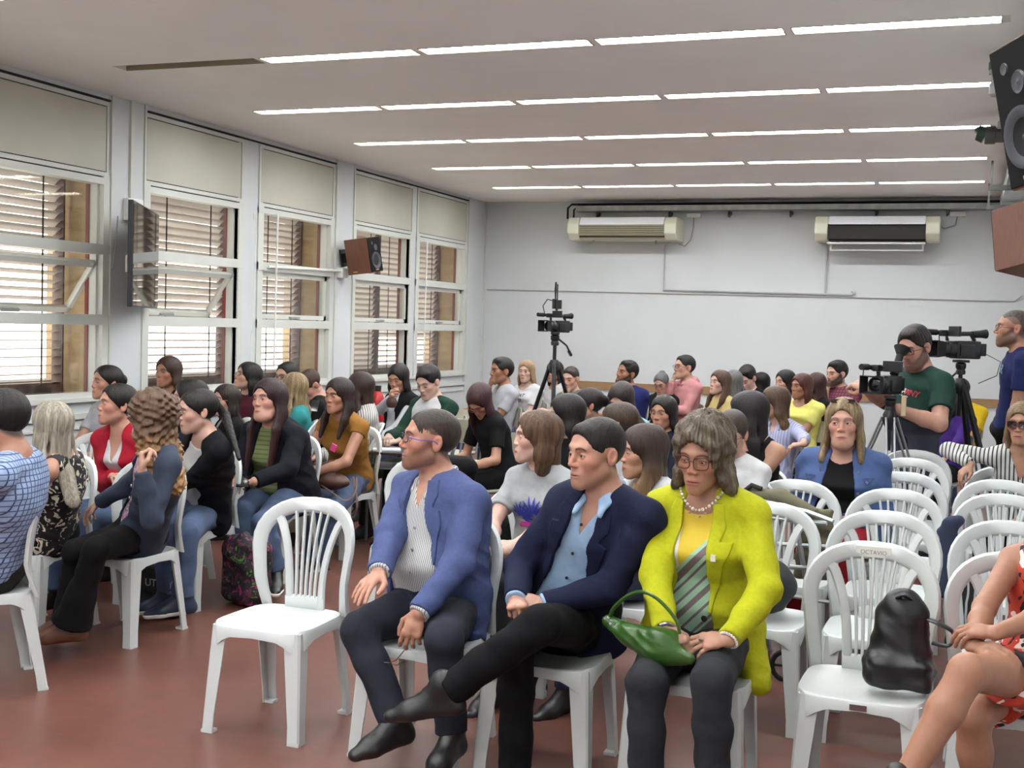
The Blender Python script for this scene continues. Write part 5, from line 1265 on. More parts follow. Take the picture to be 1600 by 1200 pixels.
person('mustard', 'woman in a mustard sleeveless top with hands clasped, brown bag on her lap', (529, 620, 7.35), (-4.10, 7.75), **L_, lod=1, by=16, sy=10, hy=15, hp=0, b=1.08, bust=.03, hair=(36, 24, 20), skin=(190, 136, 108), style='long', side=2, L=.28, top=C_('ochre', (166, 116, 52)), sleeve='cap', neck='crew', pants=jeans, shoes=(60, 40, 30),
  arms={'R': dict(px=(480, 742, 7.20), d=(.1, -.5, -1), pose='rest', hint=(-1, .2, -.5)), 'L': dict(px=(488, 740, 7.12), d=(-.8, -.3, -.4), pose='rest', hint=(1, .1, -.7))},
  legs={'R': dict(knee=(492, 790, 7.15), ankle=(486, 880, 7.15), toe=(-.5, -.8, -.1)), 'L': dict(knee=(520, 800, 7.05), ankle=(500, 885, 7.10), toe=(-.5, -.8, -.1))})
person('stripejacket', 'woman in a long white jacket with black stripes, seen from behind', (562, 608, 8.15), None, **L_, by=55, hy=102, hair=(48, 34, 28), skin='light', style='long', L=.28, top=wht, jacket=stripes('ink_stripe', (216, 214, 208), (44, 44, 52), 1, .016, .28, warp=.008), jopen=(.05, .05, .05), jhem=-.35, pants=C_('taupe', (128, 114, 104)))
person('mate', 'woman with black hair in white shirt and black vest sipping from a straw', (622, 592, 9.55), None, **L_, by=25, hy=4, hp=-16, hair='black', skin='mid', style='long', L=.28, top=C_('white_shirt', (214, 216, 222)), jacket=blk, jsleeve='cap', undersleeve=True, pants=djeans, eyes=1, neck='collar',
  arms={'R': dict(px=(610, 622, 9.30), d=(.6, -.3, .5), n=(-.3, -1, 0), pose='hold', hint=(-1, .2, -.6)), 'L': dict()})
person('raglan', 'boy with black hair in a white shirt with dark green sleeves looking down', (669, 598, 8.75), None, by=22, hy=10, hp=-22, hair='black', skin='pale', style='thick', vol=1.1, top=wht, jacket=None, neck='crew', sleeve='none', pants=C_('army', (50, 54, 44)), arms='phone', eyes=1, ragl=1)
person('redhairbend', 'woman with dark red hair and glasses in black, bent far forward over her lap', (750, 627, 8.3), None, **L_, by=40, sy=35, hy=10, hp=-48, hair='burg', skin='mid', style='long', L=.26, top=blk, sleeve='short', neck='crew', pants=blk, arms='knees', fwd=-.18, glasses=('rect', (120, 70, 50)))
person('chinman', 'man with black hair in a light grey shirt, hand on his chin', (783, 581, 11.5), None, hs=1.08, by=45, sy=48, hy=40, hp=2, hair='black', skin='tan', style='thick', top=C_('ltgreyshirt', (186, 188, 196)), sleeve='short', neck='open', pants=djeans, arms='chinR', scalp=.9, beard=.2)
tw = person('whitetee', 'woman with blond hair in a printed white T-shirt beside the man with hand on chin', (822, 582, 12.3), None, **L_, by=25, hy=3, hp=3, hair=(140, 112, 84), skin='pale', style='long', L=.2, b=1.15, bust=.02, top=wht, sleeve='short', neck='scoop', pants=djeans, lips=(190, 110, 100))
bb = person('bobwoman', 'woman with straight brown bob in a grey T-shirt with a blue leaf print, looking left', (838, 686, 5.30), (-1.83, 5.36), **L_, lod=0, by=20, sy=14, hy=60, hp=3, b=1.02, bust=.015, hair=(74, 52, 38), streak=(98, 74, 52), skin=(222, 176, 154), style='bob', top=C_('tee_grey', (178, 180, 182)), sleeve='short', neck='crew', pants=C_('dark_grey_jeans', (44, 44, 50)), arms={'R': dict(px=(772, 850, 4.98), d=(1, -.1, .1), pose='rest', hint=(-1, .2, -.6)), 'L': dict(px=(790, 862, 4.92), d=(-1, -.1, .1), pose='rest', hint=(1, .1, -.6))}, lips=(170, 96, 88))
person('blackhairbehind', 'woman with long black hair right behind the grey T-shirt woman, face half hidden', (884, 650, 6.9), None, **L_, by=40, hy=62, hp=-4, hair='black', skin='light', style='long', L=.32, vol=1.1, top=blk, pants=blk)
person('behindtripod', 'person in white partly hidden behind the legs of the tall tripod', (866, 582, 13.2), None, **L_, by=35, hy=20, hair='dark', skin='mid', style='bob', top=wht, neck='scoop', sleeve='short', pants=djeans)
person('noseman', 'young man with short dark hair and khaki top rubbing his face beside the tripod', (891, 593, 11.9), None, by=30, hy=8, hp=-8, hair=(44, 34, 30), skin='light', style='short', top=C_('sage', (98, 108, 98)), neck='crew', pants=djeans, arms='chinR')
person('bunglasses', 'dark-haired woman with glasses and a bun seen in profile', (919, 634, 8.4), None, **L_, by=45, hy=66, hp=-4, hair=(34, 26, 24), skin='mid', style='updo', top=C_('aqua', (120, 180, 210)), pants=djeans, glasses=('rect', (30, 30, 34)))
person('beardman', 'large bearded man in a royal blue T-shirt leaning his head back at the back wall', (979, 584, 12.5), None, hs=1.08, by=35, sy=30, hy=34, hp=8, hr=8, b=1.35, belly=.04, hair='black', skin='tan', style='thick', vol=.8, beard=1.0, top=C_('royal', (30, 38, 96)), sleeve='short', pants=blk, arms='cross', ponch=1.15)
person('centrepart', 'woman with long centre-parted dark hair looking down, pale blue top', (971, 626, 8.4), None, **L_, by=25, hy=10, hp=-26, hair=(44, 34, 30), skin='light', style='long', L=.28, top=C_('cyan', (140, 190, 214)), pants=djeans, eyes=1)
person('ponytailback', 'brown-haired woman with a clipped ponytail, face hidden behind the navy blazer man', (966, 665, 6.4), None, **L_, by=50, hy=90, hp=-6, hair=(56, 42, 32), skin='light', style='pony', side=0, L=.16, top=gry, pants=djeans)
person('girlbehind', 'girl with long brown hair, blond at the tips, and hoop earring in a white cardigan', (1004, 708, 5.32), (-1.40, 5.40), **L_, lod=1, by=35, sy=30, hy=54, hp=-3, hair=(50, 36, 30), tips=(140, 108, 70), skin=(204, 152, 124), style='long', side=1, L=.36, top=C_('beige_top', (190, 160, 130)), neck='scoop', jacket=C_('white_cardigan', (220, 220, 222)), jopen=(.09, .10, .11), pants=djeans)
person('greybun', 'woman with grey hair in a bun and black vest looking down', (1033, 600, 13.3), None, **L_, by=20, hy=8, hp=-20, hair='steel', skin='light', style='bun', top=C_('palepink', (206, 176, 170)), jacket=blk, jsleeve='cap', undersleeve=True, jopen=(.02, .02, .02), pants=blk, eyes=1, glasses=('rect', (120, 80, 70)))
person('pinkhoodie', 'young man with glasses in a pink hooded sweatshirt, hand at his mouth', (1069, 575, 13.4), None, hs=1.08, by=40, sy=42, hy=46, hp=4, hair='black', skin='light', style='short', vol=1.3, top=C_('pink_fleece', (212, 146, 148)), hood=1, pants=djeans, arms='chinR', glasses=('rect', (20, 20, 24)))
person('smiling', 'dark-haired woman with a faint smile behind the long-haired girl', (1036, 647, 8.15), None, **L_, by=30, hy=14, hp=0, hair='black', skin='mid', style='long', L=.26, top=navy, pants=djeans)
person('paleyellow', 'woman in a pale yellow T-shirt with hair band, eyes closed, by the back wall', (1124, 599, 11.7), None, **L_, by=35, hy=38, hp=6, hair=(72, 52, 40), skin='pale', style='long', side=2, L=.24, top=C_('butter', (214, 190, 128)), sleeve='short', neck='crew', pants=djeans, eyes=1)
person('longgrey', 'person with long straight steel-grey hair seen from behind, white top', (1146, 598, 12.4), None, **L_, by=60, hy=150, hair=(92, 90, 90), skin='pale', style='long', L=.36, top=wht, pants=djeans)
person('blacktee', 'boy with thick black hair in a black T-shirt looking down', (1167, 592, 13.4), None, hs=1.08, by=25, hy=18, hp=-28, hair='black', skin='pale', style='thick', top=blk, sleeve='short', neck='scoop', pants=blk, eyes=1)
person('tilted', 'dark hair of a person leaning over, right of the boy in black', (1190, 599, 14.2), None, **L_, by=60, hy=120, hp=-20, hr=30, hair='black', skin='light', style='long', L=.25, top=C_('rose', (196, 150, 150)), pants=djeans)
person('fringe', 'dark-haired woman in white between the boy in black and the yellow T-shirt', (1226, 598, 12.6), None, **L_, by=40, hy=42, hp=0, hair='black', skin='light', style='bob', top=wht, pants=djeans)
person('yellowtee', 'woman with red-brown hair in a lemon yellow T-shirt near the back wall', (1252, 605, 11.7), None, **L_, by=35, sy=25, hy=42, hp=2, b=1.22, bust=.03, hair=(70, 36, 32), skin='tan', style='bob', vol=.9, top=C_('lemon', (226, 222, 120)), sleeve='short', neck='scoop', pants=djeans)
person('burgundy', 'dark brown long hair of a woman turned away beside the yellow T-shirt', (1275, 602, 12.6), None, **L_, by=60, hy=140, hair=(56, 34, 32), skin='light', style='long', L=.34, top=blk, pants=blk)
person('checkbeard', 'bearded man in a magenta checked shirt with his hand at his mouth', (1307, 585, 13.3), None, hs=1.08, by=30, sy=20, hy=42, hp=-3, b=1.1, hair='black', skin='light', style='thick', beard=1.0, top=stripes('magenta_check', (146, 62, 88), (92, 40, 62), 0, .03, .35, cross=(2, .03, .35)), neck='collar', sleeve='three', pants=djeans, arms='chinR', scalp=.9)
person('lilac', 'young woman with light brown hair and lilac shirt stretching her arm to the right', (1210, 630, 9.2), None, **L_, by=20, sy=20, hy=64, hp=-2, hair=(72, 54, 40), tips=(110, 86, 56), skin='light', style='long', L=.28, top=stripes('lilac_stripe', (152, 156, 196), (190, 190, 214), 0, .02, .4), neck='open', pants=djeans,
  arms={'R': dict(), 'L': dict(px=(1256, 694, 8.7), d=(-1, -.3, -.2), pose='rest', hint=(1, .3, -.2))}, sleeve='three')
person('tank', 'woman with straight black hair and black tank top, bare shoulder, face turned away', (1168, 648, 6.75), None, **L_, by=35, sy=25, hy=92, hp=-6, b=1.05, hair=(28, 22, 24), skin='mid', style='long', L=.30, top=blk, sleeve='none', neck='tank', pants=djeans)
person('whiteglasses', 'woman with glasses in a white T-shirt right behind the chartreuse blazer', (1142, 680, 6.3), None, **L_, by=15, hy=5, hp=-14, hair=(52, 40, 36), skin='light', style='updo', top=wht, sleeve='short', pants=djeans, glasses=('rect', (70, 80, 96)))
dj = denim('denim_jacket', (68, 92, 144))
dn = person('denimwoman', 'woman in a light blue denim jacket with sunglasses pushed up on her hair', (1318, 664, 6.95), (-.62, 7.05), **L_, sc=1.06, hs=1.1, lod=1, by=5, sy=2, hy=1, hp=5, hr=-2, b=1.52, bust=.03, belly=.04, ponch=1.05, hair=(112, 92, 66), streak=(158, 140, 106), skin=(206, 152, 130), style='long', side=2, L=.20, vol=1.1, top=blk, neck='scoop', jacket=dj, jopen=(.085, .12, .15), jname='denim_jacket', pants=C_('red_trousers', (158, 30, 40)), glasses=('up', (16, 16, 18)), brow=.6, gaze=(15, 0))
sw_ = person('sunglasses', 'woman with dark sunglasses and striped sleeves, arm along the empty chair', (1597, 664, 7.55), (.33, 7.72), **L_, lod=1, by=10, sy=5, hy=16, hp=0, hair=(110, 90, 66), skin='mid', style='bob', top=stripes('breton', (208, 206, 200), (48, 50, 60), 0, .024, .35), neck='v', pants=blk, glasses=('sun', (90, 50, 40)),
  arms={'R': dict(px=(1516, 726, 7.5), d=(-.6, -.3, -.8), pose='rest', hint=(-.6, .2, .1)), 'L': dict()}, sleeve='long')
person('yellowshirt', 'person in a bright yellow shirt half hidden behind the camera tripod', (1500, 613, 12.9), None, by=20, hy=40, hp=-20, hair='dark', skin='tan', top=C_('bright_yellow', (222, 184, 30)), sleeve='short', pants=djeans)
person('purple', 'person with violet and lilac clothes behind the cameraman, bending', (1478, 622, 10.9), None, **L_, by=20, hy=60, hp=-30, hair='dark', skin='light', top=C_('violet', (70, 40, 124)), pants=blk, arms='knees', style='bob')
# --- standing men
cm = person('cameraman', 'cameraman with glasses in a dark green T-shirt bending over his video camera', (1429, 545, 8.85), (-.30, 8.98), lod=1, stand=True, sc=1.14, by=56, sy=52, hy=30, hp=-16, hr=-4, b=1.22, belly=.07, hs=1.17, ponch=1.1, hair=(30, 22, 22), skin=(202, 148, 126), style='thick', vol=1.0, beard=.75, top=C_('bottle_green', (34, 66, 56)), sleeve='short', neck='crew', hem=-.12, pants=denim('grey_jeans', (60, 64, 80)), glasses=('rect', (24, 24, 30)),
  arms={'R': dict(px=(1354, 608, 8.55), d=(-.7, -.5, .3), n=(0, -.6, 1), pose='hold', hint=(-.5, .3, -1)), 'L': dict(px=(1402, 640, 8.50), d=(-.95, -.1, .1), n=(.2, -.8, .6), pose='hold', hint=(.6, -.3, -1))}, legs='stand')
sm = person('standing', 'standing man with shaved head and navy T-shirt at the right edge', (1584, 515, 9.5), (.34, 9.6), lod=1, stand=True, sc=1.08, by=92, sy=85, hy=88, hp=4, b=1.08, hs=1.12, hair=(74, 66, 62), skin=(184, 130, 104), style='buzz', vol=.4, beard=.75, scalp=.7, top=C_('deep_blue', (34, 42, 92)), sleeve='short', neck='crew', hem=-.10, pants=blk, glasses=('rect', (60, 50, 46)), arms='standdown', legs='stand')
# chairs of the audience
chair(-4.15, 4.03, 38, 'white plastic chair of the man in the checked shirt at the left edge')
chair(-4.03, 4.98, 2, 'white plastic chair of the curly-haired woman in the denim jacket')
chair(-4.50, 4.86, 2, 'white plastic chair under the grey-haired woman seen from behind')
chair(-4.20, 5.76, 2, 'white plastic chair of the woman in the black cardigan with ponytail')
chair(-4.68, 5.72, 2, 'white plastic chair of the woman in the red cardigan')
chair(-4.16, 6.62, 4, 'white plastic chair of the large woman in the green striped shirt')
chair(-4.18, 7.50, 8, 'white plastic chair of the woman in the mustard top')
chair(-1.92, 5.10, 0, 'white plastic chair of the woman in the grey leaf-print T-shirt')
chair(-1.41, 5.14, 0, 'white plastic chair of the long-haired girl in the white cardigan')
chair(-.64, 6.78, 0, 'white plastic chair of the woman in the denim jacket')
chair(-5.25, 5.95, 10, 'empty white plastic chair by the window wall beside the red cardigan')
chair(-5.42, 6.60, 6, 'white plastic chair behind the empty one by the window wall')
SEAT = [('lightgrey', 'W', 10, 'the pale grey top'), ('behindcardi', 'W', 0, 'the hidden dark-haired woman'), ('windowwoman', 'S', 20, 'the woman under the wall screen'), ('roundglasses', 'W', 10, 'the woman with round glasses'), ('maroon', 'S', 20, 'the woman in maroon'),
 ('blondback', 'W', 20, 'the ash-blond woman'), ('topofhead', 'S', 20, 'the dark-haired person at the window'), ('phoneman', 'S', 20, 'the man with the phone'), ('stripejacket', 'W', 10, 'the long striped jacket'), ('mate', 'S', 25, 'the woman sipping from a straw'),
 ('raglan', 'S', 22, 'the boy with green sleeves'), ('redhairbend', 'S', 40, 'the bent woman in black'), ('chinman', 'S', 45, 'the man with hand on chin'), ('whitetee', 'S', 25, 'the woman in the printed T-shirt'), ('blackhairbehind', 'W', 10, 'the black-haired woman'), ('behindtripod', 'S', 35, 'the person behind the tripod'),
 ('noseman', 'S', 30, 'the man rubbing his face'), ('bunglasses', 'W', 20, 'the woman with bun and glasses'), ('beardman', 'S', 35, 'the large bearded man'), ('centrepart', 'W', 25, 'the woman with centre-parted hair'), ('ponytailback', 'W', 10, 'the woman with clipped ponytail'), ('greybun', 'S', 20, 'the woman with grey bun'),
 ('pinkhoodie', 'S', 40, 'the pink hooded sweatshirt'), ('smiling', 'W', 20, 'the faintly smiling woman'), ('paleyellow', 'S', 35, 'the pale yellow T-shirt'), ('longgrey', 'S', 60, 'the long steel-grey hair'), ('blacktee', 'S', 25, 'the boy in black'), ('tilted', 'S', 40, 'the leaning dark-haired person'),
 ('fringe', 'S', 40, 'the dark-haired woman in white'), ('yellowtee', 'S', 35, 'the lemon yellow T-shirt'), ('burgundy', 'S', 50, 'the long dark brown hair'), ('checkbeard', 'S', 30, 'the bearded man in magenta'), ('lilac', 'W', 20, 'the woman in lilac'), ('tank', 'W', 10, 'the woman in the black tank top'),
 ('whiteglasses', 'W', 0, 'the glasses woman in white'), ('yellowshirt', 'S', 20, 'the bright yellow shirt'), ('purple', 'S', 20, 'the person in violet')]
for key, kd, yw, lab in SEAT:
    r = PEOPLE[key]; a = -r.rotation_euler.z; fx, fy = -math.sin(a), -math.cos(a); x, y = r.location.x, r.location.y
    a2 = a; (chair if kd == 'W' else school)(x+fx*.25, y+fy*.25, math.degrees(a2), ('white plastic chair under ' if kd == 'W' else 'beige school chair under ')+lab)
# ------------------------------------------------------------------ video cameras and tripods
M_cam = mat('camera_black', (24, 24, 26), .38); M_leg = mat('tripod_leg', (26, 26, 28), .35, metal=.3); M_silver = mat('tripod_silver', (150, 152, 156), .3, metal=.8)
def tripod(base, zt, spread, lab, rz=0, column=0, silver=False, k=1.0, pan=True):
    """legs meet at zt over base; a centre column rises above it"""
    r = empty('camera_tripod', (base[0], base[1], 0), rz, lab, 'tripod')
    MB().lathe([(.001, zt-.06), (.03, zt-.06), (.045, zt-.03), (.045, zt+.02), (.03, zt+.05), (.001, zt+.05)], 18).build('crown', M_cam, r, smooth=True)
    MB().tube([(0, 0, zt-.22), (0, 0, zt+column)], .015, 10).build('column', M_leg, r, smooth=True)
    for i in range(3):
        a = 2*math.pi*i/3+.5; c, s_ = math.cos(a), math.sin(a); t = Vector((-s_, c, 0))*.022*k
        top = Vector((c*.04, s_*.04, zt)); bot = Vector((c*spread, s_*spread, .015)); mid = top.lerp(bot, .45); m2 = top.lerp(bot, .75); q = MB()
        if silver:
            for sg in (-1, 1): q.tube([top+t*sg, mid+t*sg*.9], .008, 8)
            q.tube([mid-(bot-top)*.12, bot], .010, 8).box(-.03, .03, -.03, .03, -.02, .02, Matrix.Translation(mid))
        else:
            q.tube([top, mid], .017*k, 8).tube([mid, m2], .0135*k, 8).tube([m2, bot], .0105*k, 8).tube([mid-(bot-top)*.012, mid+(bot-top)*.012], .021*k, 8).tube([m2-(bot-top)*.01, m2+(bot-top)*.01], .017*k, 8)
        q.tube([bot+Vector((0, 0, .02)), bot+Vector((0, 0, -.013))], .018, 8)
        q.build('leg', M_silver if silver and i != 9 else M_leg, r, smooth=True)
    h = zt+column; hd = MB().lathe([(.001, h), (.03, h), (.034, h+.02), (.028, h+.035), (.036, h+.05), (.036, h+.075), (.02, h+.09), (.001, h+.09)], 16)
    hd.box(-.035, .035, -.05, .05, h+.085, h+.105, bev=.005); hob = hd.build('fluid_head', M_cam, r, smooth=40)
    if pan: MB().tube([(.03, .02, h+.05), (.10, .16, h+.0), (.14, .30, h-.07)], .008, 8).tube([(.125, .25, h-.05), (.145, .32, h-.08)], .014, 8).build('pan_handle', M_cam, r, smooth=True)
    return r, h+.105
def camcorder(loc, yaw, lab, k=1.0, pitch=0, eyecup=False, transmitter=False, lcd=True):
    r = empty('video_camera', loc, -math.radians(yaw), lab, 'video camera'); r.scale = (k, k, k)
    MB().box(-.05, .05, -.02, .15, .01, .125, bev=.012).box(-.045, .045, .15, .19, .03, .11, bev=.006).box(.048, .062, .0, .10, .03, .10, bev=.004).build('camera_body', M_cam, r, smooth=30)
    MB().tube([(0, -.02, .07), (0, -.06, .07), (0, -.062, .07), (0, -.10, .07)], [.052, .052, .047, .047], 24).tube([(0, -.045, .07), (0, -.055, .07)], .054, 24).build('lens_barrel', mat('barrel', (44, 44, 48), .35, metal=.3), r, smooth=True)
    q = MB(); w0, h0, w1, h1 = .052, .046, .068, .054
    fr = [(-w0, -.10, .07-h0), (w0, -.10, .07-h0), (w0, -.10, .07+h0), (-w0, -.10, .07+h0), (-w1, -.165, .07-h1), (w1, -.165, .07-h1), (w1, -.165, .07+h1), (-w1, -.165, .07+h1)]
    i_ = [(x*.93, y+(.004 if y > -.13 else 0), .07+(z-.07)*.93) for x, y, z in fr]
    q.add(fr+i_, [(0, 1, 5, 4), (1, 2, 6, 5), (2, 3, 7, 6), (3, 0, 4, 7), (8, 12, 13, 9), (9, 13, 14, 10), (10, 14, 15, 11), (11, 15, 12, 8), (4, 5, 13, 12), (5, 6, 14, 13), (6, 7, 15, 14), (7, 4, 12, 15)])
    q.build('lens_hood', M_blackmat, r)
    MB().lathe([(.001, .0), (.03, .002), (.044, -.004), (.045, -.008)], 20, T((0, -.102, .07), 0, math.pi/2)).build('front_lens', mat('lens_glass', (10, 10, 24), .03, spec=1), r, smooth=True)
    MB().tube([(0, -.06, .125), (0, -.07, .165), (0, .10, .170), (0, .13, .125)], [.012, .015, .015, .012], 8).box(-.02, .02, -.11, -.05, .150, .190, bev=.006).build('top_handle', M_cam, r, smooth=40)
    MB().tube([(-.045, -.19, .175), (-.045, -.03, .172)], .014, 12).tube([(-.045, -.19, .175), (-.045, -.11, .174)], .019, 12).box(-.05, -.01, -.07, -.05, .155, .185).build('microphone', M_blackmat, r, smooth=True)
    if lcd: MB().box(.03, .155, -.075, -.060, .150, .215, bev=.004).tube([(.0, -.065, .175), (.04, -.067, .18)], .010, 8).build('flip_screen', M_cam, r)
    if eyecup: MB().tube([(0, .13, .13), (0, .17, .19), (0, .20, .25)], [.026, .024, .022], 12).tube([(0, .20, .25), (0, .225, .29)], [.024, .052], 16).build('viewfinder', M_blackmat, r, smooth=True)
    else: MB().tube([(0, .11, .165), (0, .17, .170), (0, .21, .172)], [.022, .024, .030], 12).build('viewfinder', M_blackmat, r, smooth=True)
    if transmitter:
        MB().box(-.025, .045, .0, .035, .235, .32, bev=.005).box(-.045, -.01, -.01, .03, .235, .33, bev=.004).tube([(0, .01, .17), (0, .01, .24)], .012, 8).build('transmitter', M_cam, r)
        MB().tube([(-.02, .01, .32), (-.022, .01, .42), (-.02, .01, .49)], [.006, .011, .008], 8).tube([(.0, .015, .32), (.0, .015, .47)], .006, 8).build('antenna', M_blackmat, r, smooth=True)
        MB().tube([(-.03, .0, .31), (-.10, -.02, .325), (-.15, -.03, .26), (-.12, -.03, .18), (-.03, -.02, .14)], .005, 6).build('cable', M_blackmat, r, smooth=True)
    else: MB().tube([(-.045, -.05, .17), (-.10, -.06, .16), (-.11, -.05, .09), (-.05, .0, .05)], .004, 6).build('cable', M_blackmat, r, smooth=True)
    return r
p0 = at(866, 568, 9.3); zt = p0.z; zc_ = at(862, 519, 9.3).z
tri, hz = tripod((p0.x, p0.y), zt-.02, .52, 'tall black camera tripod raised on its column among the back rows', .35, column=zc_-zt+.02-.105)
camcorder((p0.x, p0.y, hz-.01), 28, 'small black video camera with antenna on the tall tripod at the middle of the room', .84, transmitter=True)
p1 = at(1390, 652, 8.45); z1 = at(1385, 618, 8.45).z
tri2, hz2 = tripod((p1.x, p1.y), p1.z, .50, 'camera tripod with twin silver legs beside the cameraman', .2, column=max(.0, z1-p1.z-.105), silver=True, k=1.2, pan=False)
camcorder((p1.x-.05, p1.y, hz2-.005), 24, 'video camera with upright eyepiece operated by the man in the dark green T-shirt', 1.10, eyecup=True)
p2 = at(1500, 602, 9.25); z2 = at(1500, 562, 9.25).z
tri3, hz3 = tripod((p2.x, p2.y), p2.z, .60, 'large black tripod at the right between the cameraman and the standing man', .75, column=max(.02, z2-p2.z-.105), k=1.35)
camcorder((p2.x-.04, p2.y, hz3-.005), 58, 'large video camera on the black tripod beside the standing man', 1.12)
o = MB().tube([(p2.x+.16, p2.y, 1.55), (p2.x+.26, p2.y, 1.50), (p2.x+.24, p2.y+.02, 1.40), (p2.x+.12, p2.y+.02, 1.34)], .003, 6).build('loose_cable', M_blackmat, smooth=True); tag(o, 'thin looping cable hanging behind the large video camera', 'cable')
o = MB().box(-.014, .014, -.045, .045, 0, .13, T((p1.x+.09, p1.y-.09, p1.z+.02)), bev=.004).build('light_card', mat('tan_card', (180, 160, 130), .6)); tag(o, 'small beige card strapped to the twin-legged silver tripod', 'card')
# ------------------------------------------------------------------ bags and belongings
def blob(name, ops, h, m, label=None, cat=None, parent=None, wr=None, group=None):
    v_, q_ = polygonise(ops, h, wr)
    if parent is None:
        c = (v_.min(0)+v_.max(0))/2; c[2] = v_[:, 2].min(); v_ = v_-c; o = mesh_obj(name, v_, q_, m); o.location = tuple(c)
    else: o = mesh_obj(name, v_, q_, m, parent)
    if label: tag(o, label, cat, group)
    return o
def rope(name, pts, r, m, parent, flat=1.0, label=None):
    """smooth strap through points (parent-local)"""
    P_ = [Vector(p) for p in pts]; out = []
    for i in range(len(P_)-1):
        a, b_, c, d = P_[max(i-1, 0)], P_[i], P_[i+1], P_[min(i+2, len(P_)-1)]
        for k in range(6):
            t = k/6; out.append(.5*((2*b_)+(c-a)*t+(2*a-5*b_+4*c-d)*t*t+(3*b_-a-3*c+d)*t**3))
    out.append(P_[-1]); return MB().tube(out, r, 8, flat=flat).build(name, m, parent, smooth=True, label=label)
av = lambda *p: V(*at(*p))
M_green_lea = mat('green_leather', (48, 84, 30), .28, noise=.12, nscale=14, bump=.35, bscale=30, spec=.6)
pts = [av(952, 972, 4.02), av(985, 992, 3.98), av(1030, 1012, 3.93), av(1078, 1030, 3.90)]
bag = blob('green_handbag', [cone(pts[0], pts[1], .026, .036, .02), cone(pts[1], pts[2], .042, .062, .03, flat=(0, 1, .4), fl=.8), cone(pts[2], pts[3], .062, .020, .03, flat=(0, 1, .3), fl=.75), cone(pts[2]+V(0, 0, .03), pts[2]+V(.04, .02, .045), .03, .02, .03)], .005, M_green_lea, 'green leather hobo handbag on the lap of the woman in the chartreuse blazer', 'handbag', wr=folds(.004, 34, 0))
lo_ = np.array(bag.location)
rope('strap', [pts[0]-lo_, av(958, 952, 4.0)-lo_, av(980, 932, 3.98)-lo_, av(1004, 925, 3.97)-lo_, av(1030, 938, 3.95)-lo_, av(1056, 968, 3.93)-lo_, av(1062, 990, 3.93)-lo_], .0085, M_green_lea, bag, .7)
for (x, y) in ((950, 966), (954, 975), (973, 984), (981, 1001)): MB().lathe([(.0001, 0), (.007, 0), (.0055, .004), (.0001, .005)], 12, orient(av(x, y, 3.965)-lo_, (.2, -1, .2))).build('stud', M_silver, bag, smooth=True)
sz_ = .452; bc = at(1402, 1088, 4.22); bc = V(bc.x, 4.34, 0)
M_blk_lea = mat('black_leather', (22, 22, 26), .36, bump=.4, bscale=22, spec=.5)
z0 = .456
bo_ = blob('black_bag', [rbox(V(bc[0], bc[1], z0+.055), (.108, .066, .055), .03, None, .05), cone((bc[0]-.005, bc[1]+.01, z0+.07), (bc[0]+.0, bc[1]+.02, z0+.24), .112, .088, .05, flat=(0, 1, 0), fl=.52), cone((bc[0]-.0, bc[1]+.02, z0+.22), (bc[0]+.005, bc[1]+.03, z0+.30), .080, .040, .03, flat=(0, 1, 0), fl=.6),
  func(lambda X, Y, Z: (Z-z0)+0*X+0*Y, (-9, -9, -9), (9, 9, 9), 's', .01)], .006, M_blk_lea, 'slouchy black leather bag on the seat of the chair with the name strip', 'bag', wr=folds(.005, 24, 0))
lo_ = np.array(bo_.location)
rope('handle', [V(bc[0]+.065, bc[1]+.02, z0+.245)-lo_, V(bc[0]+.12, bc[1]-.01, z0+.235)-lo_, V(bc[0]+.165, bc[1]-.01, z0+.21)-lo_, V(bc[0]+.155, bc[1]-.01, z0+.165)-lo_, V(bc[0]+.10, bc[1]-.0, z0+.165)-lo_], .017, M_blk_lea, bo_, .35)
rope('handle', [V(bc[0]-.03, bc[1]+.02, z0+.29)-lo_, V(bc[0]+.0, bc[1]-.02, z0+.32)-lo_, V(bc[0]+.035, bc[1]+.02, z0+.29)-lo_], .010, M_blk_lea, bo_, .5)
o = blob('dark_bag', [ell(V(-.78, 5.28, .57), (.14, .11, .125), None, .02)], .010, mat('dark_nylon', (30, 32, 36), .6, bump=.3, bscale=30), 'dark grey bag on the chair behind the chartreuse blazer', 'bag', wr=folds(.006, 18, 0))
bp_m = blotch('floral', [(28, 22, 30), (150, 40, 96), (70, 120, 50), (84, 40, 60)], 16, .7, (.62, .64, .6), 1.5)
c0 = at(378, 905, 6.0); o = blob('floral_backpack', [rbox(V(c0.x, 6.05, .20), (.15, .10, .20), .07, RZ(20), .02), cone((c0.x, 6.0, .32), (c0.x+.02, 5.99, .40), .09, .04, .04)], .011, bp_m, 'dark backpack printed with pink flowers on the floor beside the black cardigan chair', 'backpack', wr=folds(.005, 20, 0))
c0 = at(240, 955, 5.55); o = blob('black_sack', [rbox(V(c0.x, 5.62, .16), (.17, .09, .16), .06, RZ(5), .02), cone((c0.x-.1, 5.6, .25), (c0.x+.08, 5.6, .30), .05, .04, .04)], .011, mat('black_nylon', (16, 17, 20), .55, bump=.3, bscale=30), 'black drawstring bag with white lettering under the curly-haired woman\'s chair', 'bag', wr=folds(.005, 20, 0))
M_wp = mat('white_print', (170, 176, 184), .7)
o1 = text_obj('UTEDYC', .058, M_wp, o, (.08, -.106, .20), (math.radians(90), 0, 0)); text_obj('SAN JUSTO', .022, M_wp, o, (.10, -.106, .155), (math.radians(90), 0, 0))
M_tan_lea = mat('brown_leather', (78, 50, 38), .42, bump=.4, bscale=26)
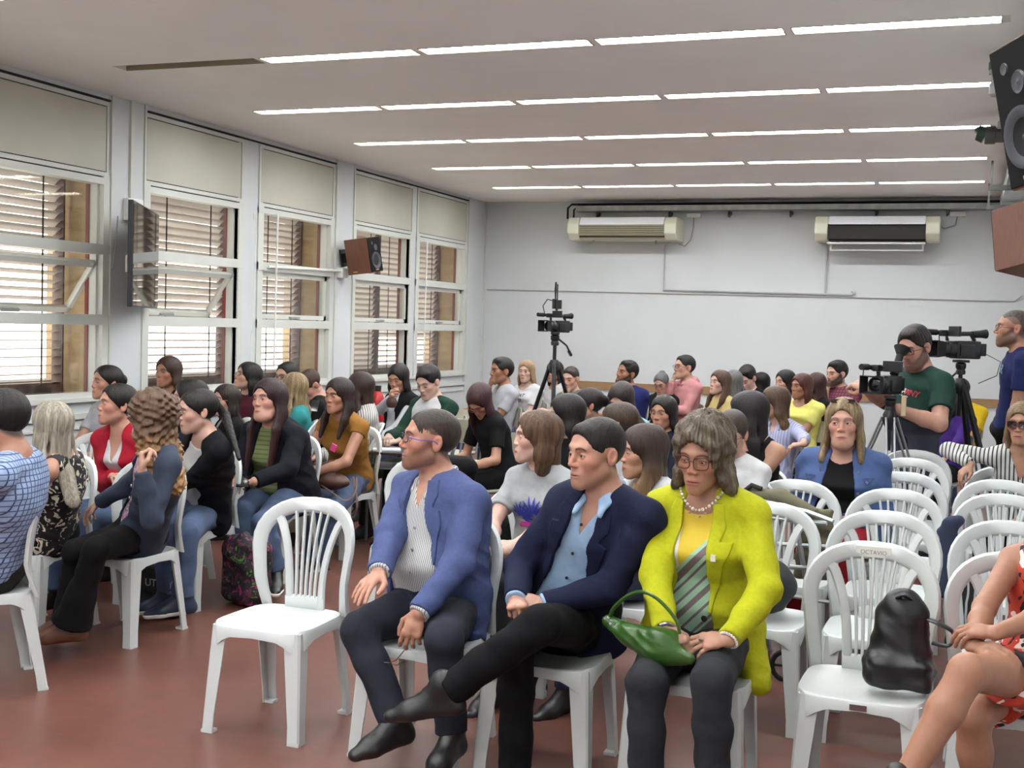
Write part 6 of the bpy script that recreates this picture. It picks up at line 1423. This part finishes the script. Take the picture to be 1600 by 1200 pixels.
p_ = av(512, 752, 7.18); o = blob('brown_handbag', [ell(p_+V(0, .02, -.0), (.15, .07, .06), None, .02), cone(p_+V(-.05, 0, .03), p_+V(.04, 0, .12), .06, .035, .03, flat=(0, 1, 0), fl=.5)], .009, M_tan_lea, 'soft brown handbag on the lap of the woman in the mustard top', 'handbag', wr=folds(.004, 26, 0))
lo_ = np.array(o.location); rope('strap', [p_+V(-.02, -.05, -.02)-lo_, av(520, 770, 7.0)-lo_, av(540, 782, 7.0)-lo_, av(555, 768, 7.1)-lo_, av(556, 745, 7.3)-lo_], .008, M_tan_lea, o, .4); rope('strap', [av(552, 745, 7.2)-lo_, av(558, 790, 7.1)-lo_, av(551, 806, 7.1)-lo_], .008, M_tan_lea, o, .4)
MB().box(-.02, .02, -.006, .006, 0, .05, T(av(519, 705, 7.12)-lo_, 0, 0, .4), bev=.003).build('pink_tag', mat('pink_plastic', (200, 60, 120), .5), o)
# black coat over a white chair between the mustard top and the blue blazer
chair(-2.78, 5.90, -8, 'white plastic chair under a black coat, left of the man in the blue blazer')
o = blob('black_coat', [cone((-2.95, 6.39, .80), (-2.64, 6.36, .84), .07, .08, .05), cone((-2.90, 6.42, .74), (-2.90, 6.44, .38), .09, .10, .05, flat=(0, 1, 0), fl=.6), cone((-2.68, 6.42, .76), (-2.64, 6.44, .34), .10, .11, .05, flat=(0, 1, 0), fl=.6), cone((-2.78, 6.28, .72), (-2.76, 6.20, .52), .12, .10, .05)], .012, MATS['cloth_black'], 'black coat hung over a chair back behind the man in the blue blazer', 'coat', wr=folds(.009, 13, 0))
# folded pushchair behind the chartreuse blazer
ps = empty('pushchair', (-.90, 5.80, 0), 0, 'folded khaki pushchair with grey metal frame leaning behind the chartreuse blazer', 'pushchair')
Ls = lambda *p: tuple(V(*at(*p))-V(-.90, 5.80, 0))
q = MB().tube([Ls(1150, 775, 5.75), Ls(1200, 785, 5.72), Ls(1262, 800, 5.66), Ls(1302, 815, 5.62)], .011, 8).tube([Ls(1160, 802, 5.75), Ls(1230, 812, 5.70), Ls(1292, 818, 5.66)], .011, 8).tube([Ls(1240, 790, 5.7), Ls(1258, 900, 5.75), Ls(1272, 990, 5.85), Ls(1272, 1040, 5.9)], .012, 8).tube([Ls(1215, 850, 5.75), Ls(1305, 855, 5.7)], .010, 8).tube([Ls(1215, 885, 5.75), Ls(1290, 888, 5.7)], .010, 8).tube([Ls(1232, 930, 5.75), Ls(1300, 942, 5.7)], .010, 8)
q.build('metal_frame', M_steel, ps, smooth=True)
M_khaki = mat('khaki_canvas', (96, 92, 70), .8, noise=.12, nscale=20, bump=.3, bscale=60)
blob('canopy', [cone(Ls(1172, 770, 5.78), Ls(1222, 778, 5.74), .030, .040, .02), cone(Ls(1222, 778, 5.74), Ls(1272, 800, 5.70), .040, .026, .02)], .008, M_khaki, parent=ps, wr=folds(.003, 30, 0))
blob('seat_cloth', [rbox(V(*Ls(1272, 850, 5.82)), (.085, .03, .17), .02, None, .02)], .010, M_khaki, parent=ps, wr=folds(.006, 22, 0))
MB().tube([Ls(1160, 770, 5.75), Ls(1175, 758, 5.75), Ls(1190, 764, 5.74)], .012, 8).build('grip', M_blackmat, ps, smooth=True)
for dx in (-.12, .16): MB().tube([(dx+math.cos(a)*.07, .05, .075+math.sin(a)*.07) for a in np.linspace(0, 2*math.pi, 21)[:-1]], .012, 6, closed=True).tube([(dx-.06, .05, .075), (dx+.06, .05, .075)], .006, 6).tube([(dx, .05, .02), (dx, .05, .13)], .006, 6).build('wheel', M_blackmat, ps, smooth=True)
# small things in hands and on desks
M_ph = mat('phone_black', (14, 14, 16), .2)
def small(name, mb, m, lab, cat, loc, rz=0, rx=0):
    o = mb.build(name, m, None, smooth=40); o.location = loc; o.rotation_euler = (rx, 0, rz); return tag(o, lab, cat)
small('mobile_phone', MB().box(-.037, .037, -.075, .075, -.004, .004, bev=.004), M_ph, 'black mobile phone in the hands of the man bending over', 'phone', at(490, 634, 8.52), .4, .6)
small('mobile_phone', MB().box(-.037, .037, -.075, .075, -.004, .004, bev=.004), M_ph, 'dark phone held on the lap of the large woman in green stripes', 'phone', at(380, 752, 6.16), .5, .3)
cup = empty('mate_cup', at(612, 628, 9.28), 0, 'small round gourd cup held by the woman sipping through a metal straw', 'cup')
MB().lathe([(.001, -.05), (.03, -.048), (.045, -.02), (.045, .01), (.036, .035), (.031, .035), (.038, .01), (.001, -.03)], 16).build('gourd', mat('gourd', (70, 50, 40), .5), cup, smooth=True)
MB().tube([(.0, 0, 0), (.02, .01, .07), (.035, .05, .12)], .004, 6).build('metal_straw', M_silver, cup, smooth=True)
small('white_cup', MB().lathe([(.001, 0), (.032, 0), (.042, .07), (.038, .07), (.03, .005), (.001, .005)], 18), M_white, 'white cup beside the woman with round glasses', 'cup', at(378, 655, 9.9))
# desks of the back rows
M_desk = mat('dark_desk_top', (46, 36, 32), .4, noise=.15, nscale=10, stretch=(1, 8, 1))
def desk(x, y, rz, lab, w=.30, d=.22):
    r = empty('school_desk', (x, y, 0), rz, lab, 'desk')
    MB().box(-w, w, -d, d, .705, .725, bev=.004).build('desk_top', M_desk, r)
    for sx in (-1, 1):
        for sy in (-1, 1): MB().tube([(sx*(w-.03), sy*(d-.03), 0), (sx*(w-.04), sy*(d-.04), .705)], .012, 8).build('leg', M_tube_steel, r, smooth=True)
    MB().box(-w+.04, w-.04, -d+.03, d-.03, .60, .61).build('shelf', M_tube_steel, r)
    return r
p_ = at(618, 672, 8.05); desk(p_.x, 8.05, .15, 'dark school desk in front of the boy with dark green sleeves')
small('paper_sheet', MB().box(-.10, .10, -.07, .07, 0, .012), mat('paper', (200, 205, 212), .7), 'white booklet lying on the dark school desk', 'booklet', (p_.x-.02, 7.95, .728), .5)
p_ = at(593, 650, 10.35); desk(p_.x+.1, 10.4, 0, 'school desk behind the striped jacket carrying the red bottle', .34)
th = empty('drink_bottle', (p_.x, 10.30, .727), 0, 'large red bottle with black cap standing on the desk behind the striped jacket', 'bottle')
MB().lathe([(.001, 0), (.062, 0), (.066, .02), (.066, .20), (.05, .25), (.03, .28), (.001, .28)], 20).build('bottle_body', mat('red_plastic', (176, 26, 32), .25), th, smooth=True)
MB().lathe([(.068, .11), (.068, .125)], 20).lathe([(.032, .28), (.034, .33), (.001, .33)], 16).build('cap_and_band', M_blackmat, th, smooth=True)
small('red_lid', MB().lathe([(.001, 0), (.045, 0), (.04, .03), (.001, .04)], 16), mat('red_plastic', (176, 26, 32)), 'small red lid beside the red bottle', 'lid', (p_.x+.15, 10.25, .727))
for px, py, Y, yaw, lab in ((732, 655, 9.6, 190, 'empty beige school chair turned backwards beside the bent woman in black'), (703, 612, 10.2, 20, 'empty beige school chair behind the boy with dark green sleeves'), (727, 608, 10.7, 15, 'empty beige school chair by the rear end of the window wall')):
    c = at(px, py, Y); a = math.radians(yaw); school(c.x-math.sin(a)*.42, c.y-math.cos(a)*.42, yaw, lab)
small('paper_scrap', MB().lathe([(.001, 0), (.028, 0), (.026, .002), (.001, .002)], 12), mat('yellow_paper', (196, 158, 40), .7), 'small yellow scrap on the red floor near the left edge', 'scrap', V(*at(40, 1028, 4.55))*V(1, 1, 0)+V(0, 0, .001))
p_ = at(378, 655, 9.9); bpy.data.objects['white_cup'].location = (p_.x, 9.9, .727); desk(p_.x, 9.95, 0, 'school desk by the window wall carrying the white cup')
q_ = at(1484, 838, 6.15); o = blob('denim_garment', [cone((q_.x+.00, 6.18, .76), (q_.x-.01, 6.2, .45), .040, .050, .03, flat=(0, 1, 0), fl=.5), cone((q_.x-.04, 6.2, .72), (q_.x+.04, 6.18, .79), .022, .024, .03)], .010, djeans, 'dark blue denim garment hanging between the two right-hand chair columns', 'garment', wr=folds(.006, 18, 0))
# black-and-white cloth on the back of a chair at the right
o = blob('zebra_cloth', [cone((.06, 5.50, .62), (.02, 5.50, .36), .04, .06, .03, flat=(0, 1, 0), fl=.5)], .010, stripes('zebra', (24, 24, 28), (200, 200, 205), 0, .03, .3, warp=.05), 'black and white striped cloth over a chair back at the right edge', 'cloth', wr=folds(.005, 20, 0))
# ------------------------------------------------------------------ prints, jewellery and other worn details
def on_chest(info, pts, infl=.0185): return [surf_point(info['lf'], u, t, infl) for u, t in pts]
def ribbon(mb, info, pts, w, infl=.0185):
    """tapered stripe lying on the chest through (u, t)"""
    n_ = len(pts); L_ = info['lf'].L; vs = []
    for i, (u, t) in enumerate(pts):
        a, c = pts[max(i-1, 0)], pts[min(i+1, n_-1)]; du, dv = c[0]-a[0], (c[1]-a[1])*L_; m = math.hypot(du, dv) or 1; ww = w*math.sin(math.pi*(.12+.80*i/(n_-1)))
        vs += [surf_point(info['lf'], u-dv/m*ww, t+du/m*ww/L_, infl), surf_point(info['lf'], u+dv/m*ww, t-du/m*ww/L_, infl)]
    mb.add(vs, [(2*i, 2*i+2, 2*i+3, 2*i+1) for i in range(n_-1)])
def chest_text(info, txt, size, u0, t0, m, parent, infl=.020, name='lettering', mirror=False, bold=True):
    cu = bpy.data.curves.new(name, 'FONT'); cu.body = txt; cu.size = size; cu.align_x = 'CENTER'; cu.align_y = 'CENTER'; cu.offset = size*.02 if bold else 0
    ob = bpy.data.objects.new(name, cu); COL.objects.link(ob); bpy.context.view_layer.update(); me = bpy.data.meshes.new_from_object(ob); bpy.data.objects.remove(ob)
    for v in me.vertices: v.co = Vector(surf_point(info['lf'], u0+v.co.x*(-1 if mirror else 1), t0+v.co.y/info['lf'].L, infl))
    me.materials.clear(); me.materials.append(m); o = bpy.data.objects.new(name, me); COL.objects.link(o); o.parent = parent; return o
# leaf print on the grey T-shirt
q = MB()
for (cu_, ct, sc_, tilt) in ((-.040, .52, 1.0, .5), (.040, .56, 1.1, -.35)):
    for k in range(9):
        a = tilt+(k-4)*.36; L0 = (.085-.006*abs(k-4))*sc_
        ribbon(q, bb, [(cu_+math.sin(a)*L0*f, ct+math.cos(a)*L0*f/bb['lf'].L) for f in (0.12, .35, .6, .8, 1.0)], .0062)
q.build('leaf_print', mat('print_blue', (48, 56, 160), .8), bb['tops'][0])
q = MB()
for k in range(7): ribbon(q, bb, [(-.05+.02*k+.02*f, .42+.012*math.sin(k)+.05*f) for f in (0, .3, .6, 1)], .011, .0190)
q.build('pink_print', mat('print_pink', (186, 50, 130), .8), bb['tops'][0])
M_pb = mat('print_black', (40, 40, 44), .8)
chest_text(tw, "'T MEAT", .050, .0, .74, M_pb, tw['tops'][0]); chest_text(tw, 'THE', .022, -.02, .68, M_pb, tw['tops'][0]); chest_text(tw, 'TAMER.', .050, .0, .62, M_pb, tw['tops'][0])
q = MB()
for k in range(3): ribbon(q, tw, [(-.03+.045*math.cos(a)*(1-.25*k), .46+.045*math.sin(a)*(1-.25*k)/.5) for a in np.linspace(.3, 5.8, 14)], .003, .02)
for k in range(4): ribbon(q, tw, [(.03+.018*k, .52-.03*k), (.06+.012*k, .44-.03*k), (.05+.02*k, .38-.02*k)], .003, .02)
q.build('line_drawing', M_pb, tw['tops'][0])
cmt = cm['tops'][0]; M_pw = mat('print_white', (200, 204, 206), .7); M_pr = mat('print_red', (170, 36, 48), .7)
chest_text(cm, 'DA', .052, .045, 0.69, M_pw, cmt, .030); chest_text(cm, 'MNY', .052, .130, 0.69, M_pr, cmt, .030); chest_text(cm, '. . . .', .05, .08, 0.77, M_pw, cmt, .030); chest_text(cm, '- - - -', .04, .08, 0.62, M_pw, cmt, .030)
chest_text(sm, 'R', .085, .10, .80, mat('print_teal', (96, 150, 170), .7), sm['tops'][0], .026)
# the chartreuse woman: necklace, pin, watch, bracelets, rings, earring
def bead_line(name, info, f, n_, r, m, par):
    q = MB()
    for i in range(n_):
        p_ = f(i/(n_-1)); rr = r*(1+.35*math.sin(i*2.4)); q.lathe([(.0002, -rr), (rr*.7, -rr*.7), (rr, 0), (rr*.7, rr*.7), (.0002, rr)], 8, Matrix.Translation(p_))
    return q.build(name, m, par, smooth=True)
M_pearl = mat('bead_white', (220, 214, 206), .3)
def neckline(s_, drop):
    a = math.pi*(s_-.5)*1.15; return V(0, 0, 0)+b3['N']+b3['Rs']@V(math.sin(a)*.082, -.045-math.cos(a)*(.050+drop*.25), .028-math.cos(a)**2*(.055+drop))
bead_line('necklace', b3, lambda s_: neckline(s_, .018), 26, .0052, M_pearl, b3['root']); bead_line('necklace', b3, lambda s_: neckline(s_, .040), 16, .0042, mat('bead_grey', (150, 140, 132), .3), b3['root'])
jk3 = b3['tops'][1]
p_ = surf_point(b3['lf'], .088, .70, .040); MB().box(-.009, .009, -.012, .012, 0, .003, orient(p_, -b3['Rs'][:, 1]) , bev=.001).build('lapel_pin', mat('pin_white', (210, 205, 196), .3), jk3)
def wristband(info, n_, off, r, m, name, beads=0, w=.006):
    a = info['arms'][n_]; u = unit(a['W']-a['E']); c = a['W']-u*off; x = unit(np.cross(u, V(0, 0, 1))); y = np.cross(u, x)
    if beads:
        q = MB()
        for i in range(beads): t = 2*math.pi*i/beads; p_ = c+(x*math.cos(t)+y*math.sin(t))*r; q.lathe([(.0002, -w), (w*.8, -w*.5), (w*.8, w*.5), (.0002, w)], 8, Matrix.Translation(p_))
        return q.build(name, m, info['root'], smooth=True)
    return MB().tube([c+(x*math.cos(t)+y*math.sin(t))*r for t in np.linspace(0, 2*math.pi, 21)[:-1]], w, 8, closed=True).build(name, m, info['root'], smooth=True)
rw = b3['ar']*.58
wristband(b3, 'R', .004, rw+.005, M_silver, 'wristwatch', w=.007)
a = b3['arms']['R']; MB().lathe([(.0001, 0), (.017, 0), (.017, .006), (.0001, .006)], 18, orient(a['W']+V(-.022, -.02, .008), (-.7, -.5, .4))).build('watch_face', mat('watch_dark', (30, 32, 36), .2), b3['root'], smooth=True)
wristband(b3, 'L', .000, rw+.006, M_pearl, 'bracelet', 22, .0055); wristband(b3, 'L', .014, rw+.008, M_silver, 'bracelet', 26, .0045); wristband(b3, 'L', .026, rw+.009, M_silver, 'bracelet', w=.0035)
for inf, k_ in ((b3, 1),):
    P_ = headfn(b3['H'], b3['R'], b3['hs'])
    for x in (-1, 1): MB().lathe([(.0002, -.012), (.003, -.010), (.004, 0), (.0015, .012), (.0002, .014)], 10, Matrix.Translation(P_(x*.083, .004, -.043))).build('earring', M_silver, b3['root'], smooth=True)
for inf in (bb,): pass
for key_, n_ in (('mustard', 'L'), ): pass
P_ = None
# hats-off details: yellow lady's ring fingers
for n_ in ('R', 'L'):
    a = b3['arms'][n_]; d_ = unit(a['d']); c = a['W']+d_*.092*.99; MB().lathe([(.0002, -.004), (.006, -.003), (.007, .003), (.0002, .004)], 8, Matrix.Translation(c+unit(a['n'])*.010)).build('ring', M_silver, b3['root'], smooth=True)
# spectacles dangling from the blue blazer man's hanging hand
a = b1['arms']['L']; gp = a['W']+unit(a['d'])*.145*1.03
sp_ = empty('eyeglasses', tuple((b1['B']@gp)+V(b1['root'].location.x, b1['root'].location.y, 0)), .3, 'thin brown spectacles hanging from the fingers of the man in the blue blazer', 'eyeglasses')
MB().tube([(0, 0, .01), (-.03, 0, -.03), (-.06, .01, -.045), (-.03, .0, -.05), (.0, .0, -.03)], .0022, 6).tube([(-.06, .01, -.045), (-.10, .02, -.045), (-.115, .03, -.03)], .002, 6).build('wire_frame', mat('frame_brown', (70, 50, 40), .3), sp_, smooth=True)
# pocket flaps, buttons of the denim jacket
q = MB()
for x in (-1, 1): 
    for a_, b_ in (((x*.125, .78), (x*.185, .78)), ((x*.185, .78), (x*.155, .715)), ((x*.155, .715), (x*.125, .78))): ribbon(q, dn, [(a_[0]+(b_[0]-a_[0])*f, a_[1]+(b_[1]-a_[1])*f) for f in (0, .25, .5, .75, 1)], .003, .027)
q.build('pocket_seam', mat('seam_blue', (38, 54, 92), .8), dn['tops'][1])
for u_, t_ in ((.10, .84), (.112, .62), (-.10, .84), (.15, .74)): MB().lathe([(.0001, 0), (.008, 0), (.007, .003), (.0001, .003)], 12, orient(surf_point(dn['lf'], u_, t_, .026), -dn['Rs'][:, 1])).build('metal_button', M_silver, dn['tops'][1], smooth=True)
P_ = headfn(dn['H'], dn['R'], dn['hs']); MB().tube([P_(.083, .0, -.018), P_(.085, -.004, -.045)], .005, 8).build('earphone', M_white, dn['root'], smooth=True)
for u_, t_ in ((.075, .70), (.078, .55), (.08, .40), (.082, .25)): MB().lathe([(.0001, 0), (.008, 0), (.007, .003), (.0001, .003)], 12, orient(surf_point(cw['lf'], u_, t_, .026), -cw['Rs'][:, 1])).build('metal_button', M_silver, cw['tops'][1], smooth=True)
